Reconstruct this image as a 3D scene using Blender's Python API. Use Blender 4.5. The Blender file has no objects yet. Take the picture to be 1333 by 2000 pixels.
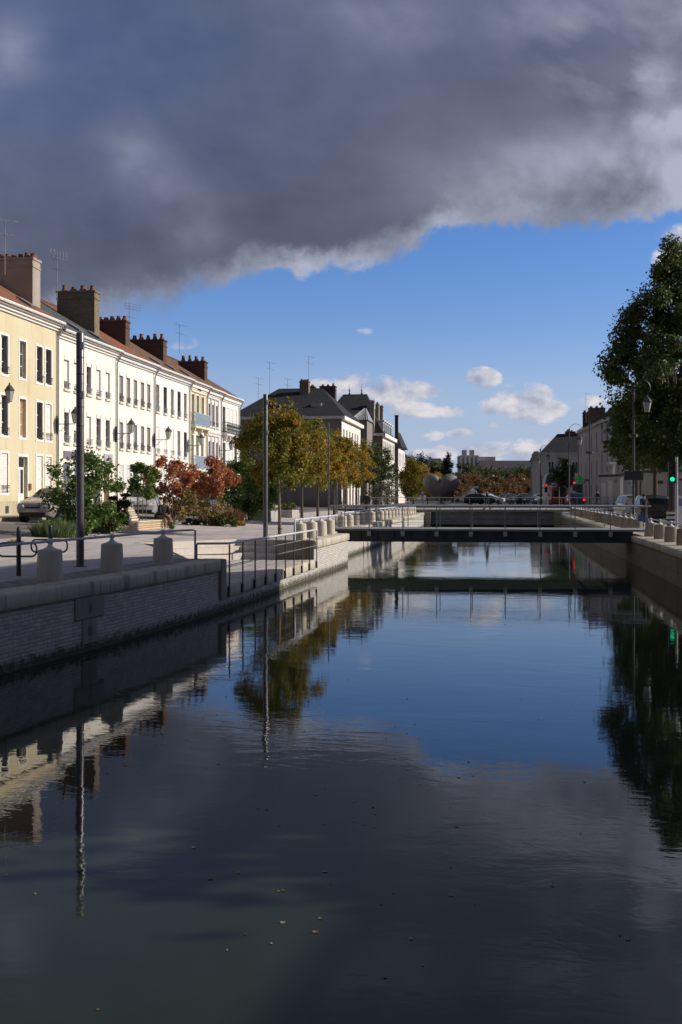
import bpy, bmesh, math, random
import numpy as np
from mathutils import Vector, Matrix, Euler
R = math.radians
scene = bpy.context.scene
COL = scene.collection

# ------------------------------------------------------------------ camera
ZC = 2.73                      # eye height above the water
YAW = R(7.99)                  # looking a little left of the canal axis (+Y)
CS, SN = math.cos(YAW), math.sin(YAW)
cam_d = bpy.data.cameras.new("camera")
cam = bpy.data.objects.new("camera", cam_d); COL.objects.link(cam)
cam.location = (0, 0, ZC); cam.rotation_euler = (R(90), 0, YAW)
cam_d.sensor_width = 36; cam_d.lens = 39.6; cam_d.shift_y = -32 / 2000
cam_d.clip_start = 0.1; cam_d.clip_end = 4000
scene.camera = cam
scene.render.engine = 'CYCLES'
try:
    scene.cycles.use_denoising = True
    scene.cycles.denoiser = 'OPENIMAGEDENOISE'
except Exception:
    pass
scene.cycles.max_bounces = 6
scene.cycles.diffuse_bounces = 3
scene.cycles.glossy_bounces = 4
scene.cycles.transparent_max_bounces = 8
vs = scene.view_settings
vs.view_transform = 'Standard'; vs.look = 'None'; vs.gamma = 1; vs.use_curve_mapping = False
vs.exposure = 0.0

# ------------------------------------------------------------------ sun
SUN_AZ, SUN_EL = 77.0, 27.0     # azimuth clockwise from +Y
sd = bpy.data.lights.new("sun", 'SUN'); sun = bpy.data.objects.new("sun", sd); COL.objects.link(sun)
sd.energy = 4.9; sd.angle = R(0.5); sd.color = (1.0, 0.91, 0.78)
sv = Vector((math.sin(R(SUN_AZ)) * math.cos(R(SUN_EL)), math.cos(R(SUN_AZ)) * math.cos(R(SUN_EL)), math.sin(R(SUN_EL))))
sun.rotation_euler = sv.to_track_quat('Z', 'Y').to_euler()
sun.location = (40, 10, 40)

# ------------------------------------------------------------------ world: Nishita sky with cloud bank and cumulus laid out by direction
world = bpy.data.worlds.new("World"); scene.world = world; world.use_nodes = True
WT = world.node_tree; WT.nodes.clear()

class NG:
    """small helper that chains math nodes"""
    def __init__(s, tree): s.t = tree
    def n(s, typ, **kw):
        nd = s.t.nodes.new(typ)
        for k, v in kw.items(): setattr(nd, k, v)
        return nd
    def put(s, sock, v):
        if isinstance(v, bpy.types.NodeSocket): s.t.links.new(v, sock)
        elif isinstance(v, (tuple, list)) and sock.type == 'RGBA' and len(v) == 3: sock.default_value = (*v, 1)
        else: sock.default_value = v
    def m(s, op, a, b=0.0, c=0.0, clamp=False):
        nd = s.n('ShaderNodeMath', operation=op, use_clamp=clamp)
        s.put(nd.inputs[0], a); s.put(nd.inputs[1], b); s.put(nd.inputs[2], c)
        return nd.outputs[0]
    def smooth(s, x, lo, hi, tlo=0.0, thi=1.0):
        nd = s.n('ShaderNodeMapRange', interpolation_type='SMOOTHSTEP')
        s.put(nd.inputs[0], x)
        for i, v in enumerate((lo, hi, tlo, thi)): s.put(nd.inputs[1 + i], v)
        return nd.outputs[0]
    def lin(s, x, lo, hi, tlo=0.0, thi=1.0):
        nd = s.n('ShaderNodeMapRange')
        s.put(nd.inputs[0], x)
        for i, v in enumerate((lo, hi, tlo, thi)): s.put(nd.inputs[1 + i], v)
        return nd.outputs[0]
    def mix(s, f, a, b, typ='MIX'):
        nd = s.n('ShaderNodeMix', data_type='RGBA', blend_type=typ)
        s.put(nd.inputs[0], f); s.put(nd.inputs[6], a); s.put(nd.inputs[7], b)
        return nd.outputs[2]
    def xyz(s, x, y, z=0.0):
        nd = s.n('ShaderNodeCombineXYZ')
        for i, v in enumerate((x, y, z)): s.put(nd.inputs[i], v)
        return nd.outputs[0]
    def sep(s, v):
        nd = s.n('ShaderNodeSeparateXYZ'); s.put(nd.inputs[0], v); return nd.outputs
    def noise(s, vec, scale, detail=4, rough=0.55, dist=0.0, dim='3D'):
        nd = s.n('ShaderNodeTexNoise', noise_dimensions=dim)
        if vec is not None: s.put(nd.inputs['Vector'], vec)
        nd.inputs['Scale'].default_value = scale; nd.inputs['Detail'].default_value = detail
        nd.inputs['Roughness'].default_value = rough; nd.inputs['Distortion'].default_value = dist
        return nd.outputs
    def ramp(s, f, stops, interp='LINEAR'):
        nd = s.n('ShaderNodeValToRGB'); cr = nd.color_ramp; cr.interpolation = interp
        while len(cr.elements) < len(stops): cr.elements.new(0.5)
        for e, (p, c) in zip(cr.elements, stops):
            e.position = p; e.color = (*c, 1)
        s.put(nd.inputs[0], f); return nd.outputs[0]

g = NG(WT)
tc = g.n('ShaderNodeTexCoord')
dx, dy, dz = g.sep(tc.outputs['Generated'])
fw = g.m('ADD', g.m('MULTIPLY', dx, -SN), g.m('MULTIPLY', dy, CS))
rt = g.m('ADD', g.m('MULTIPLY', dx, CS), g.m('MULTIPLY', dy, SN))
fc = g.m('MAXIMUM', fw, 0.10)
U = g.m('DIVIDE', rt, fc)                    # tangent of the bearing right of the view axis
V = g.m('DIVIDE', dz, fc)                    # tangent of the elevation
UV = g.xyz(U, V)
def PU(px): return (px - 666.5) / 2200
def PV(py): return (968 - py) / 2200

sky = g.n('ShaderNodeTexSky', sky_type='NISHITA', sun_disc=False)
sky.sun_elevation = R(SUN_EL); sky.sun_rotation = R(SUN_AZ)
sky.altitude = 100; sky.air_density = 1.0; sky.dust_density = 0.6; sky.ozone_density = 1.6
hs = g.n('ShaderNodeHueSaturation'); hs.inputs['Saturation'].default_value = 1.38
g.put(hs.inputs['Color'], sky.outputs[0])
SKY_GAIN = 0.105
blue = g.mix(1.0, hs.outputs[0], (SKY_GAIN * 0.97, SKY_GAIN * 0.935, SKY_GAIN * 1.27), 'MULTIPLY')

n_fine = g.noise(UV, 9.0, 6, 0.6, 0.3)[0]
n_mid = g.noise(g.xyz(U, g.m('MULTIPLY', V, 1.25)), 4.2, 5, 0.55, 0.5)[0]
n_big = g.noise(g.xyz(g.m('ADD', U, 3.1), g.m('MULTIPLY', V, 1.2)), 2.6, 5, 0.5, 0.2)[0]
n_tiny = g.noise(UV, 42.0, 6, 0.62, 0.2)[0]

# -- the dark bank: lower edge as a curve of bearing
fcv = g.n('ShaderNodeFloatCurve')
pts = [(-400, 640), (0, 618), (150, 615), (235, 602), (330, 583), (420, 556), (520, 531), (620, 529), (705, 518), (790, 494), (833, 468),
       (862, 443), (950, 438), (1000, 432), (1110, 442), (1200, 434), (1270, 414), (1333, 402), (1450, 370), (1733, 330)]
cm = fcv.mapping.curves[0]
def cx(px): return (px + 400) / 2133.0
def cy(py): return (968 - py) / 2200 / 0.5
cm.points[0].location = (cx(pts[0][0]), cy(pts[0][1])); cm.points[1].location = (cx(pts[-1][0]), cy(pts[-1][1]))
for p in pts[1:-1]: cm.points.new(cx(p[0]), cy(p[1]))
for p in cm.points: p.handle_type = 'AUTO'
fcv.mapping.update()
g.put(fcv.inputs['Value'], g.lin(U, PU(-400), PU(1733), 0, 1))
edge = g.m('MULTIPLY', fcv.outputs[0], 0.5)
over = g.m('SUBTRACT', V, edge)              # height above the lower edge of the bank
soft_l = g.smooth(U, PU(250), PU(560), 0.020, 0.0055)
wob = g.m('ADD', g.m('MULTIPLY', g.m('SUBTRACT', n_tiny, 0.5), 0.036), g.m('MULTIPLY', g.m('SUBTRACT', n_fine, 0.5), 0.022))
ov = g.m('ADD', over, wob)
sdot = g.m('ADD', g.m('MULTIPLY', dx, math.sin(R(SUN_AZ))), g.m('MULTIPLY', dy, math.cos(R(SUN_AZ))))
side = g.smooth(sdot, 0.62, 0.90, 0.0, 6.0)       # the bank breaks up towards the sun
bank = g.smooth(g.m('SUBTRACT', ov, side), g.m('MULTIPLY', soft_l, -1.0), soft_l)  # bank carried on over the unseen sky behind the camera to dim ambient light
# brightness of the bank
def blob(px, py, rx, ry, lift=0.0):
    a = g.m('DIVIDE', g.m('SUBTRACT', U, PU(px)), rx / 2200)
    b = g.m('DIVIDE', g.m('SUBTRACT', V, PV(py)), ry / 2200)
    return g.m('SQRT', g.m('ADD', g.m('MULTIPLY', a, a), g.m('MULTIPLY', b, b)))
def gauss(px, py, rx, ry):
    d = blob(px, py, rx, ry); return g.m('POWER', 2.718, g.m('MULTIPLY', g.m('MULTIPLY', d, d), -1.0))
frng = g.m('MULTIPLY', g.smooth(ov, 0.0, 0.030, 1.0, 0.0), g.smooth(U, PU(380), PU(560), 0.45, 0.95))
lit = g.m('MULTIPLY', g.m('MULTIPLY', frng, g.smooth(U, PU(840), PU(960), 1.0, 0.4)), g.lin(n_fine, 0.33, 0.66, 0.2, 1.25))
W_ = g.xyz(g.m('ADD', U, g.m('MULTIPLY', V, 0.35)), g.m('MULTIPLY', V, 1.3))
n_bil = g.noise(W_, 7.0, 6, 0.52, 0.12)[0]
n_bil2 = g.noise(g.xyz(g.m('ADD', g.m('ADD', U, -0.014), g.m('MULTIPLY', V, 0.35)), g.m('MULTIPLY', g.m('ADD', V, 0.012), 1.3)), 7.0, 6, 0.52, 0.12)[0]
patchy = g.lin(g.m('ADD', g.m('MULTIPLY', n_bil, 0.65), g.m('MULTIPLY', n_fine, 0.35)), 0.36, 0.62, 0.12, 1.4)
for (px, py, rx, ry, k) in ((1290, 335, 330, 80, 0.85), (1225, 150, 130, 40, 0.95), (1320, 235, 110, 32, 1.0), (1110, 40, 120, 60, 0.5), (1500, 120, 300, 330, 0.45), (1290, 50, 120, 50, .35),
                            (265, 290, 70, 60, 0.26), (330, 380, 90, 55, 0.22), (400, 455, 70, 40, 0.22), (20, 100, 60, 60, 0.38), (725, 40, 150, 60, 0.22), (300, 560, 210, 45, 0.16), (1000, 360, 180, 50, 0.16)):
    lit = g.m('ADD', lit, g.m('MULTIPLY', gauss(px, py, rx, ry), g.m('MULTIPLY', patchy, k)))
lit = g.m('ADD', lit, g.m('MULTIPLY', g.m('SUBTRACT', n_big, 0.5), 0.34))
lit = g.m('ADD', lit, g.m('MULTIPLY', g.m('SUBTRACT', n_bil, n_bil2), 0.22))
lit = g.m('ADD', lit, g.m('MULTIPLY', g.m('SUBTRACT', n_bil, 0.5), 0.08))
lit = g.m('ADD', lit, 0.13, 0, True)
bluish = g.m('ADD', g.m('MULTIPLY', gauss(40, 100, 620, 300), 0.95), g.m('MULTIPLY', gauss(1200, -60, 500, 240), 0.45), 0, True)
dark = g.mix(bluish, (0.054, 0.065, 0.102), (0.060, 0.096, 0.225))
bankc = g.mix(lit, dark, (0.42, 0.45, 0.57))

# -- fair weather cumulus
def cumulus(px, py, rx, ry, dens=1.0):
    b = g.m('SUBTRACT', V, PV(py))
    bb = g.m('DIVIDE', b, ry / 2200)
    flat = g.m('MULTIPLY', g.m('MINIMUM', bb, 0.0), 1.1)       # base falls off faster than the top
    a = g.m('DIVIDE', g.m('SUBTRACT', U, PU(px)), rx / 2200)
    y = g.m('ADD', g.m('MAXIMUM', bb, 0.0), g.m('MULTIPLY', flat, -1.0))
    d = g.m('SQRT', g.m('ADD', g.m('MULTIPLY', a, a), g.m('MULTIPLY', y, y)))
    return g.m('MULTIPLY', g.m('SUBTRACT', 1.0, d), dens)
cum = None
for c in ((640, 762, 60, 26), (688, 765, 62, 50), (752, 765, 75, 34), (835, 766, 75, 26), (815, 800, 65, 22), (870, 804, 46, 17), (942, 740, 44, 26),
          (1026, 795, 76, 56), (968, 796, 46, 22), (1085, 797, 44, 22), (1150, 782, 60, 20, .6), (845, 848, 28, 16, .7), (897, 846, 32, 12, .7), (985, 830, 36, 10, .45),
          (935, 885, 110, 26, .8), (1040, 884, 90, 34, .8), (840, 890, 80, 16, .6), (1325, 492, 62, 60), (356, 670, 36, 18, .4), (710, 648, 26, 10, .14), (1330, 385, 40, 20, .3),
          (600, 890, 300, 22, .4), (1250, 870, 200, 26, .5)):
    m = cumulus(*c)
    cum = m if cum is None else g.m('MAXIMUM', cum, m)
cn = g.noise(g.xyz(U, g.m('MULTIPLY', V, 1.5)), 26.0, 7, 0.6, 0.15)[0]
cumd = g.m('ADD', g.m('MULTIPLY', cum, 1.0), g.m('MULTIPLY', g.m('SUBTRACT', cn, 0.49), 2.5))
cmask = g.m('MULTIPLY', g.smooth(cumd, 0.02, 0.62), g.smooth(cum, 0.0, 0.12))
# scattered clouds elsewhere round the horizon (sides and behind)
far_n = g.noise(tc.outputs['Generated'], 4.0, 6, 0.58)[0]
away = g.smooth(g.m('ABSOLUTE', U), 0.42, 0.8)
smask = g.m('MULTIPLY', g.smooth(far_n, 0.50, 0.66), g.m('MULTIPLY', away, g.smooth(dz, 0.02, 0.12)))
cl = g.m('MAXIMUM', cmask, g.m('MULTIPLY', smask, 0.85))
cs2 = g.noise(g.xyz(g.m('ADD', U, 0.006), g.m('MULTIPLY', g.m('ADD', V, 0.012), 1.5)), 26.0, 5, 0.6, 0.15)[0]
shade = g.m('ADD', g.m('MULTIPLY', g.m('SUBTRACT', cn, cs2), 3.0), g.smooth(cumd, 0.3, 1.2, 0.55, 0.45), 0, True)
cumc = g.mix(shade, (0.33, 0.37, 0.50), (0.76, 0.73, 0.75))
lowhaze = g.smooth(V, -0.01, 0.15, 0.88, 0.0)
skyc = g.mix(lowhaze, blue, (0.38, 0.49, 0.74))
skyc = g.mix(g.m('MULTIPLY', cl, 0.93), skyc, cumc)
final = g.mix(bank, skyc, bankc)
below = g.smooth(dz, -0.02, 0.0)
final = g.mix(below, (0.10, 0.10, 0.10), final)
bg = g.n('ShaderNodeBackground'); g.put(bg.inputs[0], final); bg.inputs[1].default_value = 1.0
wo = g.n('ShaderNodeOutputWorld'); WT.links.new(bg.outputs[0], wo.inputs[0])

# ------------------------------------------------------------------ pixel -> place helpers (measured on the photograph, 1333 x 2000)
def ray(px):
    t = (px - 666.5) / 2200
    return (-SN + t * CS, CS + t * SN)
def Gd(px, py, z):                       # point of the plane z seen at (px, py)
    d = (ZC - z) * 2200 / (py - 968); r = ray(px)
    return Vector((r[0] * d, r[1] * d, z))
def Dp(px, d, z=0.0):
    r = ray(px); return Vector((r[0] * d, r[1] * d, z))
def Yx(px, X):
    r = ray(px); return X / r[0] * r[1]
def Xy(px, Y):
    r = ray(px); return Y / r[1] * r[0]
def dep(x, y): return -SN * x + CS * y
def Zp(py, d): return ZC + (968 - py) / 2200 * d

# ------------------------------------------------------------------ materials
def newmat(name):
    m = bpy.data.materials.new(name); m.use_nodes = True
    t = m.node_tree; b = t.nodes['Principled BSDF']
    return m, NG(t), b
def coords(q, axis='xyz', kind='Object', scale=(1, 1, 1)):
    tcn = q.n('ShaderNodeTexCoord'); o = q.sep(tcn.outputs[kind])
    d = {'x': o[0], 'y': o[1], 'z': o[2]}
    if 's' in axis: d['s'] = q.m('ADD', o[0], o[1])
    return q.xyz(*[q.m('MULTIPLY', d[a], k) for a, k in zip(axis, scale)])
def bump(q, b, h, strength=0.3, dist=0.02):
    n = q.n('ShaderNodeBump'); n.inputs['Strength'].default_value = strength; n.inputs['Distance'].default_value = dist
    q.put(n.inputs['Height'], h); q.put(b.inputs['Normal'], n.outputs[0])
def plain(name, col, rough=0.6, metal=0.0, var=0.12, scale=6.0, spec=0.5, bmp=0.0, coat=0.0):
    m, q, b = newmat(name)
    v = coords(q)
    n = q.noise(v, scale, 5, 0.6)[0]
    k = q.lin(n, 0.25, 0.75, 1 - var, 1 + var)
    q.put(b.inputs['Base Color'], q.mix(1.0, col, q.xyz(k, k, k), 'MULTIPLY'))
    q.put(b.inputs['Roughness'], q.lin(n, 0.2, 0.8, max(rough - .08, .02), min(rough + .08, 1)))
    b.inputs['Metallic'].default_value = metal; b.inputs['Specular IOR Level'].default_value = spec
    if coat: b.inputs['Coat Weight'].default_value = coat; b.inputs['Coat Roughness'].default_value = 0.05
    if bmp: bump(q, b, q.noise(v, scale * 4, 6, 0.65)[0], bmp, 0.02)
    return m
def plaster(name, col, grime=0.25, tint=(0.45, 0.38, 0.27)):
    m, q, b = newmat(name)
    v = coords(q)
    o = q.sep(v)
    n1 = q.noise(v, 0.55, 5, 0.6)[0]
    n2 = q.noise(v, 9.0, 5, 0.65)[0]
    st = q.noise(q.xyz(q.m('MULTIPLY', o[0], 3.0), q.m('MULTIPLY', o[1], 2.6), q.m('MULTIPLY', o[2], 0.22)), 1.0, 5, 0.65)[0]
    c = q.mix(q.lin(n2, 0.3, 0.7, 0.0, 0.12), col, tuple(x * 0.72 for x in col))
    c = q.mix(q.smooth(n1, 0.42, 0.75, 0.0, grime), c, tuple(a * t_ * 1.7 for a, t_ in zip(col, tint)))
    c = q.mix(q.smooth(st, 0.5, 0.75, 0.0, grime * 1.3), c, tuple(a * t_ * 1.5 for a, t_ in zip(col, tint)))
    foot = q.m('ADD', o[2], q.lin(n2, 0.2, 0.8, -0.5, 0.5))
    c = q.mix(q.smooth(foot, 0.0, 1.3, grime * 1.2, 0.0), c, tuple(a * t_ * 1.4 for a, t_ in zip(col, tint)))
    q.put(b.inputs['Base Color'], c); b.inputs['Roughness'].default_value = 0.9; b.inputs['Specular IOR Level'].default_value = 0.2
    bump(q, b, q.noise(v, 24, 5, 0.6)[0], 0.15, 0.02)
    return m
def bricks(name, c1, c2, mortar, axis='szy', bw=0.24, bh=0.075, ms=0.012, rough=0.9, moss=None, wash=0.3, bmp=0.6, off=0.5):
    m, q, b = newmat(name)
    v = coords(q, axis)
    br = q.n('ShaderNodeTexBrick'); br.offset = off
    wv = q.sep(v); wn = q.sep(q.noise(coords(q), 5.0, 3, 0.6)[1])
    v = q.xyz(q.m('ADD', wv[0], q.m('MULTIPLY', wn[0], 0.05)), q.m('ADD', wv[1], q.m('MULTIPLY', q.m('SUBTRACT', wn[1], 0.5), 0.035)), 0.0)
    q.put(br.inputs['Vector'], v)
    q.put(br.inputs['Color1'], c1); q.put(br.inputs['Color2'], c2); q.put(br.inputs['Mortar'], mortar)
    br.inputs['Scale'].default_value = 1; br.inputs['Mortar Size'].default_value = ms; br.inputs['Mortar Smooth'].default_value = 0.4
    br.inputs['Brick Width'].default_value = bw; br.inputs['Row Height'].default_value = bh; br.inputs['Bias'].default_value = 0.0
    p = coords(q)
    n1 = q.noise(p, 0.9, 6, 0.65)[0]; n2 = q.noise(p, 7.0, 5, 0.65)[0]; n3 = q.noise(p, 45.0, 4, 0.7)[0]
    c = q.mix(q.lin(n1, 0.25, 0.75, 0.0, wash), br.outputs[0], tuple(x * 1.25 for x in mortar))
    c = q.mix(q.lin(n2, 0.35, 0.75, 0.0, 0.55), c, tuple(x * 0.55 for x in c1))
    c = q.mix(q.lin(n3, 0.5, 0.8, 0.0, 0.35), c, tuple(min(x * 1.6, .8) for x in mortar))
    if moss:
        oz = q.sep(p)[2]
        # algae that grows above the water line
        k = q.smooth(q.m('ADD', oz, q.lin(n2, 0.2, 0.8, -0.16, 0.16)), moss[0], moss[1], 1.0, 0.0)
        c = q.mix(q.m('MULTIPLY', k, 0.9), c, q.mix(n3, (0.030, 0.030, 0.016), (0.07, 0.066, 0.03)))
    q.put(b.inputs['Base Color'], c); b.inputs['Roughness'].default_value = rough; b.inputs['Specular IOR Level'].default_value = 0.25
    h = q.m('ADD', q.m('MULTIPLY', br.outputs[1], -0.8), q.m('MULTIPLY', n3, 0.7))
    bump(q, b, h, bmp, 0.02)
    return m
def stone(name, col, stain=0.5, rough=0.85, joints=None, axis='szy', sc=1.0):
    m, q, b = newmat(name)
    p = coords(q); o = q.sep(p)
    n1 = q.noise(p, 1.3 * sc, 6, 0.65)[0]; n2 = q.noise(p, 14 * sc, 6, 0.7)[0]
    st = q.noise(q.xyz(q.m('MULTIPLY', o[0], 3.2), q.m('MULTIPLY', o[1], 3.2), q.m('MULTIPLY', o[2], 0.5)), 1.0, 5, 0.7)[0]
    c = q.mix(q.lin(n2, 0.3, 0.75, 0.0, 0.45), col, tuple(x * 0.6 for x in col))
    c = q.mix(q.smooth(st, 0.5, 0.68, 0.0, stain), c, tuple(x * y for x, y in zip(col, (0.26, 0.25, 0.20))))
    c = q.mix(q.smooth(n1, 0.5, 0.72, 0.0, stain * 0.6), c, tuple(x * y for x, y in zip(col, (0.55, 0.5, 0.36))))
    h = q.m('MULTIPLY', n2, 0.7)
    if joints:
        br = q.n('ShaderNodeTexBrick'); q.put(br.inputs['Vector'], coords(q, axis)); br.inputs['Scale'].default_value = 1
        br.inputs['Brick Width'].default_value = joints[0]; br.inputs['Row Height'].default_value = joints[1]
        br.inputs['Mortar Size'].default_value = joints[2]; br.inputs['Mortar Smooth'].default_value = 0.3; br.offset = 0.5 if len(joints) < 4 else joints[3]
        br.inputs['Color1'].default_value = (1, 1, 1, 1); br.inputs['Color2'].default_value = (0.82, 0.82, 0.82, 1); br.inputs['Mortar'].default_value = (0.35, 0.33, 0.3, 1)
        c = q.mix(1.0, c, br.outputs[0], 'MULTIPLY'); h = q.m('ADD', h, q.m('MULTIPLY', br.outputs[1], -1.0))
    q.put(b.inputs['Base Color'], c); b.inputs['Roughness'].default_value = rough; b.inputs['Specular IOR Level'].default_value = 0.3
    bump(q, b, h, 0.35, 0.02)
    return m
def roofing(name, c1, c2, axis='yxz', bw=0.24, bh=0.2, var=0.6):
    # small courses of tile or slate running along y, height measured up the slope (z)
    m, q, b = newmat(name)
    v = coords(q, axis)
    br = q.n('ShaderNodeTexBrick'); q.put(br.inputs['Vector'], v)
    q.put(br.inputs['Color1'], c1); q.put(br.inputs['Color2'], c2); q.put(br.inputs['Mortar'], tuple(x * 0.35 for x in c1))
    br.inputs['Scale'].default_value = 1; br.inputs['Mortar Size'].default_value = 0.014; br.inputs['Brick Width'].default_value = bw; br.inputs['Row Height'].default_value = bh
    p = coords(q)
    n1 = q.noise(p, 0.7, 6, 0.65)[0]; n2 = q.noise(p, 10, 5, 0.7)[0]
    c = q.mix(q.smooth(n1, 0.4, 0.75, 0, var), br.outputs[0], tuple(x * 0.45 for x in c2))
    c = q.mix(q.lin(n2, 0.4, 0.8, 0, 0.4), c, tuple(x * 1.7 for x in c2))
    q.put(b.inputs['Base Color'], c); b.inputs['Roughness'].default_value = 0.85; b.inputs['Specular IOR Level'].default_value = 0.15
    bump(q, b, q.m('ADD', q.m('MULTIPLY', br.outputs[1], -1.0), n2), 0.6, 0.03)
    return m
def paving(name, col, bw, bh, ms=0.012, dark=0.55, axis='xyz', stain=0.3, bmp=0.3):
    m, q, b = newmat(name)
    v = coords(q, axis)
    br = q.n('ShaderNodeTexBrick'); q.put(br.inputs['Vector'], v)
    q.put(br.inputs['Color1'], col); q.put(br.inputs['Color2'], tuple(x * 0.86 for x in col)); q.put(br.inputs['Mortar'], tuple(x * dark for x in col))
    br.inputs['Scale'].default_value = 1; br.inputs['Mortar Size'].default_value = ms; br.inputs['Brick Width'].default_value = bw; br.inputs['Row Height'].default_value = bh
    p = coords(q)
    n1 = q.noise(p, 0.45, 6, 0.65)[0]; n2 = q.noise(p, 22, 5, 0.7)[0]
    c = q.mix(q.smooth(n1, 0.42, 0.72, 0, stain), br.outputs[0], tuple(x * 0.55 for x in col))
    c = q.mix(q.lin(n2, 0.35, 0.8, 0, 0.35), c, tuple(x * 0.6 for x in col))
    q.put(b.inputs['Base Color'], c); b.inputs['Roughness'].default_value = 0.85; b.inputs['Specular IOR Level'].default_value = 0.25
    bump(q, b, q.m('ADD', q.m('MULTIPLY', br.outputs[1], -0.7), q.m('MULTIPLY', n2, 0.5)), bmp, 0.015)
    return m
def leafmat(name, stops, patch=1.2, mixr=0.6, trans=0.25, rough=0.55):
    m, q, b = newmat(name)
    geo = q.n('ShaderNodeNewGeometry')
    n = q.noise(coords(q), patch, 3, 0.5)[0]
    f = q.m('ADD', q.m('MULTIPLY', geo.outputs['Random Per Island'], mixr), q.m('MULTIPLY', q.lin(n, 0.3, 0.7, 0, 1), 1 - mixr))
    c = q.ramp(f, stops)
    q.put(b.inputs['Base Color'], c); b.inputs['Roughness'].default_value = rough; b.inputs['Specular IOR Level'].default_value = 0.35
    t = m.node_tree
    tr = q.n('ShaderNodeBsdfTranslucent'); q.put(tr.inputs[0], c)
    mx = q.n('ShaderNodeMixShader'); mx.inputs[0].default_value = trans
    t.links.new(b.outputs[0], mx.inputs[1]); t.links.new(tr.outputs[0], mx.inputs[2])
    t.links.new(mx.outputs[0], t.nodes['Material Output'].inputs[0])
    return m
def emit(name, col, s):
    m, q, b = newmat(name)
    b.inputs['Base Color'].default_value = (*col, 1); b.inputs['Emission Color'].default_value = (*col, 1); b.inputs['Emission Strength'].default_value = s
    return m

M = {}
M['yellow'] = plaster('ochre_plaster', (0.60, 0.54, 0.375), 0.35)
M['cream'] = plaster('cream_plaster', (0.78, 0.745, 0.665), 0.16)
M['white1'] = plaster('white_plaster', (0.78, 0.75, 0.70), 0.24)
M['white2'] = plaster('offwhite_plaster', (0.79, 0.76, 0.72), 0.26)
M['buff'] = plaster('buff_plaster', (0.78, 0.73, 0.60), 0.15)
M['greyst'] = plaster('pale_grey_plaster', (0.64, 0.63, 0.60), 0.3)
M['white3'] = plaster('bright_plaster', (0.76, 0.74, 0.72), 0.25)
M['plinth'] = stone('plinth_stone', (0.48, 0.42, 0.30), 0.4)
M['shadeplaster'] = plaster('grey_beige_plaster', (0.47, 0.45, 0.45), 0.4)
M['frontgrey'] = plaster('weathered_grey_render', (0.25, 0.225, 0.215), 0.6)  # shade of the camera-facing fronts darkened into the grey
M['cityrender'] = plaster('grey_render', (0.44, 0.43, 0.45), 0.4)
M['trim'] = plain('white_painted_trim', (0.78, 0.75, 0.70), 0.6, var=0.08)
M['trimyellow'] = plain('buff_trim', (0.70, 0.64, 0.47), 0.7)
M['sill'] = plain('stone_sill', (0.62, 0.58, 0.50), 0.8)
M['gutter'] = plain('white_gutter', (0.66, 0.65, 0.63), 0.5, var=0.2)
M['zinc'] = plain('zinc_grey', (0.30, 0.31, 0.33), 0.45, metal=0.5, var=0.2)
M['pane'] = plain('window_glass', (0.03, 0.033, 0.04), 0.06, spec=0.6, var=0.3, scale=1.0)
M['curtain'] = plain('warm_curtain', (0.42, 0.22, 0.08), 0.8, var=0.3)
M['shut_dark'] = plain('dark_shutter_paint', (0.25, 0.235, 0.235), 0.6)
M['shut_grey'] = plain('grey_shutter_paint', (0.62, 0.60, 0.60), 0.6)
M['shut_mid'] = plain('mid_grey_roller_slats', (0.27, 0.26, 0.265), 0.7)  # mid grey imitates the shade of the window reveals
M['shut_white'] = plain('white_shutter_paint', (0.72, 0.68, 0.64), 0.6)
M['shut_slate'] = plain('blue_grey_paint', (0.12, 0.13, 0.18), 0.55)
M['iron'] = plain('black_iron', (0.025, 0.027, 0.032), 0.5, var=0.25)
M['greeniron'] = plain('dark_green_iron', (0.03, 0.05, 0.045), 0.5)
M['blueiron'] = plain('pale_blue_iron', (0.36, 0.46, 0.58), 0.5)
M['tile_red'] = roofing('red_brown_tiles', (0.20, 0.085, 0.05), (0.26, 0.12, 0.075))
M['tile_brown'] = roofing('brown_tiles', (0.13, 0.085, 0.06), (0.20, 0.12, 0.08))
M['slate'] = roofing('grey_slates', (0.075, 0.08, 0.09), (0.11, 0.115, 0.125), bh=0.16)
M['slate_dark'] = roofing('dark_slates', (0.030, 0.031, 0.038), (0.045, 0.046, 0.055), bh=0.16)
M['roofdark'] = plain('far_dark_roof', (0.035, 0.037, 0.05), 0.8)
M['chim_render'] = plaster('grey_chimney_render', (0.37, 0.345, 0.32), 0.6)
M['chim_brick'] = bricks('brown_chimney_brick', (0.15, 0.11, 0.075), (0.26, 0.19, 0.115), (0.22, 0.19, 0.15))
M['chim_red'] = bricks('red_chimney_brick', (0.085, 0.045, 0.038), (0.13, 0.065, 0.05), (0.11, 0.085, 0.075))
M['pot'] = plain('terracotta_pot', (0.17, 0.07, 0.048), 0.8, var=0.4)
M['quaybrick'] = bricks('pale_worn_brick', (0.46, 0.44, 0.41), (0.74, 0.71, 0.66), (0.44, 0.42, 0.39), axis='yzx', bw=0.23, bh=0.062, ms=0.011, moss=(0.06, 0.26), wash=0.55, bmp=0.9)
M['quayright'] = stone('quay_ashlar', (0.27, 0.235, 0.185), 0.5, joints=(1.3, 0.42, 0.006), axis='yzx')
M['coping'] = stone('coping_stone', (0.58, 0.53, 0.44), 0.75, joints=(1.5, 5.0, 0.008), axis='yzx')
M['block'] = stone('dressed_block', (0.30, 0.28, 0.245), 0.5)
M['bollard'] = stone('bollard_limestone', (0.58, 0.53, 0.45), 0.25, sc=2.0)
M['bollard_r'] = stone('weathered_bollard_stone', (0.36, 0.31, 0.25), 0.5, sc=2.0)  # darker, browner and more stained than the left bollards
M['step'] = stone('pale_step_stone', (0.62, 0.57, 0.52), 0.15)
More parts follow.
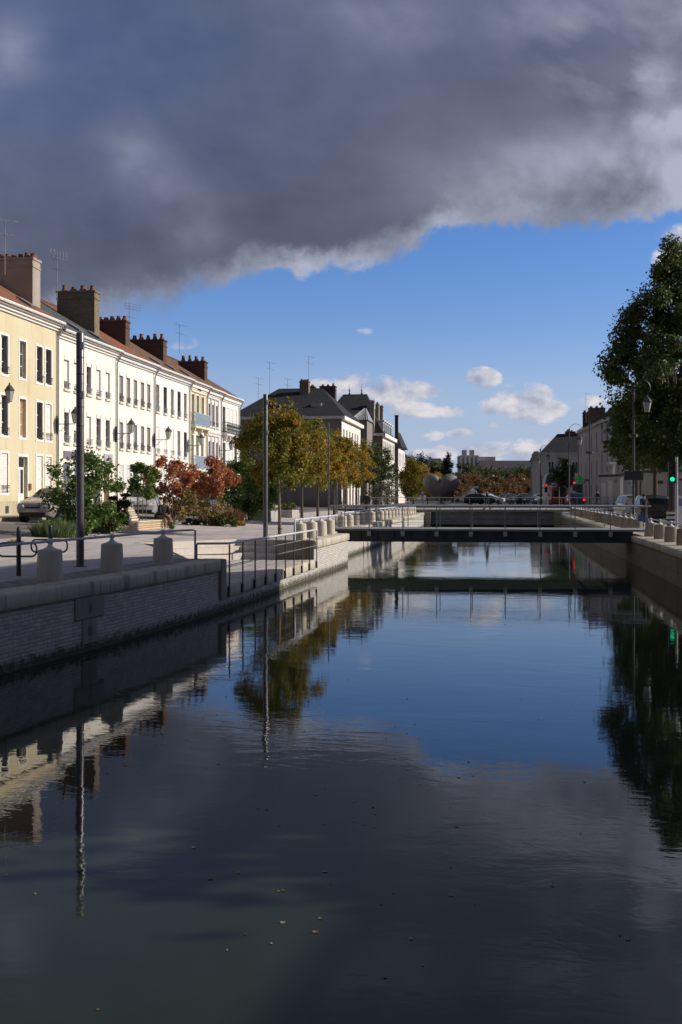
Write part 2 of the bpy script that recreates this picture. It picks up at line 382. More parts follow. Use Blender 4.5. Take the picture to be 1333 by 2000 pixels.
M['stepdark'] = stone('brown_block_stone', (0.26, 0.22, 0.18), 0.4)
M['pave'] = paving('pale_promenade_paving', (0.56, 0.515, 0.515), 0.9, 2.4, 0.022, .38, stain=0.5)
M['setts'] = stone('rough_setts', (0.36, 0.345, 0.33), 0.6, joints=(0.34, 0.27, 0.02), axis='xyz', sc=2.0)
M['asphalt'] = plain('asphalt', (0.16, 0.145, 0.135), 0.9, var=0.2, scale=1.5, bmp=0.3)
M['asphalt2'] = plain('dark_asphalt', (0.07, 0.07, 0.07), 0.9, var=0.2, scale=1.5, bmp=0.3)
M['sidewalk'] = paving('beige_pavement', (0.40, 0.36, 0.28), 0.5, 0.5, 0.012)
M['earth'] = plain('town_ground', (0.13, 0.125, 0.11), 0.95, var=0.35, scale=0.05)
M['paint'] = plain('road_paint', (0.72, 0.69, 0.65), 0.8, var=0.3, scale=8)
M['concrete'] = plain('dark_concrete', (0.20, 0.205, 0.225), 0.85, var=0.3, scale=1.2)
M['concrete2'] = plain('grey_concrete', (0.33, 0.32, 0.31), 0.85, var=0.25, scale=2)
M['steelblue'] = plain('dark_blue_steel', (0.030, 0.034, 0.052), 0.45, var=0.25, scale=2)
M['greyrail'] = plain('blue_grey_rail_paint', (0.34, 0.36, 0.43), 0.45, var=0.1)
M['whiterail'] = plain('pale_rail_paint', (0.60, 0.61, 0.66), 0.42, var=0.1)
M['charcoal'] = plain('charcoal_steel', (0.035, 0.035, 0.04), 0.45, var=0.2)
M['galv'] = plain('galvanised_steel', (0.42, 0.43, 0.45), 0.35, metal=0.6, var=0.15)
M['column'] = plain('grey_column_steel', (0.105, 0.10, 0.115), 0.30, metal=0.3, var=0.1)
M['bracket'] = plain('pale_bracket', (0.42, 0.40, 0.36), 0.6)
M['lampglass'] = plain('frosted_lamp_glass', (0.38, 0.38, 0.38), 0.25, spec=0.6, var=0.05)
M['bark'] = plain('grey_brown_bark', (0.17, 0.13, 0.10), 0.9, var=0.4, scale=9, bmp=0.8)
M['bark2'] = plain('dark_bark', (0.07, 0.055, 0.045), 0.9, var=0.4, scale=9, bmp=0.8)
M['wood'] = paving('bench_wood', (0.56, 0.43, 0.28), 2.6, 0.085, 0.012, 0.25, axis='szy', stain=0.35)
M['woodpale'] = paving('pale_bench_wood', (0.62, 0.55, 0.44), 2.6, 0.12, 0.014, 0.25, axis='szy', stain=0.2)
M['planter'] = plain('dark_planter_board', (0.10, 0.085, 0.08), 0.8, var=0.25)
M['soil'] = plain('soil', (0.04, 0.03, 0.02), 1.0, var=0.4)
M['rubber'] = plain('tyre_rubber', (0.015, 0.015, 0.016), 0.8)
M['rim'] = plain('alloy_rim', (0.35, 0.36, 0.38), 0.3, metal=0.8)
M['carglass'] = plain('car_glass', (0.02, 0.025, 0.025), 0.04, spec=0.7, var=0.1)
M['blackplastic'] = plain('black_trim_plastic', (0.012, 0.012, 0.013), 0.5)
M['headlight'] = plain('headlamp_glass', (0.62, 0.64, 0.68), 0.08, spec=0.8)
M['plate'] = plain('plate_white', (0.5, 0.5, 0.52), 0.5)
def paintmat(n, c, metal=0.3): return plain(n, c, 0.28, metal=metal, var=0.02, coat=0.6)
M['p_beige'] = paintmat('beige_silver_paint', (0.40, 0.37, 0.34)); M['p_silver'] = paintmat('silver_paint', (0.50, 0.51, 0.53))
M['p_dark'] = paintmat('black_paint', (0.015, 0.016, 0.02)); M['p_blue'] = paintmat('light_blue_paint', (0.22, 0.32, 0.48))
M['p_navy'] = paintmat('navy_paint', (0.03, 0.04, 0.08)); M['p_white'] = paintmat('white_paint', (0.72, 0.72, 0.72), 0.0)
M['p_red'] = paintmat('fire_red_paint', (0.42, 0.06, 0.03), 0.0); M['p_grey'] = paintmat('grey_paint', (0.16, 0.17, 0.19))
M['red_on'] = emit('red_light', (1.0, 0.015, 0.03), 2.2); M['green_on'] = emit('green_light', (0.0, 0.8, 0.36), 1.3)
M['cross_on'] = emit('green_cross_light', (0.0, 0.35, 0.04), 0.12)
M['redlamp'] = plain('red_lens', (0.35, 0.01, 0.015), 0.2)
M['skin'] = plain('skin', (0.42, 0.24, 0.17), 0.6, var=0.08); M['hair'] = plain('dark_hair', (0.02, 0.016, 0.013), 0.7)
M['jacket'] = plain('black_jacket_cloth', (0.012, 0.012, 0.015), 0.85); M['trousers'] = plain('brown_trouser_cloth', (0.20, 0.12, 0.07), 0.9)
M['jeans'] = plain('dark_trouser_cloth', (0.03, 0.035, 0.05), 0.9); M['shoe'] = plain('dark_shoe_leather', (0.03, 0.022, 0.018), 0.6)
M['maroon'] = plain('maroon_cloth', (0.16, 0.02, 0.03), 0.9)
M['signdark'] = plain('purple_grey_sign', (0.18, 0.15, 0.19), 0.5); M['signgrey'] = plain('grey_sign', (0.42, 0.41, 0.42), 0.5)
M['bluepanel'] = plain('blue_panel', (0.05, 0.09, 0.22), 0.5)
M['heart'] = None
# foliage
M['lf_green'] = leafmat('shrub_leaves', [(0.0, (0.045, 0.10, 0.02)), (0.5, (0.09, 0.17, 0.034)), (0.85, (0.18, 0.23, 0.05)), (1.0, (0.38, 0.31, 0.05))], 1.5, 0.75, trans=.35)
M['lf_autumn'] = leafmat('autumn_tree_leaves', [(0.0, (0.065, 0.10, 0.018)), (0.35, (0.13, 0.16, 0.022)), (0.6, (0.26, 0.21, 0.025)), (0.82, (0.40, 0.22, 0.022)), (1.0, (0.42, 0.13, 0.018))], 0.75, 0.5, trans=0.4)
M['lf_autumn2'] = leafmat('golden_tree_leaves', [(0.0, (0.09, 0.13, 0.022)), (0.38, (0.20, 0.21, 0.028)), (0.62, (0.42, 0.25, 0.03)), (1.0, (0.50, 0.17, 0.025))], 0.7, 0.45, trans=0.45)
M['lf_red'] = leafmat('red_shrub_leaves', [(0.0, (0.20, 0.17, 0.045)), (0.3, (0.36, 0.15, 0.06)), (0.6, (0.46, 0.12, 0.07)), (0.85, (0.52, 0.23, 0.12)), (1.0, (0.46, 0.34, 0.13))], 1.2, 0.75, trans=.35)
M['lf_brownred'] = leafmat('rusty_lower_leaves', [(0.0, (0.10, 0.11, 0.035)), (0.4, (0.20, 0.17, 0.055)), (0.75, (0.32, 0.17, 0.07)), (1.0, (0.42, 0.28, 0.09))], 1.2, 0.8, trans=.35)
M['lf_dark'] = leafmat('dark_lime_leaves', [(0.0, (0.05, 0.078, 0.025)), (0.5, (0.09, 0.125, 0.036)), (0.85, (0.13, 0.15, 0.042)), (1.0, (0.20, 0.19, 0.05))], 0.5, 0.65, trans=0.35)
M['lf_top'] = leafmat('topiary_needles', [(0.0, (0.012, 0.025, 0.010)), (1.0, (0.03, 0.05, 0.02))], 2, 0.7, trans=0.1)
M['lf_lav'] = leafmat('lavender_leaves', [(0.0, (0.07, 0.11, 0.04)), (0.6, (0.16, 0.22, 0.085)), (1.0, (0.26, 0.28, 0.17))], 2, 0.7, trans=0.2)
M['lf_brown'] = leafmat('rusty_far_leaves', [(0.0, (0.09, 0.075, 0.03)), (0.5, (0.17, 0.095, 0.036)), (1.0, (0.25, 0.12, 0.045))], 0.25, 0.5, trans=0.3)
M['lf_farg'] = leafmat('far_green_leaves', [(0.0, (0.04, 0.07, 0.024)), (0.6, (0.075, 0.105, 0.03)), (1.0, (0.15, 0.135, 0.04))], 0.4, 0.6, trans=0.3)
M['lf_conif'] = leafmat('conifer_needles', [(0.0, (0.012, 0.022, 0.012)), (1.0, (0.025, 0.04, 0.022))], 0.6, 0.6, trans=0.1)
M['lf_yellow'] = leafmat('yellow_flowers', [(0.0, (0.10, 0.11, 0.02)), (0.5, (0.40, 0.25, 0.02)), (1.0, (0.45, 0.30, 0.03))], 2, 0.8)
M['lf_rust'] = leafmat('rust_grass', [(0.0, (0.08, 0.05, 0.02)), (0.6, (0.20, 0.09, 0.03)), (1.0, (0.26, 0.14, 0.06))], 2, 0.8)

# water
m, q, b = newmat('canal_water')
v = coords(q); o = q.sep(v)
w1 = q.noise(q.xyz(q.m('MULTIPLY', o[0], 1.0), q.m('MULTIPLY', o[1], 1.6)), 0.9, 4, 0.55, 0.8)[0]
w2 = q.noise(q.xyz(q.m('MULTIPLY', o[0], 1.0), q.m('MULTIPLY', o[1], 1.9)), 5.0, 3, 0.55, 0.5)[0]
w3 = q.noise(v, 0.16, 3, 0.5, 0.6)[0]
rough_zone = q.smooth(w3, 0.46, 0.66, 0.55, 1.5)
h = q.m('MULTIPLY', q.m('ADD', q.m('MULTIPLY', w1, 1.0), q.m('MULTIPLY', w2, 0.20)), rough_zone)
bump(q, b, h, 1.0, 0.0032)
q.put(b.inputs['Base Color'], q.mix(q.smooth(w3, 0.3, 0.7), (0.019, 0.026, 0.018), (0.027, 0.037, 0.025)))
b.inputs['Roughness'].default_value = 0.015; b.inputs['IOR'].default_value = 1.333; b.inputs['Specular IOR Level'].default_value = 0.5
M['water'] = m
# perforated steel of the heart sculpture
m, q, b = newmat('perforated_steel')
vv = q.n('ShaderNodeTexVoronoi'); q.put(vv.inputs['Vector'], coords(q)); vv.inputs['Scale'].default_value = 26.0
q.put(b.inputs['Base Color'], q.mix(q.smooth(vv.outputs['Distance'], 0.2, 0.5), (0.34, 0.335, 0.36), (0.15, 0.14, 0.13)))
b.inputs['Metallic'].default_value = 0.35; b.inputs['Roughness'].default_value = 0.5
bump(q, b, vv.outputs['Distance'], 0.5, 0.05)
M['heart'] = m

# ------------------------------------------------------------------ mesh building
ORG = {}
class MB:
    def __init__(s): s.v = []; s.f = []
    def add(s, vs_, fs_):
        o = len(s.v); s.v += [tuple(x) for x in vs_]; s.f += [tuple(i + o for i in f) for f in fs_]; return s
    def quad(s, a, b, c, d): return s.add([a, b, c, d], [(0, 1, 2, 3)])
    def box(s, x0, x1, y0, y1, z0, z1):
        if x0 > x1: x0, x1 = x1, x0
        if y0 > y1: y0, y1 = y1, y0
        return s.add([(x0, y0, z0), (x1, y0, z0), (x1, y1, z0), (x0, y1, z0), (x0, y0, z1), (x1, y0, z1), (x1, y1, z1), (x0, y1, z1)],
                     [(0, 3, 2, 1), (4, 5, 6, 7), (0, 1, 5, 4), (1, 2, 6, 5), (2, 3, 7, 6), (3, 0, 4, 7)])
    def obox(s, P, e, n, s0, s1, d0, d1, z0, z1):
        """box in a facade frame: along e, out along n, up z"""
        P = Vector(P); up = Vector((0, 0, 1))
        pt = lambda a, d, z: P + e * a + n * d + up * z
        vs_ = [pt(s0, d0, z0), pt(s1, d0, z0), pt(s1, d1, z0), pt(s0, d1, z0), pt(s0, d0, z1), pt(s1, d0, z1), pt(s1, d1, z1), pt(s0, d1, z1)]
        return s.add(vs_, [(0, 3, 2, 1), (4, 5, 6, 7), (0, 1, 5, 4), (1, 2, 6, 5), (2, 3, 7, 6), (3, 0, 4, 7)])
    def prism(s, poly, z0, z1):
        n = len(poly)
        vs_ = [(x, y, z0) for x, y in poly] + [(x, y, z1) for x, y in poly]
        return s.add(vs_, [tuple(reversed(range(n))), tuple(range(n, 2 * n))] + [(i, (i + 1) % n, n + (i + 1) % n, n + i) for i in range(n)])
    def tube(s, path, r, seg=8, cap=True):
        path = [Vector(p) for p in path]; n = len(path)
        rs = r if isinstance(r, (list, tuple)) else [r] * n
        rings = []; prev = None
        for i, p in enumerate(path):
            d = (path[min(i + 1, n - 1)] - path[max(i - 1, 0)])
            d = d.normalized() if d.length > 1e-9 else Vector((0, 0, 1))
            if prev is None:
                a = Vector((1, 0, 0)) if abs(d.x) < 0.8 else Vector((0, 1, 0))
                u = d.cross(a).normalized()
            else:
                u = prev - d * prev.dot(d)
                u = u.normalized() if u.length > 1e-6 else d.orthogonal().normalized()
            prev = u; w = d.cross(u)
            rings.append([p + (u * math.cos(2 * math.pi * k / seg) + w * math.sin(2 * math.pi * k / seg)) * rs[i] for k in range(seg)])
        vs_ = [x for rg in rings for x in rg]
        fs_ = [(i * seg + k, i * seg + (k + 1) % seg, (i + 1) * seg + (k + 1) % seg, (i + 1) * seg + k) for i in range(n - 1) for k in range(seg)]
        if cap: fs_ += [tuple(reversed(range(seg))), tuple(range((n - 1) * seg, n * seg))]
        return s.add(vs_, fs_)
    def lathe(s, prof, c=(0, 0, 0), seg=20, axis='z'):
        vs_ = []; n = len(prof)
        for r, z in prof:
            for k in range(seg):
                a = 2 * math.pi * k / seg
                if axis == 'z': vs_.append((c[0] + r * math.cos(a), c[1] + r * math.sin(a), c[2] + z))
                elif axis == 'x': vs_.append((c[0] + z, c[1] + r * math.cos(a), c[2] + r * math.sin(a)))
                else: vs_.append((c[0] + r * math.cos(a), c[1] + z, c[2] + r * math.sin(a)))
        fs_ = [(i * seg + k, i * seg + (k + 1) % seg, (i + 1) * seg + (k + 1) % seg, (i + 1) * seg + k) for i in range(n - 1) for k in range(seg)]
        fs_ += [tuple(reversed(range(seg))), tuple(range((n - 1) * seg, n * seg))]
        return s.add(vs_, fs_)
    def build(s, name, mat, parent=None, smooth=False, local=False, bevel=0.0, ang=35):
        me = bpy.data.meshes.new(name)
        off = Vector((0, 0, 0)) if (local or parent is None) else ORG.get(parent.name, Vector((0, 0, 0)))
        me.from_pydata([(x - off.x, y - off.y, z - off.z) for x, y, z in s.v], [], s.f)
        me.validate(); me.update()
        bm = bmesh.new(); bm.from_mesh(me); bmesh.ops.recalc_face_normals(bm, faces=bm.faces); bm.to_mesh(me); bm.free()
        if smooth:
            me.polygons.foreach_set('use_smooth', [True] * len(me.polygons)); me.set_sharp_from_angle(angle=R(ang))
        me.materials.append(mat)
        o = bpy.data.objects.new(name, me); COL.objects.link(o)
        if parent is not None: o.parent = parent; ORG[o.name] = off
        if bevel:
            md = o.modifiers.new('bevel', 'BEVEL'); md.width = bevel; md.segments = 2; md.limit_method = 'ANGLE'
        return o
def tag(o, label, cat=None, group=None, kind=None):
    o['label'] = label
    if cat: o['category'] = cat
    if group: o['group'] = group
    if kind: o['kind'] = kind
    return o
def thing(name, label, cat, loc=(0, 0, 0), rz=0.0, group=None):
    o = bpy.data.objects.new(name, None); COL.objects.link(o); o.empty_display_size = 0.2
    o.location = loc; o.rotation_euler = (0, 0, rz)
    ORG[o.name] = Vector(loc)
    return tag(o, label, cat, group)
def copy_thing(src, loc, rz, label, group=None):
    r = src.copy(); COL.objects.link(r); r.location = loc; r.rotation_euler = (0, 0, rz); r['label'] = label
    if group: r['group'] = group
    for ch in src.children:
        c = ch.copy(); COL.objects.link(c); c.parent = r
        for gch in ch.children:
            d = gch.copy(); COL.objects.link(d); d.parent = c
    return r
def setpaint(root, name, mat):
    for ch in root.children:
        if ch.name.split('.')[0] in name:
            ch.material_slots[0].link = 'OBJECT'; ch.material_slots[0].material = mat
world.cycles.sampling_method = 'MANUAL'; world.cycles.sample_map_resolution = 256

# ------------------------------------------------------------------ setting: water, ground, quays, street
def struct(o, label=None):
    o['kind'] = 'structure'
    if label: o['label'] = label
    return o
WL = [(-10.2, -8), (-9.4, 0), (-8.4, 8.5), (-7.49, 16.2), (-6.98, 20), (-6.64, 23.4), (-6.45, 26), (-6.32, 29), (-6.2, 33), (-6.08, 36.9), (-5.98, 40.5), (-5.93, 44.2)]
WL2 = [(-6.75, 44.2), (-6.6, 60), (-6.55, 100.0)]
XR = 5.32
def wx(y, line=WL):
    for (x0, y0), (x1, y1) in zip(line, line[1:]):
        if y0 <= y <= y1: return x0 + (x1 - x0) * (y - y0) / (y1 - y0)
    return line[-1][0] if y > line[-1][1] else line[0][0]
def zl(x): return 1.23 + max(0.0, -11.5 - x) * 0.045
TZ = 0.60                                   # sunken landing

# water sheet
mb = MB(); n = 60
mb.add([(-10.6, -8, 0), (XR + .2, -8, 0), (XR + .2, 102, 0), (-10.6, 102, 0)], [(0, 1, 2, 3)])
struct(mb.build('water', M['water']), 'dark canal water mirroring clouds and blue sky')
mb = MB(); mb.add([(-2500, 104, 1.28), (2500, 104, 1.28), (2500, 3500, 1.28), (-2500, 3500, 1.28), (-2500, -400, 1.28), (-15.0, -400, 1.28), (-15, 104, 1.28), (-2500, 104, 1.28),
                   (15.5, -400, 1.0), (2500, -400, 1.0), (2500, 104, 1.0), (15.5, 104, 1.0), (-15, -400, 1.1), (15.5, -400, 1.1), (15.5, -8, 1.1), (-15, -8, 1.1)],
                  [(0, 1, 2, 3), (4, 5, 6, 7), (8, 9, 10, 11), (12, 13, 14, 15)])
struct(mb.build('ground', M['earth']), 'town ground reaching the horizon')

from mathutils.geometry import tessellate_polygon
A0 = (-7.3, 26.0)
n1 = Vector((-0.822, 0.569)); Cc = Vector((-8.5, 36.9)); Dd = Vector((-10.58, 33.9)); aa = Vector((-0.524, 1.0)); XS = -7.35
def Dk(k): return Dd + n1 * (0.36 * k)
def Ck(k): return Cc + aa * (0.36 * k)
def Rk(k): return Vector((XS, 36.9 + 0.36 * k))
# promenade of the left bank with the notch of the landing
inner = [(x - 0.42, y) for x, y in WL if y < 25.9] + [(wx(26) - 0.42, 26.0), A0]
inner += [tuple(Dk(2)), tuple(Ck(2)), tuple(Rk(2)), (XS, 36.9), (wx(36.9) - 0.42, 36.9)]
inner += [(x - 0.42, y) for x, y in WL if y > 37] + [(-7.1, 44.2), (-7.02, 60), (-6.97, 110)]
outline = inner + [(-11.5, 110), (-11.5, -8)]
tri = tessellate_polygon([[Vector((x, y, 0)) for x, y in outline]])
mb = MB(); mb.add([(x, y, 1.23) for x, y in outline], [tuple(t) for t in tri])
mb.quad((-11.5, -8, 1.23), (-11.5, 110, 1.23), (-15.2, 110, zl(-15.2)), (-15.2, -8, zl(-15.2)))
struct(mb.build('promenade', M['pave']), 'pale paved promenade beside the canal')
mb = MB()
rw = [(x, y) for x, y in WL if y < 25.9] + [(wx(26), 26.0)]
for (x0, y0), (x1, y1) in zip(rw, rw[1:]):
    mb.quad((x0 - 1.35, y0, 1.235), (x1 - 1.35, y1, 1.235), (x1 - 0.40, y1, 1.235), (x0 - 0.40, y0, 1.235))
struct(mb.build('setts_strip', M['setts']), 'strip of rough grey setts behind the coping')
mb = MB(); mb.quad((-15.2, -60, zl(-15.2)), (-20.6, -60, zl(-20.6)), (-20.6, 112, zl(-20.6)), (-15.2, 112, zl(-15.2)))
struct(mb.build('street', M['asphalt']), 'asphalt street in front of the terraced houses')
mb = MB(); mb.box(-23.1, -20.6, -60, 112, 1.2, zl(-22) + 0.10)
struct(mb.build('pavement', M['sidewalk']), 'beige pavement along the terraced houses')
mb = MB()
mb.quad((-16.2, -10, zl(-16.2) + .006), (-16.32, -10, zl(-16.32) + .006), (-16.32, 90, zl(-16.32) + .006), (-16.2, 90, zl(-16.2) + .006))
for yy in (43.0, 49.5, 56, 62.5, 69):
    mb.quad((-18.6, yy, zl(-18.6) + .006), (-20.5, yy, zl(-20.5) + .006), (-20.5, yy + .1, zl(-20.5) + .006), (-18.6, yy + .1, zl(-18.6) + .006))
p0 = Gd(9, 1023.5, 1.56)
for i in range(5):                       # worn letters on the tarmac
    x = -18.1 - 0.32 * i * 0; 
    xx = p0.x - 0.45 + i * 0.30
    mb.quad((xx, p0.y - .7, zl(xx) + .006), (xx + .16, p0.y - .7, zl(xx) + .006), (xx + .10, p0.y + .9, zl(xx) + .006), (xx + .04, p0.y + .9, zl(xx) + .006))
struct(mb.build('road_marking', M['paint']), 'worn white parking lines and letters on the street')

# right bank
mb = MB(); mb.add([(XR + .45, -8, 1.09), (9.2, -8, 1.09), (9.2, 104, 1.12), (XR + .45, 104, 1.09)], [(0, 1, 2, 3)])
struct(mb.build('right_promenade', M['concrete2']), 'grey pavement along the right bank')
mb = MB(); mb.quad((9.2, -8, 1.02), (15.5, -8, 1.02), (15.5, 104, 1.05), (9.2, 104, 1.05))
struct(mb.build('right_street', M['asphalt2']), 'asphalt street on the right bank')
mb = MB(); mb.quad((-40, 111, 1.5), (60, 111, 1.5), (60, 420, 1.5), (-40, 420, 1.5))
mb.quad((-15.5, 101.5, 1.5), (16, 101.5, 1.5), (16, 111, 1.5), (-15.5, 111, 1.5))
struct(mb.build('square', M['asphalt2']), 'town square and streets beyond the canal')

# ------------------------------------------------------------------ quay walls
def wall_faces(mb, line, z0, z1):
    for (x0, y0), (x1, y1) in zip(line, line[1:]):
        L = math.hypot(x1 - x0, y1 - y0); k = max(1, int(L / 2))
        mb.quad((x0, y0, z0), (x1, y1, z0), (x1, y1, z1), (x0, y0, z1))
def coping(mb, line, z0, z1, out=0.06, depth=0.46):
    """one continuous stone band that follows the wall line, with a rounded front arris"""
    pts_ = [Vector(p) for p in line]; rings = []
    for i, p in enumerate(pts_):
        d = (pts_[min(i + 1, len(pts_) - 1)] - pts_[max(i - 1, 0)]).normalized()
        nn = Vector((d.y, -d.x))            # to the right of travel: towards the water for the left bank
        prof = [(out - .02, z0), (out, z0 + .02), (out, z1 - .05), (out - .015, z1 - .015), (out - .05, z1), (-depth, z1), (-depth, z0)]
        rings.append([(p.x + nn.x * o_, p.y + nn.y * o_, z) for o_, z in prof])
    k = len(rings[0]); vs_ = [x for r_ in rings for x in r_]
    fs_ = [(i * k + j, i * k + (j + 1) % k, (i + 1) * k + (j + 1) % k, (i + 1) * k + j) for i in range(len(rings) - 1) for j in range(k)]
    fs_ += [tuple(range(k)), tuple(reversed(range((len(rings) - 1) * k, len(rings) * k)))]
    mb.add(vs_, fs_)
wall = thing('quay_wall', 'long pale brick canal wall with stained stone coping on the left bank', 'canal wall', (-7, 20, 0))
w1_ = [(x, y) for x, y in WL if y < 25.9] + [(wx(26.0), 26.0)]
w2_ = [(wx(26.0), 26.0)] + [(x, y) for x, y in WL if 26 < y < 36.8] + [(wx(36.9), 36.9)]
w3_ = [(wx(36.9), 36.9)] + [(x, y) for x, y in WL if y > 37]
mb = MB()
wall_faces(mb, w1_, -1.2, 0.98); wall_faces(mb, w2_, -1.2, 0.32); wall_faces(mb, w3_, -1.2, 0.98)
mb.quad((WL[-1][0], 44.2, -1.2), (-6.75, 44.2, -1.2), (-6.75, 44.2, 1.2), (WL[-1][0], 44.2, 1.2))
mb.build('brickwork', M['quaybrick'], wall)
for ln, z0, z1 in ((w1_, 0.97, 1.24), (w2_, 0.31, TZ + 0.006), (w3_, 0.97, 1.24)):
    mb = MB(); coping(mb, ln, z0, z1); mb.build('coping', M['coping'], wall, smooth=True, ang=50)
mb = MB(); mb.obox((wx(25.7), 25.62, 0), Vector((wx(26.05) - wx(25.6), .45, 0)).normalized(), Vector((1, 0.05, 0)).normalized(), 0, 0.36, -0.5, 0.075, 0.30, 1.235)
mb.build('end_block', M['block'], wall, bevel=0.02)
pm = Gd(176, 1160, 0.0); ym = 19.1
ym = 20.15
def near_wall_pt(px):      # point of the wall line seen at px
    best = min((abs(666.5 + 2200 * ((CS * wx(y) + SN * y) / dep(wx(y), y)) - px), y) for y in np.arange(12, 44, .02))
    return best[1]
ym = near_wall_pt(174)
ev = Vector((wx(ym + .5) - wx(ym - .5), 1, 0)).normalized(); nv = Vector((ev.y, -ev.x, 0))
mb = MB()
mb.obox((wx(ym), ym, 0), ev, nv, -0.52, 0.52, -0.1, 0.03, 0.58, 0.97); mb.obox((wx(ym), ym, 0), ev, nv, -0.26, 0.26, -0.1, 0.026, 0.14, 0.577)
mb.build('mooring_block', M['block'], wall, bevel=0.015)
mb = MB()
for zz, rr in ((0.76, .07), (0.37, .08)):
    c = Vector((wx(ym), ym, zz)) + nv * 0.034
    ring = [c + ev * rr * math.cos(a) + Vector((0, 0, rr * 1.25 * math.sin(a))) for a in np.linspace(0, 2 * math.pi, 18)[:-1]]
    mb.add(ring, [tuple(range(len(ring)))])
mb.build('drain_hole', M['blackplastic'], wall)

wall2 = thing('quay_wall', 'brick canal wall under and beyond the footbridge on the left bank', 'canal wall', (-6.7, 60, 0))
mb = MB(); wall_faces(mb, WL2, -1.2, 0.98); mb.build('brickwork', M['quaybrick'], wall2)
mb = MB(); coping(mb, WL2, 0.97, 1.24); mb.build('coping', M['coping'], wall2, smooth=True, ang=50)
wall3 = thing('quay_wall', 'brown ashlar canal wall with stone coping on the right bank', 'canal wall', (XR, 30, 0))
mb = MB(); mb.quad((XR, -8, -1.2), (XR, -8, 0.9), (XR, 102, 0.9), (XR, 102, -1.2)); mb.build('masonry', M['quayright'], wall3)
mb = MB(); coping(mb, [(XR, 102), (XR, 60), (XR, 49.2), (XR, 30), (XR, -8)], 0.88, 1.11, 0.06, 0.7)
mb.build('coping', M['coping'], wall3, smooth=True, ang=50)

# landing below the promenade
def strip(mb, z, pts2): mb.add([(p[0], p[1], z) for p in pts2], [tuple(range(len(pts2)))])
mb = MB()
poly = [(wx(26.0) - .44, 26.0)] + [(x - .44, y) for x, y in WL if 26 < y < 36.8] + [(wx(36.9) - .44, 36.9), (XS, 36.9), tuple(Cc), tuple(Dd), A0]
tri = tessellate_polygon([[Vector((x, y, 0)) for x, y in poly]])
mb.add([(x, y, TZ) for x, y in poly], [tuple(t) for t in tri])
struct(mb.build('landing', M['pave']), 'sunken paved landing by the water')
st = thing('landing_steps', 'three pale stone steps wrapping the corner of the sunken landing', 'steps', (-8.5, 36.9, TZ))
for k in range(3):
    z0, z1 = TZ + 0.21 * k, TZ + 0.21 * (k + 1)
    zt = z1 if k < 2 else 1.236
    mb = MB()
    a = [Dk(k), Ck(k), Rk(k)]; b2 = [Dk(k + 1), Ck(k + 1), Rk(k + 1)]
    for i in range(2):
        mb.add([(*a[i], z0 - .1), (*a[i + 1], z0 - .1), (*a[i + 1], zt), (*a[i], zt)], [(0, 1, 2, 3)])
        mb.add([(*a[i], zt), (*a[i + 1], zt), (*b2[i + 1], zt), (*b2[i], zt)], [(0, 1, 2, 3)])
        mb.add([(*b2[i], z0 - .1), (*b2[i + 1], z0 - .1), (*b2[i + 1], zt), (*b2[i], zt)], [(0, 1, 2, 3)])
    mb.build('step', M['step'], st)
rw_ = thing('retaining_wall', 'brown stone retaining wall closing the far end of the landing', 'low wall', (-6.8, 36.9, TZ))
mb = MB(); mb.box(XS + .002, wx(36.9) - .02, 36.86, 37.5, TZ - .2, 1.242); mb.build('retaining_wall_block', M['stepdark'], rw_, bevel=0.015)
mb = MB()
a, b2 = Vector(A0), Dd
mb.add([(*a, TZ - .1), (*b2, TZ - .1), (*b2, 1.225), (*a, 1.225)], [(0, 1, 2, 3)])
mb.add([(wx(26) - .42, 26.0, TZ - .1), (*a, TZ - .1), (*a, 1.225), (wx(26) - .42, 26.0, 1.225)], [(0, 1, 2, 3)])
mb.add([(*Dk(0), TZ - .1), (*Dk(3), TZ - .1), (*Dk(3), 1.225), (*Dk(0), 1.225)], [(0, 1, 2, 3)])
tag(mb.build('landing_side_wall', M['step']), 'stone wall lining the near slanting side of the landing', 'low wall')

# ------------------------------------------------------------------ bollards and their rails
ORD = ['first', 'second', 'third', 'fourth', 'fifth', 'sixth', 'seventh', 'eighth', 'ninth', 'tenth', 'eleventh', 'twelfth', 'thirteenth', 'fourteenth', 'fifteenth', 'sixteenth', 'seventeenth', 'eighteenth', 'nineteenth', 'twentieth']
def make_bollard(mat, fmat, label, group):
    t = thing('stone_bollard', label, 'bollard', (0, 0, 0), 0, group)
    mb = MB(); mb.lathe([(0.232, -0.02), (0.232, 0.02), (0.224, 0.25), (0.212, 0.505), (0.208, 0.530), (0.198, 0.542), (0.13, 0.556), (0.06, 0.562)], seg=28)
    mb.build('drum', mat, t, smooth=True, local=True, ang=50)
    mb = MB(); mb.lathe([(0.115, 0.555), (0.112, 0.567), (0.07, 0.587), (0.042, 0.615), (0.034, 0.645), (0.042, 0.655), (0.058, 0.667), (0.064, 0.690), (0.056, 0.717), (0.03, 0.737), (0.004, 0.743)], seg=18)
    mb.build('finial', fmat, t, smooth=True, local=True, ang=60)
    return t
PB = [None, None]
def bollard(x, y, z, label, group, right=False):
    i = 1 if right else 0
    if PB[i] is None:
        PB[i] = make_bollard(M['bollard_r'] if right else M['bollard'], M['whiterail'], label, group)
        PB[i].location = (x, y, z); return PB[i]
    return copy_thing(PB[i], (x, y, z), random.Random(int(y * 7)).uniform(0, 6), label, group)
RZ = 0.69
bp = [(98, 1136), (219, 1117), (319, 1100.5)]
near = [Gd(p, y - 2.0, 1.235) for p, y in bp]
dprev = near[0] - near[1]
near = [near[0] + dprev * 1.0] + near
lb = ['squat stone bollard at the near end of the left quay, cut by the edge', 'squat shaded stone bollard closest to the thick dark column', 'squat shaded stone bollard just beyond the thick dark column', 'squat shaded stone bollard last before the sunken landing']
lb[1] = 'large shaded stone bollard in front of the two black cycle stands'
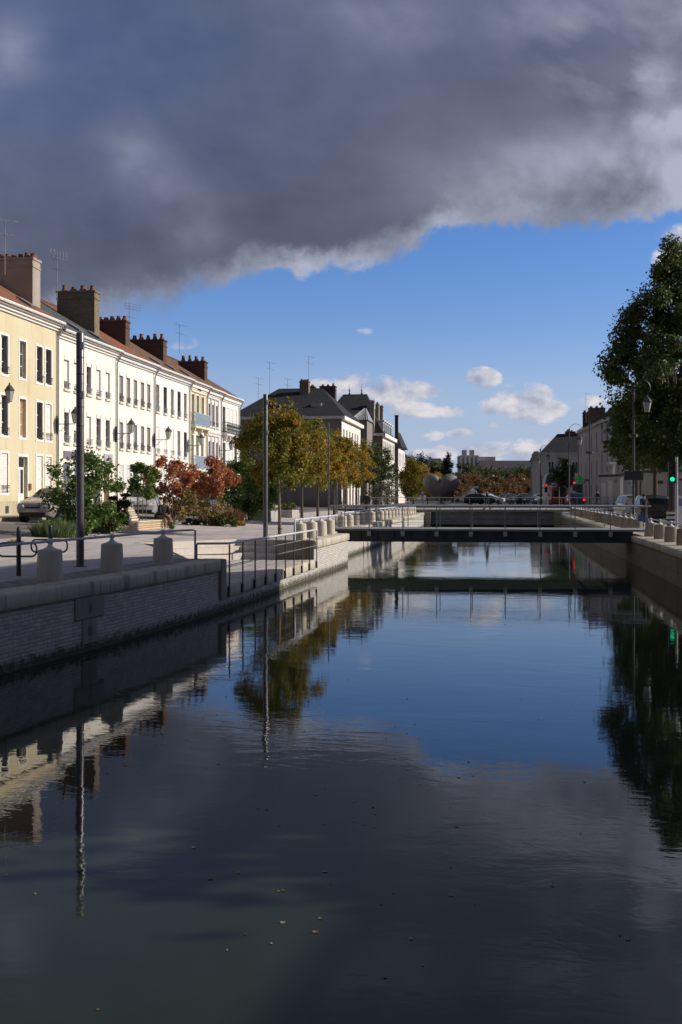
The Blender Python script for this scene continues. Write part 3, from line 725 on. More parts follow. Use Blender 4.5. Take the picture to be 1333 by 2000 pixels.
for p, l in zip(near, lb): bollard(p.x, p.y, 1.235, l, 'stone bollards on the near left quay')
endp = Vector((wx(25.9) - 0.62, 25.75, 0))
rail = thing('bollard_handrail', 'pale blue-grey handrail running through the near left bollards', 'handrail', near[1], 0, 'handrails on the bollards')
mb = MB()
path = [Vector((p.x, p.y, 1.235 + RZ)) for p in [near[0] + dprev * 0.8] + near] + [Vector((endp.x - .05, endp.y - .05, 1.235 + RZ)), Vector((endp.x, endp.y, 1.235 + RZ - .015)), Vector((endp.x, endp.y, 1.235))]
mb.tube(path, 0.024, 10); mb.build('rail', M['greyrail'], rail, smooth=True)

far = [Gd(584, 1055.5, 1.24), Gd(614, 1046.5, 1.24), Gd(631.6, 1041.5, 1.24), Gd(649, 1037.3, 1.24)]
ys = [37.6, 39.6, 41.5, 43.4]
far = [Vector((wx(y) - 0.62, y, 1.24)) for y in ys]
for i, p in enumerate(far): bollard(p.x, p.y, 1.24, f'sunlit stone bollard {("nearest the sunken landing", "second past the sunken landing", "third past the sunken landing", "last before the footbridge")[i]} on the left quay', 'sunlit bollards between landing and footbridge')
rail = thing('bollard_handrail', 'white handrail over the sunlit bollards before the footbridge', 'handrail', far[0], 0, 'handrails on the bollards')
mb = MB(); s_ = far[0] + Vector((-.06, -0.62, 0))
mb.tube([Vector((s_.x, s_.y, 1.236)), Vector((s_.x, s_.y, 1.24 + RZ - .02)), Vector((s_.x, s_.y + .04, 1.24 + RZ))] + [Vector((p.x, p.y, 1.24 + RZ)) for p in far] + [Vector((far[-1].x, 45.6, 1.24 + RZ))], 0.026, 10)
mb.build('rail', M['whiterail'], rail, smooth=True)
farL = [Vector((-7.25, 52.0 + 2.45 * i, 1.24)) for i in range(19)]
for i, p in enumerate(farL): bollard(p.x, p.y, 1.24, f'small stone bollard, {ORD[i]} beyond the footbridge on the left bank', 'bollards beyond the footbridge on the left bank')
rail = thing('bollard_handrail', 'thin white handrail over the left bank bollards beyond the footbridge', 'handrail', farL[0], 0, 'handrails on the bollards')
mb = MB(); mb.tube([p + Vector((0, 0, RZ)) for p in farL], 0.026, 8); mb.build('rail', M['whiterail'], rail, smooth=True)
rn = [Vector((5.95, y, 1.105)) for y in (45.9, 43.3, 40.6, 37.9, 35.2, 32.5)]
for i, p in enumerate(rn): bollard(p.x, p.y, p.z, f'brown stone bollard, {ORD[i]} on the camera side of the footbridge on the right quay', 'bollards on the near right quay', True)
rail = thing('bollard_handrail', 'white handrail over the near right quay bollards', 'handrail', rn[0], 0, 'handrails on the bollards')
mb = MB(); mb.tube([p + Vector((0, 0, RZ)) for p in [rn[0] + Vector((0, .6, 0))] + rn], 0.026, 8); mb.build('rail', M['whiterail'], rail, smooth=True)
rf = [Vector((6.2, 52.3 + 2.55 * i, 1.105)) for i in range(19)]
for i, p in enumerate(rf): bollard(p.x, p.y, p.z, f'brown stone bollard, {ORD[i]} beyond the footbridge on the right bank', 'bollards beyond the footbridge on the right bank', True)
rail = thing('bollard_handrail', 'white handrail over the right bank bollards beyond the footbridge', 'handrail', rf[0], 0, 'handrails on the bollards')
mb = MB(); mb.tube([p + Vector((0, 0, RZ)) for p in rf], 0.026, 8); mb.build('rail', M['whiterail'], rail, smooth=True)

# guard rail of the landing
gr = thing('landing_railing', 'steel guard railing with dark posts along the sunken landing', 'railing', (wx(30), 30, TZ))
gy = [26.15 + 1.19 * i for i in range(10)]
gx = [wx(y) + 0.095 for y in gy]
RT = TZ + 1.0
mb = MB(); mb.tube([(endp.x + .03, 25.78, RT), (gx[0] - .03, 26.02, RT), (gx[0], 26.12, RT)] + [(x, y, RT) for x, y in zip(gx, gy)][1:], 0.027, 10)
mb.build('handrail', M['whiterail'], gr, smooth=True)
for zz in (RT - .26, RT - .52):
    mb = MB(); mb.tube([(endp.x + .03, 25.78, zz), (gx[0] - .03, 26.02, zz)] + [(x, y, zz) for x, y in zip(gx, gy)], 0.011, 6); mb.build('wire', M['galv'], gr)
mb = MB(); mb.tube([(endp.x + .03, 25.78, RT), (endp.x + .03, 25.78, 1.2)], .02, 8); mb.build('end_post', M['greyrail'], gr)
for x, y in zip(gx, gy):
    mb = MB(); mb.box(x - .012, x + .012, y - .032, y + .032, TZ - .26, RT - .03)
    p = mb.build('post', M['charcoal'], gr)
    mb = MB(); mb.box(x - .045, x + .016, y - .05, y + .05, TZ - .27, TZ - .05); mb.build('foot_plate', M['charcoal'], p)

# ------------------------------------------------------------------ footbridge
fb = thing('footbridge', 'dark blue steel footbridge with pale railing crossing the canal', 'bridge', (0, 46.6, 1.35))
BY0, BY1, BX0, BX1 = 46.6, 49.2, -7.0, 6.05
mb = MB(); mb.box(BX0, BX1, BY0 - .10, BY1 + .10, 1.275, 1.355); mb.build('deck', M['concrete'], fb, bevel=.01)
for y in (BY0 + .03, BY1 - .03):
    mb = MB(); mb.box(-6.7, XR + .02, y - .02, y + .02, 0.86, 1.27); mb.box(-6.7, XR + .02, y - .12, y + .12, 0.82, 0.858); mb.box(-6.7, XR + .02, y - .12, y + .12, 1.235, 1.272)
    for i in range(18):
        xx = -6.4 + .69 * i; mb.box(xx - .006, xx + .006, y - .10, y - .0205, .859, 1.234)
    mb.build('girder', M['steelblue'], fb)
for k, y in enumerate((BY0 - .05, BY1 + .05)):
    mb = MB(); mb.tube([(BX0, y, 2.30), (BX1, y, 2.30)], 0.032, 10); mb.build('handrail', M['greyrail'], fb, smooth=True)
    mb = MB()
    for zz in (1.55, 1.74, 1.93, 2.12): mb.tube([(BX0, y, zz), (BX1, y, zz)], 0.006, 5)
    mb.build('wires', M['charcoal'], fb)
    for i in range(10):
        x = -6.75 + 1.40 * i
        mb = MB(); mb.box(x - .018, x + .018, y - .008, y + .008, 1.30, 2.28); p = mb.build('post', M['zinc'], fb)
        if k == 0:
            mb = MB(); mb.box(x - .075, x + .075, y - .10, y - .035, 1.06, 1.255); mb.build('bracket', M['bracket'], p)
# ------------------------------------------------------------------ road bridge with its closed face
rb = thing('road_bridge', 'low dark concrete road bridge closing the end of the canal', 'bridge', (-.5, 100, 1.6))
mb = MB(); mb.box(-6.6, XR + .05, 100.0, 101.4, 0.16, 1.315); mb.build('face_wall', M['concrete'], rb)
mb = MB(); mb.box(-12.0, 9.5, 99.6, 112, 1.32, 1.515); mb.build('deck_edge', M['concrete2'], rb, bevel=.02)
for x in (-6.62, XR - .55):
    mb = MB(); mb.box(x, x + .65, 99.0, 100.2, -1.0, 1.30); mb.build('pier', M['block'], rb)
mb = MB(); mb.box(-6.6, XR, 101.45, 101.6, -1.2, 1.3); mb.build('back_wall', M['blackplastic'], rb)  # black sheet standing in for the darkness inside the low gap
mb = MB(); mb.tube([(-12, 99.8, 2.55), (9.5, 99.8, 2.55)], 0.028, 8); mb.build('handrail', M['greyrail'], rb, smooth=True)
mb = MB()
for zz in (1.8, 2.05, 2.3): mb.tube([(-12, 99.8, zz), (9.5, 99.8, zz)], 0.008, 5)
mb.build('wires', M['charcoal'], rb)
for i in range(17):
    x = -11.9 + 1.33 * i; mb = MB(); mb.box(x - .025, x + .025, 99.78, 99.82, 1.5, 2.54); mb.build('post', M['zinc'], rb)

# ------------------------------------------------------------------ houses
def facade(mb, P, e, n, length, z0, z1, holes, depth=0.22):
    """wall front with real openings: cells between the sorted hole edges, and reveals"""
    P = Vector(P); up = Vector((0, 0, 1))
    S = sorted({0.0, length, *[h[0] for h in holes], *[h[1] for h in holes]})
    Z = sorted({z0, z1, *[h[2] for h in holes], *[h[3] for h in holes]})
    pt = lambda a, d, z: P + e * a + n * d + up * z
    for a, b_ in zip(S, S[1:]):
        for c, d_ in zip(Z, Z[1:]):
            ma, mz = (a + b_) / 2, (c + d_) / 2
            if any(h[0] < ma < h[1] and h[2] < mz < h[3] for h in holes): continue
            mb.quad(pt(a, 0, c), pt(b_, 0, c), pt(b_, 0, d_), pt(a, 0, d_))
    for a, b_, c, d_ in [h[:4] for h in holes]:
        mb.quad(pt(a, 0, c), pt(b_, 0, c), pt(b_, -depth, c), pt(a, -depth, c)); mb.quad(pt(a, 0, d_), pt(b_, 0, d_), pt(b_, -depth, d_), pt(a, -depth, d_))
        mb.quad(pt(a, 0, c), pt(a, 0, d_), pt(a, -depth, d_), pt(a, -depth, c)); mb.quad(pt(b_, 0, c), pt(b_, 0, d_), pt(b_, -depth, d_), pt(b_, -depth, c))
def window(house, P, e, n, h, style='plain', surround=None, rail=None, pane='pane', shutter='shut_dark', roller=False, sill='sill', cross=3, far_jamb=1, name='window', reveal=0.22):
    s0, s1, z0, z1 = h; w = s1 - s0
    mb = MB(); f = 0.055
    d0, d1 = -reveal + .0, -reveal + .06
    mb.obox(P, e, n, s0 + .002, s0 + f, d0, d1, z0 + .002, z1 - .002); mb.obox(P, e, n, s1 - f, s1 - .002, d0, d1, z0 + .002, z1 - .002)
    mb.obox(P, e, n, s0 + f, s1 - f, d0, d1, z0 + .002, z0 + f + .03); mb.obox(P, e, n, s0 + f, s1 - f, d0, d1, z1 - f, z1 - .002)
    mb.obox(P, e, n, (s0 + s1) / 2 - .035, (s0 + s1) / 2 + .035, d0 + .01, d1 + .012, z0 + f + .03, z1 - f)
    for k in range(1, cross):
        zz = z0 + (z1 - z0) * k / cross
        mb.obox(P, e, n, s0 + f, s1 - f, d0 + .008, d1 - .008, zz - .014, zz + .014)
    win = mb.build(name, M['trim'], house)
    mb = MB(); mb.obox(P, e, n, s0 + .02, s1 - .02, d0 + .012, d0 + .026, z0 + .02, z1 - .02); mb.build('pane', M[pane], win)
    if surround:
        q_ = 0.11; mb = MB()
        mb.obox(P, e, n, s0 - q_, s0 - .001, -.03, .022, z0 - q_, z1 + q_); mb.obox(P, e, n, s1 + .001, s1 + q_, -.03, .022, z0 - q_, z1 + q_)
        mb.obox(P, e, n, s0 - .001, s1 + .001, -.03, .022, z1 + .001, z1 + q_); mb.obox(P, e, n, s0 - .001, s1 + .001, -.03, .022, z0 - q_, z0 - .001)
        mb.build('surround', M[surround], win)
    if sill:
        mb = MB(); mb.obox(P, e, n, s0 - .06, s1 + .06, -.04, .10, z0 - .115, z0 + .004); mb.build('sill', M[sill], win)
    if style == 'jamb':
        for (a, b_) in ((s1 - .10, s1 - .006), (s0 + .006, s0 + .08)):
            mb = MB(); mb.obox(P, e, n, a, b_, -reveal + .07, .03 if a > (s0 + s1) / 2 else -.02, z0 + .03, z1 - .03); mb.build('shutter', M[shutter], win)
    if style == 'closed':
        mid = (s0 + s1) / 2
        for a, b_ in ((s0 + .01, mid - .006), (mid + .006, s1 - .01)):
            mb = MB(); mb.obox(P, e, n, a, b_, -.09, -.045, z0 + .02, z1 - .02)
            for k in (0.1, 0.38, 0.66, .93): mb.obox(P, e, n, a + .02, b_ - .02, -.046, -.03, z0 + (z1 - z0) * k - .02, z0 + (z1 - z0) * k + .02)
            mb.build('shutter', M[shutter], win)
    if style == 'blind' or roller:
        mb = MB(); mb.obox(P, e, n, s0 + .01, s1 - .01, -.16, .03, z1 - .24, z1 - .01); mb.build('shutter_box', M['shut_white'], win)
    if style == 'blind':
        mb = MB(); mb.obox(P, e, n, s0 + .03, s1 - .03, -.12, -.10, z0 + (z1 - z0) * random.choice((.25, .4, .1)), z1 - .25); mb.build('blind', M['shut_white'], win)
    if style == 'roller':  # slats toned like shaded reveals, standing in for that shade
        mb = MB(); k = max(4, int((z1 - z0 - .3) / .09)); top = z1 - .25; bot = z0 + (z1 - z0) * random.choice((.02, .02, .12, .3))
        for i in range(k):
            a, b_ = bot + (top - bot) * i / k, bot + (top - bot) * (i + 1) / k; mb.obox(P, e, n, s0 + .02, s1 - .02, -.12, -.10, a, b_ - .012)
        mb.build('roller_shutter', M['shut_mid'], win)
    if rail:
        mb = MB()
        zt = z0 + .36; dd = .07
        for zz in (z0 + .06, zt - .09, zt): mb.obox(P, e, n, s0 - .03, s1 + .03, dd - .012, dd + .012, zz - .012, zz + .012)
        k = int(w / .17) + 1
        for i in range(k + 1):
            a = s0 + w * i / k; mb.obox(P, e, n, a - .005, a + .005, dd - .006, dd + .006, z0 + .06, zt)
        for a in (s0 - .02, s1 + .02): mb.obox(P, e, n, a - .012, a + .012, -.02, dd, zt - .02, zt)
        mb.build('window_railing', M[rail], win)
    return win
def door(house, P, e, n, h, mat='shut_white', glass=True):
    s0, s1, z0, z1 = h; mb = MB()
    mb.obox(P, e, n, s0 + .003, s1 - .003, -.22, -.16, z0, z1 - .5)
    for k in ((0.12, 0.44), (0.56, 0.88)):
        a, b_ = s0 + (s1 - s0) * k[0], s0 + (s1 - s0) * k[1]; mb.obox(P, e, n, a, b_, -.159, -.145, z0 + .15, z0 + .9)
    mb.obox(P, e, n, s0 + .003, s0 + .07, -.22, -.14, z1 - .5, z1 - .002); mb.obox(P, e, n, s1 - .07, s1 - .003, -.22, -.14, z1 - .5, z1 - .002); mb.obox(P, e, n, s0 + .07, s1 - .07, -.22, -.14, z1 - .07, z1 - .002)
    d = mb.build('door', M[mat], house)
    mb = MB(); mb.obox(P, e, n, s0 + .07, s1 - .07, -.21, -.19, z1 - .5, z1 - .07)
    if glass:
        for k in ((0.14, 0.42), (0.58, 0.86)):
            a, b_ = s0 + (s1 - s0) * k[0], s0 + (s1 - s0) * k[1]; mb.obox(P, e, n, a, b_, -.159, -.150, z0 + 1.0, z1 - .62)
    mb.build('pane', M['pane'], d)
    mb = MB(); c = Vector(P) + e * (s0 + .1) + n * -.13 + Vector((0, 0, z0 + 1.0)); mb.lathe([(.03, -.03), (.035, 0), (.03, .03)], c, 8); mb.build('handle', M['iron'], d)
    return d
def chimney(house, x0, x1, y0, y1, z0, z1, mat, npots, potr=.13, ph=.30):
    mb = MB(); mb.box(x0, x1, y0, y1, z0, z1 - .12); mb.box(x0 - .06, x1 + .06, y0 - .06, y1 + .06, z1 - .12, z1); mb.box(x0 - .04, x1 + .04, y0 - .04, y1 + .04, z1 - .52, z1 - .44)
    c = mb.build('chimney', M[mat], house, bevel=.015)
    rnd = random.Random(int(abs(x0) * 100) + npots)
    for i in range(npots):
        px_ = x0 + (x1 - x0) * (i + .5) / npots; hh = ph * rnd.uniform(.8, 1.2); rr = potr * rnd.uniform(.85, 1.1)
        mb = MB(); mb.lathe([(rr * 2.1, 0), (rr * 1.55, .09), (rr * 1.1, .2), (rr * .95, hh * .85), (rr * 1.08, hh * .88), (rr * 1.08, hh), (rr * .7, hh + .01)], (px_, (y0 + y1) / 2, z1 - .005), 12); mb.build('chimney_pot', M['pot'], c, smooth=True)
    return c
def antenna(house, x, y, z0, z1, kind=0):
    mb = MB(); mb.tube([(x, y, z0), (x, y, z1)], .022, 6)
    if kind == 0:
        for zz, L in ((z1 - .05, 1.0), (z1 - .75, .8)):
            mb.tube([(x - L * .35, y - .2, zz + .12), (x + L * .65, y + .2, zz - .12)], .012, 5)
            for k in range(5):
                a = -.35 + k * .22; mb.tube([(x + L * a - .03, y + .2 * a - .22, zz - .1 * a), (x + L * a + .03, y + .2 * a + .22, zz - .1 * a)], .009, 4)
    else:
        for zz in (z1 - .1, z1 - .28, z1 - .46):
            mb.tube([(x - .35, y, zz + .08), (x + .75, y + .2, zz - .14)], .011, 5)
        for k in range(5): mb.tube([(x - .2 + k * .2, y, z1 - .02), (x - .2 + k * .2, y, z1 - .56)], .008, 4)
        mb.tube([(x - .4, y, z1 + .18), (x - .32, y, z1 - .3)], .01, 4); mb.tube([(x - .18, y, z1 + .2), (x - .1, y, z1 - .3)], .01, 4)
        mb.tube([(x - .45, y, z1 - .95), (x + .5, y, z1 - 1.15)], .012, 4)
    return mb.build('antenna', M['galv'], house)

XF = -22.9; EX = Vector((0, 1, 0)); NX = Vector((1, 0, 0))
ZG = zl(-22.9) + 0.10
RIDX, RIDH = -28.2, 3.45
def row_house(label, wallmat, px0, px1, eave, roofmat, cornice='trim', y0=None, dist=0):
    y0 = Yx(px0, XF) if y0 is None else y0
    y1 = Yx(px1, XF)
    h = thing('terraced_house', label, 'house', (XF, (y0 + y1) / 2, ZG), 0, 'terraced houses along the street')
    return h, y0, y1
def finish_house(h, y0, y1, eave, wallmat, roofmat, holes, cornice='trim', downpipe=True, plinth=True, tall=.30, gable=True):
    P = (XF, y0, 0); L = y1 - y0
    mb = MB(); facade(mb, P, EX, NX, L, ZG - .3, eave, holes)
    mb.quad((XF, y0 + .001, ZG - .3), (XF - 10.4, y0 + .001, ZG - .3), (XF - 10.4, y0 + .001, eave), (XF, y0 + .001, eave))
    mb.quad((XF, y1 - .001, ZG - .3), (XF - 10.4, y1 - .001, ZG - .3), (XF - 10.4, y1 - .001, eave), (XF, y1 - .001, eave))
    for yy in (y0 + .001, y1 - .001): mb.add([(XF, yy, eave), (RIDX, yy, eave + RIDH - .15), (XF - 10.4, yy, eave)], [(0, 1, 2)])
    mb.quad((XF - .6, y0 + .05, ZG), (XF - .6, y1 - .05, ZG), (XF - .6, y1 - .05, eave), (XF - .6, y0 + .05, eave))
    mb.quad((XF - 10.4, y0, ZG), (XF - 10.4, y1, ZG), (XF - 10.4, y1, eave), (XF - 10.4, y0, eave))
    mb.build('wall', M[wallmat], h)
    mb = MB()
    mb.obox(P, EX, NX, 0, L, 0.001, .10, eave - tall - .12, eave - tall); mb.obox(P, EX, NX, 0, L, 0.001, .22, eave - tall + .001, eave - .17)
    mb.obox(P, EX, NX, 0, L, 0.001, .36, eave - .169, eave - .04)
    c = mb.build('cornice', M[cornice], h)
    mb = MB(); mb.tube([(XF + .40, y0, eave - .03), (XF + .40, y1, eave - .03)], .085, 8); mb.build('gutter', M['gutter'], c, smooth=True)
    t = 0.12; ex = XF + .40; ez = eave - .02
    mb = MB()
    mb.add([(ex, y0, ez), (ex, y1, ez), (RIDX, y1, eave + RIDH), (RIDX, y0, eave + RIDH), (XF - 10.8, y1, eave - .1), (XF - 10.8, y0, eave - .1),
            (ex, y0, ez - t), (ex, y1, ez - t), (RIDX, y1, eave + RIDH - t), (RIDX, y0, eave + RIDH - t), (XF - 10.8, y1, eave - .1 - t), (XF - 10.8, y0, eave - .1 - t)],
           [(0, 1, 2, 3), (3, 2, 4, 5), (6, 9, 8, 7), (9, 11, 10, 8), (0, 3, 9, 6), (3, 5, 11, 9), (1, 7, 8, 2), (2, 8, 10, 4), (0, 6, 7, 1), (5, 4, 10, 11)])
    rf_ = mb.build('roof', M[roofmat], h)
    mb = MB(); mb.tube([(RIDX, y0, eave + RIDH), (RIDX, y1, eave + RIDH)], .12, 8); mb.build('ridge', M[roofmat], rf_, smooth=True)
    if downpipe:
        mb = MB(); mb.tube([(XF + .36, y1 - .14, eave - .1), (XF + .3, y1 - .14, eave - .35), (XF + .09, y1 - .14, eave - .75), (XF + .09, y1 - .14, ZG)], .05, 8); mb.build('downpipe', M['zinc'], h, smooth=True)
    if plinth:
        segs = [0.0]; dh = sorted([x for x in holes if x[2] < ZG + .2])
        a = 0
        for x in dh + [None]:
            b_ = x[0] - .12 if x else L
            if b_ > a: mb = MB(); mb.obox(P, EX, NX, a, b_, .001, .05, ZG - .2, ZG + .62); mb.build('plinth', M['plinth'], h)
            a = x[1] + .12 if x else a
    return rf_
def skylight(rf_, ya, f0, w=.7, l=.9, eave=11.4):
    sl = Vector((RIDX - XF - .4, 0, RIDH)); p = lambda f, y, o: Vector((XF + .4, y, eave)) + sl * f + Vector((.54, 0, .84)) * o
    f1 = f0 + l / sl.length
    mb = MB(); vs_ = [p(f0, ya, .03), p(f0, ya + w, .03), p(f1, ya + w, .03), p(f1, ya, .03), p(f0, ya, .10), p(f0, ya + w, .10), p(f1, ya + w, .10), p(f1, ya, .10)]
    mb.add(vs_, [(0, 1, 2, 3), (4, 5, 6, 7), (0, 1, 5, 4), (1, 2, 6, 5), (2, 3, 7, 6), (3, 0, 4, 7)]); mb.build('skylight', M['zinc'], rf_)
def chim_at(h, bpx, xr_px, xl_px, py, mat, npots, th=.75, eave=11.4, ph=.30):
    Y = Yx(bpx, XF); xr_ = Xy(xr_px, Y); xl = Xy(xl_px, Y); d = dep(xr_, Y)
    return chimney(h, xl, xr_, Y - th / 2, Y + th / 2, eave - .2, Zp(py, d), mat, npots, ph=ph)
def hole(y0, px, w, z0, z1):
    yc = Yx(px, XF) - y0; return (yc - w / 2, yc + w / 2, z0, z1)
random.seed(3)
ROW1 = (8.42, 10.22); ROW2 = (5.55, 7.42); ROW0 = (2.75, 4.65)
# house 1: ochre
h, y0, y1 = row_house('ochre yellow three-storey terraced house with white window surrounds and grey chimney', 'yellow', -60, 113, 11.75, 'tile_red')
hs1 = []
for px in (-32, 9, 44.5, 77.5, 95):
    w = 0.76
    hs1 += [hole(y0, px, w, *ROW1), hole(y0, px, w, *ROW2)]
    if px != 44.5: hs1.append(hole(y0, px, w, 2.85, 4.72))
dr = hole(y0, 45, 1.05, ZG, 4.62); hs1.append(dr)
rf_ = finish_house(h, y0, y1, 11.75, 'yellow', 'tile_red', hs1)
P = (XF, y0, 0)
st_ = [('jamb', 'iron', 'pane'), ('jamb', 'iron', 'pane'), 0, ('jamb', 'iron', 'pane'), ('jamb', 'iron', 'pane'), 0, ('plain', None, 'pane'), ('plain', None, 'curtain'),
       ('jamb', 'iron', 'pane'), ('jamb', 'iron', 'pane'), 0, ('jamb', 'iron', 'pane'), ('closed', 'iron', 'pane'), 0]
order = [('jamb', 'iron'), ('jamb', 'iron'), ('closed', 'iron'), ('jamb', 'iron'), ('jamb', 'iron'), ('closed', 'iron'), ('plain', None), ('plain', None), ('jamb', 'iron'), ('jamb', 'iron'), ('closed', None), ('jamb', 'iron'), ('closed', 'iron'), ('closed', 'iron')]
for k, (hh, (sty, rl)) in enumerate(zip(hs1[:-1], order)):
    window(h, P, EX, NX, hh, sty, 'trim', rl, 'curtain' if k == 7 else 'pane', 'shut_white' if sty == 'closed' else 'shut_dark', sill=None)
door(h, P, EX, NX, dr)
mb = MB(); s0, s1, z0, z1 = dr; mb.obox(P, EX, NX, s0 - .12, s0 - .001, 0, .02, z0, z1 + .12); mb.obox(P, EX, NX, s1 + .001, s1 + .12, 0, .02, z0, z1 + .12); mb.obox(P, EX, NX, s0 - .001, s1 + .001, 0, .02, z1 + .001, z1 + .12)
mb.build('door_surround', M['trim'], h)
mb = MB(); yb = Yx(57, XF) - y0; mb.obox(P, EX, NX, yb - .12, yb + .12, .001, .09, 3.0, 3.32); mb.build('letter_box', M['pot'], h)
mb = MB(); yb = Yx(12, XF) - y0; mb.obox(P, EX, NX, yb - .17, yb + .17, .051, .07, ZG + .06, ZG + .40); mb.build('cellar_vent', M['greeniron'], h)
chim_at(h, 113, 72, -16, 506, 'chim_render', 7, 1.0, 11.75)
antenna(h, Xy(10, 54.5), 54.5, 14.0, Zp(428, dep(Xy(10, 54.5), 54.5)), 0)
skylight(rf_, y1 - 2.6, .14, eave=11.75)
# house 2: cream
h, y0, y1 = row_house('cream terraced house with white shutter boxes and grey slate roof', 'cream', 113, 228, 11.45, 'slate')
hs1 = [hole(y0, px, .74, *r) for r in (ROW1, ROW2) for px in (130.5, 149.5, 174, 193, 211)]
g0 = [hole(y0, px, .95, 2.6, 4.45) for px in (130.5, 152)]; d2 = [hole(y0, 191, .95, ZG, 4.35), hole(y0, 209, .95, ZG, 4.3)]
rf_ = finish_house(h, y0, y1, 11.45, 'cream', 'slate', hs1 + g0 + d2)
P = (XF, y0, 0)
for k, hh in enumerate(hs1): window(h, P, EX, NX, hh, ('blind', 'blind', 'jamb', 'blind', 'blind', 'jamb', 'blind', 'blind', 'jamb', 'jamb')[k], None, 'zinc', 'pane', 'shut_grey', roller=True, cross=3)
for hh in g0: window(h, P, EX, NX, hh, 'closed', None, None, 'pane', 'shut_slate')
door(h, P, EX, NX, d2[0], 'shut_slate'); door(h, P, EX, NX, d2[1], 'pot')
chim_at(h, 228, 190, 117, 569, 'chim_brick', 4, .85, 11.45, ph=.36)
antenna(h, Xy(112, 64.5), 64.5, 14.4, Zp(492, dep(Xy(112, 64.5), 64.5)), 1)
for a in (1.2, 4.2, 7.4): skylight(rf_, y0 + a, .10 + .05 * (a > 3), eave=11.45)
# house 3: white, grey shutters, reveal shade as grey slats
h, y0, y1 = row_house('white terraced house with grey roller shutters and red tile roof', 'white1', 228, 302, 11.4, 'tile_red')
hs1 = [hole(y0, px, .72, *r) for r in ((8.45, 10.3), (5.6, 7.45)) for px in (237.3, 251, 265, 278.7, 290.8)]
g0 = [hole(y0, px, .85, 2.5, 4.6) for px in (237.3, 251)]; d2 = [hole(y0, 265, .95, ZG, 4.5), hole(y0, 284, .95, ZG, 4.5)]
rf_ = finish_house(h, y0, y1, 11.4, 'white1', 'tile_red', hs1 + g0 + d2, 'gutter', tall=.36)
P = (XF, y0, 0)
for hh in hs1: window(h, P, EX, NX, hh, 'roller', None, 'iron', 'pane', 'shut_grey', roller=True)
for hh in g0: window(h, P, EX, NX, hh, 'closed', None, None, 'pane', 'shut_grey')
door(h, P, EX, NX, d2[0], 'pot', False); door(h, P, EX, NX, d2[1], 'shut_white')
chim_at(h, 302, 250, 190, 627, 'chim_red', 5, .85)
antenna(h, Xy(253, 76), 76, 14.4, Zp(590, dep(Xy(253, 76), 76)), 1)
# house 4
h, y0, y1 = row_house('off-white terraced house with dark panes and weathered brown roof, next to the balcony house', 'white2', 302, 370, 11.35, 'tile_brown')
hs1 = [hole(y0, px, .74, *r) for r in ((8.4, 10.25), (5.55, 7.4)) for px in (308.5, 323, 337, 350, 362.3)]
g0 = [hole(y0, px, .85, 2.5, 4.6) for px in (323, 337, 362)]; d2 = [hole(y0, 350, 1.0, ZG, 4.5)]
rf_ = finish_house(h, y0, y1, 11.35, 'white2', 'tile_brown', hs1 + g0 + d2, 'gutter', tall=.34)
P = (XF, y0, 0)
for k, hh in enumerate(hs1): window(h, P, EX, NX, hh, 'closed' if k in (5, 6, 7) else 'jamb' if k % 2 else 'plain', None, 'zinc', 'pane', 'shut_white' if k in (5, 6, 7) else 'shut_dark')
for hh in g0: window(h, P, EX, NX, hh, 'closed', None, None, 'pane', 'shut_white')
door(h, P, EX, NX, d2[0], 'shut_grey')
chim_at(h, 370, 323, 257, 664, 'chim_red', 5, .9, ph=.4)
antenna(h, Xy(351, 90), 90, 14.4, Zp(634, dep(Xy(351, 90), 90)), 0)
for a in (2.0, 5.5): skylight(rf_, y0 + a, .12, eave=11.35)
# house 5: buff with blue balcony
h, y0, y1 = row_house('narrow buff terraced house with pale blue balconies over a curved bracket', 'buff', 370, 404, 11.3, 'tile_brown')
hs1 = [hole(y0, px, .82, *r) for r in ((8.0, 10.4), (4.75, 7.35)) for px in (376.3, 386, 395.5)]
d2 = [hole(y0, 378, 1.0, ZG, 4.2), hole(y0, 394, 1.6, ZG, 4.2)]
rf_ = finish_house(h, y0, y1, 11.3, 'buff', 'tile_brown', hs1 + d2, 'trim', tall=.4)
P = (XF, y0, 0); L = y1 - y0
for hh in hs1: window(h, P, EX, NX, hh, 'plain', None, None, 'shut_slate', sill=None, cross=4)
door(h, P, EX, NX, d2[0], 'trimyellow'); door(h, P, EX, NX, d2[1], 'shut_slate')
mb = MB()
for s0, s1, z0, z1 in hs1[:3]:
    mb.obox(P, EX, NX, s0 - .14, s0 - .002, 0.001, .05, z0, z1 + .15); mb.obox(P, EX, NX, s1 + .002, s1 + .14, 0.001, .05, z0, z1 + .15)
mb.obox(P, EX, NX, .4, L - .4, 0.001, .12, 10.58, 10.72); mb.obox(P, EX, NX, L / 2 - .5, L / 2 + .5, 0.001, .1, 10.75, 10.95)
mb.obox(P, EX, NX, .05, .28, 0.001, .07, ZG, 10.8); mb.obox(P, EX, NX, L - .28, L - .05, 0.001, .07, ZG, 10.8)
mb.build('moulding', M['trimyellow'], h)
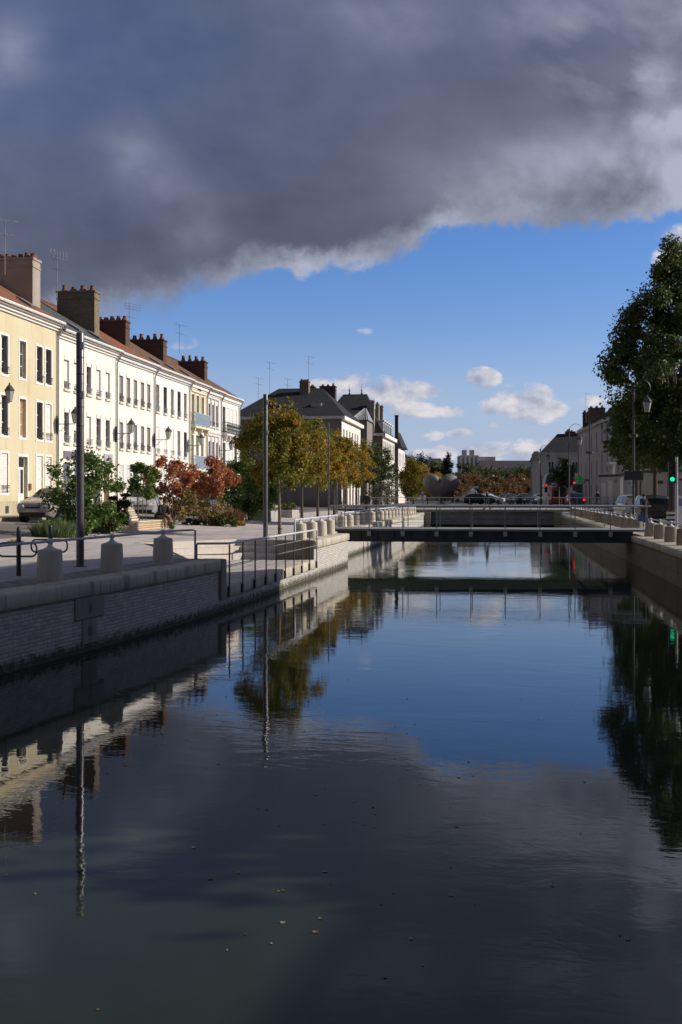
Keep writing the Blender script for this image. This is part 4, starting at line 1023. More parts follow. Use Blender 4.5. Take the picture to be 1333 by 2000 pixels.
for zz, a, b_ in ((8.0, .3, L - .25), (4.75, .3, L - .25)):
    mb = MB(); mb.obox(P, EX, NX, a, b_, 0.001, .42, zz - .16, zz - .02)
    for cyy in (a + .35, (a + b_) / 2, b_ - .35):
        mb.obox(P, EX, NX, cyy - .1, cyy + .1, 0.001, .32, zz - .36, zz - .161); mb.obox(P, EX, NX, cyy - .08, cyy + .08, 0.001, .25, zz - .62, zz - .361)
    bal = mb.build('balcony', M['trimyellow'], h)
    mb = MB()
    for z_ in (zz + .04, zz + .95): mb.obox(P, EX, NX, a, b_, .36, .40, z_, z_ + .04)
    for i in range(int((b_ - a) / .11)): 
        s_ = a + .05 + i * .11; mb.obox(P, EX, NX, s_ - .025, s_ + .025, .37, .39, zz + .08, zz + .95)
    for s_ in (a, b_ - .04): mb.obox(P, EX, NX, s_, s_ + .04, .03, .36, zz + .90, zz + .99); mb.obox(P, EX, NX, s_, s_ + .04, .03, .36, zz + .05, zz + .3)
    mb.build('balustrade', M['blueiron'], bal)
skylight(rf_, y0 + 1.5, .15, eave=11.3)
# house 6: grey dressings
h, y0, y1 = row_house('pale terraced house with grey carved window dressings and tall panes', 'greyst', 404, 432, 11.25, 'tile_brown')
hs1 = [hole(y0, px, .85, *r) for r in ((8.3, 10.3), (5.0, 7.3)) for px in (408.8, 416, 423.4)]
d2 = [hole(y0, 410, 1.0, ZG, 4.2), hole(y0, 421, 1.6, ZG, 4.2)]
rf_ = finish_house(h, y0, y1, 11.25, 'white2', 'tile_brown', hs1 + d2, 'greyst', tall=.42)
P = (XF, y0, 0); L = y1 - y0
for hh in hs1: window(h, P, EX, NX, hh, 'jamb', None, 'iron', 'pane', 'shut_grey', roller=True)
door(h, P, EX, NX, d2[0], 'shut_grey'); door(h, P, EX, NX, d2[1], 'shut_grey')
mb = MB()
for s0, s1, z0, z1 in hs1:
    mb.obox(P, EX, NX, s0 - .2, s0 - .002, 0.001, .07, z0 - .2, z1 + .2); mb.obox(P, EX, NX, s1 + .002, s1 + .2, 0.001, .07, z0 - .2, z1 + .2); mb.obox(P, EX, NX, s0 - .19, s1 + .19, 0.001, .14, z1 + .201, z1 + .36)
mb.obox(P, EX, NX, 0, L, .001, .09, 7.75, 7.9)
mb.build('moulding', M['shut_grey'], h)
chim_at(h, 432, 403, 352, 706, 'chim_red', 4, .9, ph=.45)
# house 7: dark balconies, end of the row
h, y0, y1 = row_house('white end terraced house with dark iron balconies on carved brackets', 'white3', 432, 468, 11.2, 'tile_brown')
hs1 = [hole(y0, px, .95, *r) for r in ((7.95, 10.2), (4.7, 7.2)) for px in (438, 445.8, 453.4, 460.6)]
d2 = [hole(y0, 440, 1.2, ZG, 4.1), hole(y0, 458, 1.2, ZG, 4.1)]
rf_ = finish_house(h, y0, y1, 11.2, 'white3', 'tile_brown', hs1 + d2, 'trim', tall=.42)
P = (XF, y0, 0); L = y1 - y0
for k, hh in enumerate(hs1): window(h, P, EX, NX, hh, 'closed' if k in (1, 2, 3, 5, 6) else 'jamb', None, None, 'pane', 'shut_white' if k in (1, 2, 3, 5, 6) else 'shut_grey', sill=None)
door(h, P, EX, NX, d2[0], 'shut_grey'); door(h, P, EX, NX, d2[1], 'shut_grey')
for zz in (7.95, 4.7):
    mb = MB(); mb.obox(P, EX, NX, .5, L - .5, .001, .42, zz - .18, zz - .02)
    for s_ in np.linspace(.8, L - .8, 5): mb.obox(P, EX, NX, s_ - .12, s_ + .12, .001, .33, zz - .42, zz - .181); mb.obox(P, EX, NX, s_ - .1, s_ + .1, .001, .3, zz - .66, zz - .421)
    bal = mb.build('balcony', M['greyst'], h)
    mb = MB()
    for z_ in (zz + .03, zz + .9): mb.obox(P, EX, NX, .5, L - .5, .37, .40, z_, z_ + .05)
    k = int((L - 1.0) / .16)
    for i in range(k + 1):
        s_ = .52 + (L - 1.04) * i / k; mb.obox(P, EX, NX, s_ - .015, s_ + .015, .38, .395, zz + .06, zz + .92)
        if i < k:
            s2 = s_ + .08; mb.obox(P, EX, NX, s2 - .07, s2 + .07, .383, .392, zz + .3, zz + .42); mb.obox(P, EX, NX, s2 - .04, s2 + .04, .383, .392, zz + .55, zz + .75)
    for s_ in (.5, L - .54): mb.obox(P, EX, NX, s_, s_ + .04, .02, .37, zz + .88, zz + .95); mb.obox(P, EX, NX, s_, s_ + .04, .02, .37, zz + .1, zz + .2)
    mb.build('balustrade', M['greeniron'], bal)
mb = MB()
for i in range(12): mb.box(XF - .5, XF + .05, y1 - .36 if i % 2 else y1 - .52, y1 + .05, ZG + i * .75, ZG + i * .75 + .70)
mb.build('quoins', M['greyst'], h)

# signs on the cream house
Y_ = (Yx(124, XF), Yx(148, XF)); mb = MB(); mb.box(XF + .003, XF + .06, Y_[0], Y_[1], 4.72, 5.12); mb.build('x', M['signdark'])
o = bpy.data.objects[-1] if False else COL.objects[-1]; o.name = 'shop_sign'; tag(o, 'long dark purple shop sign board over the cream house ground floor', 'sign')
Y_ = (Yx(203, XF), Yx(219, XF)); mb = MB(); mb.box(XF + .003, XF + .06, Y_[0], Y_[1], 4.55, 5.2); o = mb.build('shop_sign', M['signgrey']); tag(o, 'square grey sign panel on the cream house beside the downpipe', 'sign')
mb = MB(); mb.box(XF + .061, XF + .066, Y_[0] + .2, Y_[1] - .2, 4.78, 4.84); mb.box(XF + .061, XF + .066, (Y_[0] + Y_[1]) / 2 - .12, (Y_[0] + Y_[1]) / 2 + .12, 4.95, 5.08); mb.build('lettering', M['signdark'], o)

# wall lanterns on brackets
def lantern_geo(mb_f, mb_g, c, s=1.0):
    x, y, z = c
    mb_f.lathe([(.10 * s, 0), (.12 * s, .02 * s), (.03 * s, .03 * s)], (x, y, z - .05 * s), 8)
    mb_g.lathe([(.11 * s, 0), (.20 * s, .44 * s)], (x, y, z - .02 * s), 6)
    mb_f.lathe([(.235 * s, .42 * s), (.24 * s, .45 * s), (.10 * s, .64 * s), (.05 * s, .66 * s), (.05 * s, .72 * s), (.01 * s, .78 * s)], (x, y, z), 6)
    for k in range(6):
        a = math.pi / 3 * k
        mb_f.tube([(x + .113 * s * math.cos(a), y + .113 * s * math.sin(a), z), (x + .203 * s * math.cos(a), y + .203 * s * math.sin(a), z + .43 * s)], .011 * s, 4)
where = ('beside the ochre house, partly cut off', 'between the ochre and cream houses', 'between the cream and white houses', 'between the white and off-white houses', 'beside the blue balcony', 'on the end house of the terrace')
for px, wl in zip((-24, 110, 224.5, 300, 367, 428.5), where):
    yy = Yx(px, XF) + .1; zz = 6.45
    if px < 0: zz = 6.9
    t = thing('wall_lantern', f'black wall lantern on a scrolled iron bracket {wl}', 'lantern', (XF, yy, zz), 0, 'wall lanterns on the terrace')
    a, g_ = MB(), MB(); lantern_geo(a, g_, (XF + 1.0, yy, zz + .12), 1.05)
    g_.build('lamp_glass', M['lampglass'], t); a.build('lamp_cage', M['iron'], t)
    mb = MB(); mb.tube([(XF + .03, yy, zz + .02), (XF + 1.0, yy, zz + .02), (XF + 1.0, yy, zz + .1)], .022, 6)
    mb.tube([(XF + .04, yy, zz - .35), (XF + .25, yy, zz - .32), (XF + .45, yy, zz - .1), (XF + .6, yy, zz + .02)], .014, 6)
    mb.lathe([(.02, .0), (.13, .012), (.13, .03), (.02, .045)], (XF + .0, yy, zz - .05), 12, 'x')
    mb.box(XF + .003, XF + .04, yy - .09, yy + .09, zz - .5, zz + .45)
    mb.build('bracket', M['iron'], t)

# ------------------------------------------------------------------ foliage
def leaf_object(name, mat, parent, clumps, n, size, seed=1, flat=0.0, droop=0.0, aspect=1.7, org=None):
    """many small bent leaves gathered in clumps: clumps = (centre, radius xyz, weight)"""
    rs = np.random.RandomState(seed)
    C = np.array([c[0] for c in clumps], float); RR = np.array([c[1] if hasattr(c[1], '__len__') else (c[1],) * 3 for c in clumps], float)
    W = np.array([c[2] if len(c) > 2 else 1.0 for c in clumps], float); W /= W.sum()
    idx = rs.choice(len(C), n, p=W)
    d = rs.normal(size=(n, 3)); d /= np.linalg.norm(d, axis=1)[:, None]
    r = rs.uniform(0, 1, n) ** 0.42
    pos = C[idx] + d * r[:, None] * RR[idx] * (1 + 0.18 * rs.normal(size=n))[:, None]
    nrm = d * 0.7 + rs.normal(size=(n, 3)) * 0.7 + np.array([0, 0, 0.45 + flat]); nrm /= np.linalg.norm(nrm, axis=1)[:, None]
    t = rs.normal(size=(n, 3)); t[:, 2] -= droop; t -= nrm * (t * nrm).sum(1)[:, None]; t /= np.linalg.norm(t, axis=1)[:, None]
    b_ = np.cross(nrm, t)
    s = size * rs.uniform(0.6, 1.35, n)[:, None]
    L = t * s * aspect * .5; B = b_ * s * .5
    k = nrm * s * 0.22
    V4 = np.stack([pos - L, pos + B * .95 + k - L * .1, pos + L, pos - B * .95 + k - L * .1], 1)      # a folded lozenge
    off = np.array(ORG.get(parent.name, Vector((0, 0, 0)))) if parent is not None and org is None else np.array(org if org is not None else (0, 0, 0))
    V4 = (V4 - off).reshape(-1, 3)
    me = bpy.data.meshes.new(name)
    me.vertices.add(4 * n); me.vertices.foreach_set('co', V4.astype(np.float32).ravel())
    # two triangles meeting along the midrib, sharing vertices so that one leaf is one island
    base = np.arange(n) * 4
    F = np.stack([base, base + 1, base + 2, base, base + 2, base + 3], 1).ravel()
    me.loops.add(6 * n); me.loops.foreach_set('vertex_index', F.astype(np.int32))
    me.polygons.add(2 * n); me.polygons.foreach_set('loop_start', (np.arange(2 * n) * 3).astype(np.int32))
    me.update(calc_edges=True); me.validate()
    me.materials.append(mat)
    o = bpy.data.objects.new(name, me); COL.objects.link(o)
    if parent is not None: o.parent = parent
    return o
def limb(mb, a, b_, r0, r1, rnd, bend=.12, seg=7, n=6):
    a, b_ = Vector(a), Vector(b_); L = (b_ - a).length
    o1 = Vector((rnd.uniform(-1, 1), rnd.uniform(-1, 1), rnd.uniform(-.3, .6))) * L * bend
    pts_ = []
    for i in range(n + 1):
        f = i / n; pts_.append(a.lerp(b_, f) + o1 * math.sin(math.pi * f) + Vector((rnd.uniform(-1, 1), rnd.uniform(-1, 1), 0)) * L * .012)
    mb.tube(pts_, [r0 + (r1 - r0) * i / n for i in range(n + 1)], seg)
def crown_clumps(c, rad, n, rc, seed, shape='egg', inner=0.35):
    rnd = random.Random(seed); out = []
    while len(out) < n:
        v = Vector((rnd.uniform(-1, 1), rnd.uniform(-1, 1), rnd.uniform(-1, 1)))
        if v.length > 1 or v.length < inner: continue
        x, y, z = v
        k = 1.0
        if shape == 'egg': k = 1.0 - 0.28 * max(z, 0) + 0.06 * min(z, 0)
        if shape == 'lime': k = (1.0 - 0.62 * max(z, 0)) * (1 + .1 * min(z, 0))
        if shape == 'bush': k = 1 - .08 * max(z, 0) + .42 * min(z, 0)
        if shape == 'cone': k = (1 - z) * .5 + .12
        out.append(((c[0] + x * rad[0] * k, c[1] + y * rad[1] * k, c[2] + z * rad[2]), rc * rnd.uniform(.6, 1.3), rnd.uniform(.5, 1.4)))
    return out
def tree(name, label, cat, x, y, z0, zc0, zc1, rad, mat, n, size, seed, barkm, trunk_r=.09, group=None, nclump=46, rc=.5, shape='egg', lean=0.0, stems=1, spread=.3, flat=0.0, droop=0.0, splay=(0, 0)):
    rnd = random.Random(seed)
    t = thing(name, label, cat, (x, y, z0), 0, group)
    c = (x + splay[0], y + splay[1], (zc0 + zc1) / 2); rz = (zc1 - zc0) / 2
    cl = crown_clumps(c, (rad, rad, rz), nclump, rc, seed, shape)
    mb = MB()
    if stems == 1:
        top = Vector((x + splay[0] + lean, y + splay[1], zc0 + rz * 1.3))
        fork = Vector((x + lean * .5, y, zc0 + rz * .15))
        pts_ = [Vector((x, y, z0 - .1)), Vector((x + lean * .1, y, z0 + (fork.z - z0) * .35)), fork, fork.lerp(top, .5), top]
        mb.tube(pts_, [trunk_r * 1.3, trunk_r, trunk_r * .8, trunk_r * .5, trunk_r * .15], 10)
        for i in range(min(len(cl), 22)):
            q_ = Vector(cl[i][0]); f = rnd.uniform(.0, .55); s_ = fork.lerp(top, f)
            limb(mb, s_, q_, trunk_r * (.5 - .4 * f), .012, rnd)
    else:
        for i in range(stems):
            a = 2 * math.pi * i / stems + rnd.uniform(-.4, .4)
            b0 = Vector((x + .14 * math.cos(a), y + .14 * math.sin(a), z0 - .05))
            q_ = Vector((c[0] + spread * rad * math.cos(a) * 1.6, c[1] + spread * rad * math.sin(a) * 1.6, zc0 + rz * rnd.uniform(.9, 1.5)))
            limb(mb, b0, q_, trunk_r, trunk_r * .3, rnd, .08)
            for j in range(5):
                p = Vector(cl[(i * 5 + j) % len(cl)][0]); limb(mb, b0.lerp(q_, rnd.uniform(.45, .95)), p, trunk_r * .35, .008, rnd)
    mb.build('trunk', barkm, t, smooth=True)
    leaf_object('crown', mat, t, cl, n, size, seed, flat, droop)
    return t
def shrub(name, label, cat, c, rad, mat, n, size, seed, group=None, nclump=14, rc=None, flat=0.0, z0=None, aspect=1.7, stemmat=None):
    t = thing(name, label, cat, (c[0], c[1], c[2] - rad[2] if z0 is None else z0), 0, group)
    cl = crown_clumps(c, rad, nclump, rc or min(rad) * .55, seed, 'round', .2)
    mb = MB(); rnd = random.Random(seed)
    for k in cl[:9]: limb(mb, (c[0] + rnd.uniform(-.1, .1), c[1] + rnd.uniform(-.1, .1), ORG[t.name].z - .03), k[0], .018, .006, rnd)
    mb.build('stems', stemmat or M['bark2'], t)
    leaf_object('foliage', mat, t, cl, n, size, seed, flat, aspect=aspect)
    return t
def blades(name, label, cat, c, rx, ry, h, mat, n, seed, w=.02, kind=None, lean=.35, group=None):
    rs = np.random.RandomState(seed)
    t = tag(bpy.data.objects.new(name, bpy.data.meshes.new(name)), label, cat, group)
    COL.objects.link(t); t.location = c
    vs_, fs_ = [], []
    for i in range(n):
        a = rs.uniform(0, 6.283); r = rs.uniform(0, 1) ** .5
        bx, by = rx * r * math.cos(a) * .7, ry * r * math.sin(a) * .7
        hh = h * rs.uniform(.55, 1.1) * (1 - .35 * r)
        tx, ty = bx + (bx / max(rx, .01)) * hh * lean + rs.normal() * .1 * h, by + (by / max(ry, .01)) * hh * lean + rs.normal() * .1 * h
        wa = rs.uniform(0, 3.14); wx_, wy_ = w * math.cos(wa), w * math.sin(wa)
        k = len(vs_); mx, my = (bx * .6 + tx * .4), (by * .6 + ty * .4)
        vs_ += [(bx - wx_ * .6, by - wy_ * .6, -.02), (bx + wx_ * .6, by + wy_ * .6, -.02), (mx + wx_, my + wy_, hh * .6), (mx - wx_, my - wy_, hh * .6), (tx, ty, hh)]
        fs_ += [(k, k + 1, k + 2, k + 3), (k + 3, k + 2, k + 4)]
    t.data.from_pydata(vs_, [], fs_); t.data.materials.append(mat); t.data.update()
    return t

# ------------------------------------------------------------------ light columns of the promenade
def column(label, x, y, z, top, r):
    t = thing('light_column', label, 'lamp post', (x, y, z), 0, 'grey light columns on the promenade')
    mb = MB(); mb.lathe([(r, 0), (r, top - z - .02), (r * .9, top - z)], (x, y, z), 20); mb.build('shaft', M['column'], t, smooth=True)
    mb = MB(); H = top - z
    for f in (.60, .68, .745, .82, .89, .955): mb.lathe([(r * 1.0, 0), (r * 1.03, .004), (r * 1.03, .022), (r, .026)], (x, y, z + H * f), 20)
    mb.build('joint_ring', M['charcoal'], t, smooth=True)
    mb = MB(); mb.lathe([(r * 1.6, -.01), (r * 1.6, .012), (r * 1.05, .016)], (x, y, z), 20); mb.build('base_plate', M['charcoal'], t)
    mb = MB()
    for f in (.72, .93): mb.box(x + r * .3, x + r * 1.25, y - r * .9, y - r * .2, z + H * f, z + H * f + .14)
    mb.build('spotlight', M['galv'], t)
    return t
p = Dp(157, 23.8); column('thick grey light column nearest the camera on the shaded promenade', p.x, p.y, 1.23, Zp(650, 23.8), .083)
p = Dp(519, 39.5); column('grey light column standing just before the near autumn tree', p.x, p.y, 1.23, Zp(770, 39.5), .083)
p = Dp(642.5, 66); column('slim light column rising behind the autumn tree row, closer one', p.x, p.y, 1.23, Zp(826, 66), .045)
p = Dp(659, 90); column('slim light column rising behind the autumn tree row, farther one', p.x, p.y, 1.23, Zp(852, 90), .05)

# ------------------------------------------------------------------ cycle stands
def cycle_stand(px, d, label, side):
    p = Dp(px, d); x, y, z = p.x, p.y, 1.23
    t = thing('cycle_stand', label, 'cycle stand', (x, y, z), 0, 'black steel cycle stands')
    mb = MB(); mb.lathe([(.043, 0), (.043, .84), (.040, .87), (.030, .905), (.012, .925), (.002, .93)], (x, y, z), 14); mb.build('post', M['charcoal'], t, smooth=True)
    mb = MB(); u = Vector((CS, SN, 0)); c = Vector((x, y, z)); hw, z0, z1, rr = .36, .37, .62, .10
    P2 = []
    for sx, sz, a0 in ((1, 1, 0), (-1, 1, 90), (-1, -1, 180), (1, -1, 270)):
        for k in range(6):
            a = R(a0 + 18 * k); P2.append(c + u * (sx * (hw - rr) + rr * math.cos(a)) + Vector((0, -.06, (z1 - rr if sz > 0 else z0 + rr) + rr * math.sin(a))))
    mb.tube(P2 + [P2[0]], .017, 8, False); mb.build('hoop', M['iron'], t, smooth=True)
cycle_stand(37, 21.0, 'black cycle stand with rounded hoop, left of the pair', 0)
cycle_stand(99, 22.6, 'black cycle stand with rounded hoop, partly behind a stone bollard', 0)

# ------------------------------------------------------------------ planters, shrubs and flowers of the promenade
p = Dp(108, 37.2); blades('lavender_bush', 'low grey-green lavender bush behind the cycle stands', 'shrub', (p.x, p.y, 1.24), 1.0, .8, .82, M['lf_lav'], 3000, 4, .011, lean=.5)
p = Dp(30, 33); blades('flower_clump', 'small yellow flower clump at the edge of the street', 'flowers', (p.x, p.y, 1.24), .35, .3, .26, M['lf_yellow'], 160, 9, .02)
# green multi-stem shrub
p = Dp(160, 38.6)
tree('green_shrub', 'large leafy green shrub in front of the ochre and cream houses', 'shrub', p.x, p.y, 1.3, 1.35, 4.30, 1.42, M['lf_green'], 7600, .08, 11, M['bark2'], .024, nclump=64, rc=.34, shape='bush', stems=8, spread=.35)
p = Dp(222, 40.5); shrub('yellow_shrub', 'small yellow-green shrub in the timber planter', 'shrub', (p.x, p.y, 1.95), (.55, .5, .42), M['lf_green'], 900, .09, 12, nclump=12)
# long planter with bench
pa, pb = Gd(216, 1047, 1.26), Gd(327, 1034.5, 1.26)
e_ = (pb - pa).normalized(); n_ = Vector((-e_.y, e_.x, 0)); Lp = (pb - pa).length
t = thing('timber_planter', 'long timber planter bench with slatted side and dark end board', 'planter', pa, 0)
mb = MB(); mb.obox(pa, e_, n_, 0, Lp, 0.02, 1.5, 0.0, .40); mb.build('box', M['wood'], t)
mb = MB(); mb.obox(pa, e_, n_, -.03, Lp + .02, -.03, 1.55, .402, .45); mb.build('seat_top', M['woodpale'], t, bevel=.01)
mb = MB(); mb.obox(pa, e_, n_, -.05, -.003, 0, 1.52, -.02, .398); mb.build('end_board', M['planter'], t)
mb = MB(); mb.obox(pa, e_, n_, .1, Lp * .55, .45, 1.45, .451, .47); mb.build('soil', M['soil'], t)
# slatted back rest
t2 = thing('slatted_backrest', 'pale slanted slatted backrest standing on the timber planter', 'backrest', pa + e_ * 2.6 + Vector((0, 0, .45)), 0)
b0 = pa + e_ * (Lp * .42) + n_ * .30
mb = MB()
for k in range(6):
    z0 = .47 + k * .095; o_ = k * .028
    mb.obox(b0, e_, n_, -.02 - .03 * k * 0, 1.25 - .05 * k, o_, o_ + .03, z0, z0 + .082)
mb.build('slat_panel', M['woodpale'], t2, bevel=.004)
mb = MB()
for s_ in (.12, 1.0): mb.tube([b0 + e_ * s_ + n_ * .05 + Vector((0, 0, .45)), b0 + e_ * s_ + n_ * .22 + Vector((0, 0, 1.0))], .02, 6)
mb.build('support', M['charcoal'], t2)
# cloud pruned pine
p = Dp(233, 42.5)
t = thing('topiary_pine', 'cloud-pruned dark topiary pine with flat leaf pads', 'topiary tree', (p.x, p.y, 1.3))
rnd = random.Random(5); mb = MB()
pads = []
for px, py, rx, rz_ in ((228, 953, .30, .15), (242, 984, .30, .17), (213, 985, .23, .10), (221, 973, .18, .08), (246, 967, .2, .07)):
    q_ = Dp(px, 42.5); pads.append(((q_.x, q_.y, Zp(py, 42.5)), (rx, rx, rz_), rx * rx * 3))
mb.tube([(p.x, p.y, 1.3), (p.x + .06, p.y, 1.9), (p.x - .05, p.y, 2.3), (pads[0][0][0], p.y, pads[0][0][2])], [.06, .05, .04, .02], 8)
for c_ in pads[1:]: limb(mb, (p.x, p.y, c_[0][2] - .3), (c_[0][0], c_[0][1], c_[0][2] - .05), .025, .012, rnd)
mb.build('trunk', M['bark2'], t, smooth=True)
leaf_object('needle_pads', M['lf_top'], t, pads, 3800, .05, 6, .6)
p = Dp(238, 42.3); shrub('clipped_bush', 'small dark clipped bush at the foot of the topiary pine', 'shrub', (p.x, p.y, 1.98), (.27, .27, .30), M['lf_top'], 900, .06, 15, nclump=9)
# red shrubs
p = Dp(330, 48.6)
rs1 = tree('red_shrub', 'multi-stem shrub with red upper leaves beside the seated person', 'shrub', p.x, p.y, 1.35, 2.6, 4.45, 1.05, M['lf_red'], 3600, .085, 21, M['bark'], .026, nclump=44, rc=.22, stems=7, spread=.45, group='red-leaved shrubs')
leaf_object('lower_leaves', M['lf_brownred'], rs1, crown_clumps((p.x + .45, p.y + .3, 2.4), (.75, .8, .8), 30, .2, 22), 1700, .08, 23)
p = Dp(279, 46.0)
tree('green_red_shrub', 'green-leaved arching shrub left of the red shrub', 'shrub', p.x, p.y, 1.35, 2.5, 4.15, .62, M['lf_green'], 1500, .09, 31, M['bark'], .02, nclump=24, rc=.2, stems=4, spread=.3)
p = Dp(410, 53.0)
rs2 = tree('red_shrub', 'wide multi-stem shrub with crimson top, right of the two', 'shrub', p.x, p.y, 1.35, 2.7, 4.45, 1.30, M['lf_red'], 4400, .09, 24, M['bark'], .026, nclump=52, rc=.25, stems=8, spread=.45, group='red-leaved shrubs')
leaf_object('lower_leaves', M['lf_brownred'], rs2, crown_clumps((p.x, p.y, 2.3), (1.1, 1.1, .85), 34, .22, 25), 1900, .085, 26)
p = Dp(487, 62)
tree('green_bush', 'tall dense green bush beside the red shrubs, behind the raised planter', 'bush', p.x, p.y, 1.4, 1.5, 4.7, 1.55, M['lf_green'], 8000, .105, 33, M['bark2'], .04, nclump=40, rc=.5, shape='round', stems=6)
p = Dp(452, 56); blades('rust_grass', 'rust-brown ornamental grass in front of the green bush', 'grass clump', (p.x, p.y, 1.3), .75, .5, .95, M['lf_rust'], 700, 41, .016, lean=.5)
p = Dp(466, 54.5); blades('flower_clump', 'yellow flower clump at the foot of the rust-brown grass', 'flowers', (p.x, p.y, 1.25), .45, .3, .32, M['lf_yellow'], 240, 42, .02)
p = Dp(425, 53); shrub('low_shrub', 'spreading low green shrub at the promenade edge below the red shrub', 'shrub', (p.x, p.y, 1.45), (1.0, .5, .32), M['lf_farg'], 1500, .08, 43, nclump=20, rc=.25)
p = Dp(372, 53); shrub('low_hedge', 'low dark clipped hedge in front of the parked dark car', 'hedge', (p.x, p.y, 1.40), (.62, .35, .20), M['lf_top'], 1300, .06, 44, nclump=18, rc=.17)
p = Dp(335, 46.3); shrub('small_plant', 'small green plant by the feet of the seated person', 'plant', (p.x, p.y, 1.42), (.18, .15, .2), M['lf_green'], 160, .07, 45, nclump=6)
# raised planter walls beyond the column
for (a, b_, d, h_, lab) in ((484, 531, 63, .62, 'grey raised planter wall right behind the tall light column'), (540, 572, 72, .55, 'farther grey raised planter wall near the autumn tree row')):
    pa2, pb2 = Dp(a, d), Dp(b_, d); t = thing('raised_planter', lab, 'planter', (pa2.x, pa2.y, 1.25))
    mb = MB(); mb.box(pa2.x, pb2.x, pa2.y, pa2.y + 2.5, 1.2, 1.25 + h_); mb.build('planter_wall', M['concrete2'], t, bevel=.02)
    leaf_object('planting', M['lf_farg'], t, crown_clumps(((pa2.x + pb2.x) / 2, pa2.y + 1.2, 1.3 + h_), ((pb2.x - pa2.x) / 2, 1.0, .35), 14, .3, int(a)), 900, .09, int(a))

# ------------------------------------------------------------------ autumn trees along the left promenade
p = Dp(547, 43.4)
t = tree('autumn_tree', 'nearest autumn tree with green and gold crown and slender pale trunk', 'tree', p.x, p.y, 1.23, 3.05, 6.35, 1.62, M['lf_autumn'], 11500, .082, 51, M['bark'], .062, 'autumn trees along the promenade', nclump=80, rc=.34, lean=-.10)
mb = MB(); mb.tube([(p.x, p.y, 1.43), (p.x, p.y, 1.47)], .085, 10); mb.build('trunk_band', M['iron'], t)
nt = [(590, -11.9, 1.75, 7.9, 0), (621, -12.3, 1.75, 7.9, 1), (653, -12.5, 1.7, 7.8, 1), (676, -12.6, 1.75, 7.8, 0), (697, -12.6, 1.8, 7.9, 1), (722, -12.6, 1.8, 7.9, 2), (746, -12.7, 1.9, 7.9, 2)]  # last two take darker leaves, the shade on them put into the colour
nm = ['first', 'second', 'third', 'fourth', 'fifth', 'sixth', 'seventh']
for i, (px, X, rad, top, kind) in enumerate(nt):
    Y = Yx(px, X)
    tree('autumn_tree', f'{("golden autumn tree, " + nm[i] + " in the row after the nearest one") if kind < 2 else ("dark brownish tree in the row, " + ("nearer" if i == 5 else "farther") + " of the two by the tall stone house")}', 'tree', X, Y, zl(X), 3.35, top, rad, M[('lf_autumn2', 'lf_autumn2', 'lf_farg')[kind]] if i != 0 else M['lf_autumn'], 6800, .105, 60 + i, M['bark2'], .085, 'autumn trees along the promenade', nclump=66, rc=.38)

# ------------------------------------------------------------------ cars
def car_body(L=4.0, W=1.72, H=1.48, kind='hatch'):
    """body lofted through cross-sections along its length; front at -y"""
    hl = L / 2
    if kind == 'van': st_ = [(-hl, .60, .62, .50, .74, .78), (-hl + .12, .72, .86, .62, .98, 1.02), (-hl + .75, .85, 1.0, .70, 1.12, 1.22), (-hl + 1.25, .86, 1.05, .72, 1.25, H * .93), (-hl + 1.6, .86, 1.06, .76, 1.25, H), (hl - .3, .86, 1.06, .76, 1.25, H), (hl - .05, .85, 1.05, .75, 1.22, H - .05), (hl, .82, 1.0, .72, 1.15, H - .2)]
    elif kind == 'suv': st_ = [(-hl, .62, .6, .55, .80, .84), (-hl + .12, .78, .8, .66, .96, 1.0), (-hl + 1.0, .88, .9, .72, 1.05, 1.10), (-hl + 1.25, .89, .9, .72, 1.08, 1.16), (-hl + 1.85, .89, .9, .64, 1.08, H - .02), (-hl + 2.5, .89, .9, .66, 1.08, H), (hl - .55, .89, .9, .65, 1.08, H - .04), (hl - .1, .87, .9, .62, 1.05, H - .25), (hl, .82, .85, .62, .98, 1.06)]
    else: st_ = [(-hl, .56, .55, .50, .66, .70), (-hl + .10, .74, .7, .62, .80, .84), (-hl + .45, .82, .8, .66, .90, .95), (-hl + .95, .85, .86, .68, .97, 1.02), (-hl + 1.15, .86, .88, .68, 1.0, 1.07), (-hl + 1.85, .86, .9, .58, 1.0, H - .03), (-hl + 2.4, .86, .9, .59, 1.0, H), (hl - .7, .86, .9, .58, 1.0, H - .06), (hl - .22, .84, .88, .56, .98, H - .28), (hl - .04, .80, .85, .62, .94, 1.02), (hl, .74, .78, .6, .86, .92)]
    k = W / 1.72; rings = []
    for (y, w1, _, w3, zb, zt) in st_:
        w1 *= k; w3 *= k; sill = .22 + (.10 if abs(y) > hl - .15 else 0)
        half = [(w1 * .86, sill), (w1 * .97, sill + .12), (w1, (sill + zb) * .52), (w1 * .985, zb - .08), (w1 * .95, zb), ((w1 * .95 + w3) / 2 + .015, (zb + zt) / 2 + .01), (w3, zt - .035), (w3 * .8, zt), (0, zt + .02)]
        rings.append([(x, y, z) for x, z in half] + [(-x, y, z) for x, z in reversed(half[:-1])])
    n = len(rings[0]); mb = MB(); vs_ = [v_ for r_ in rings for v_ in r_]
    fs_ = [(i * n + j, i * n + (j + 1) % n, (i + 1) * n + (j + 1) % n, (i + 1) * n + j) for i in range(len(rings) - 1) for j in range(n)]
    fs_ += [tuple(range(n)), tuple(reversed(range((len(rings) - 1) * n, len(rings) * n)))]
    mb.add(vs_, fs_); return mb, rings, st_
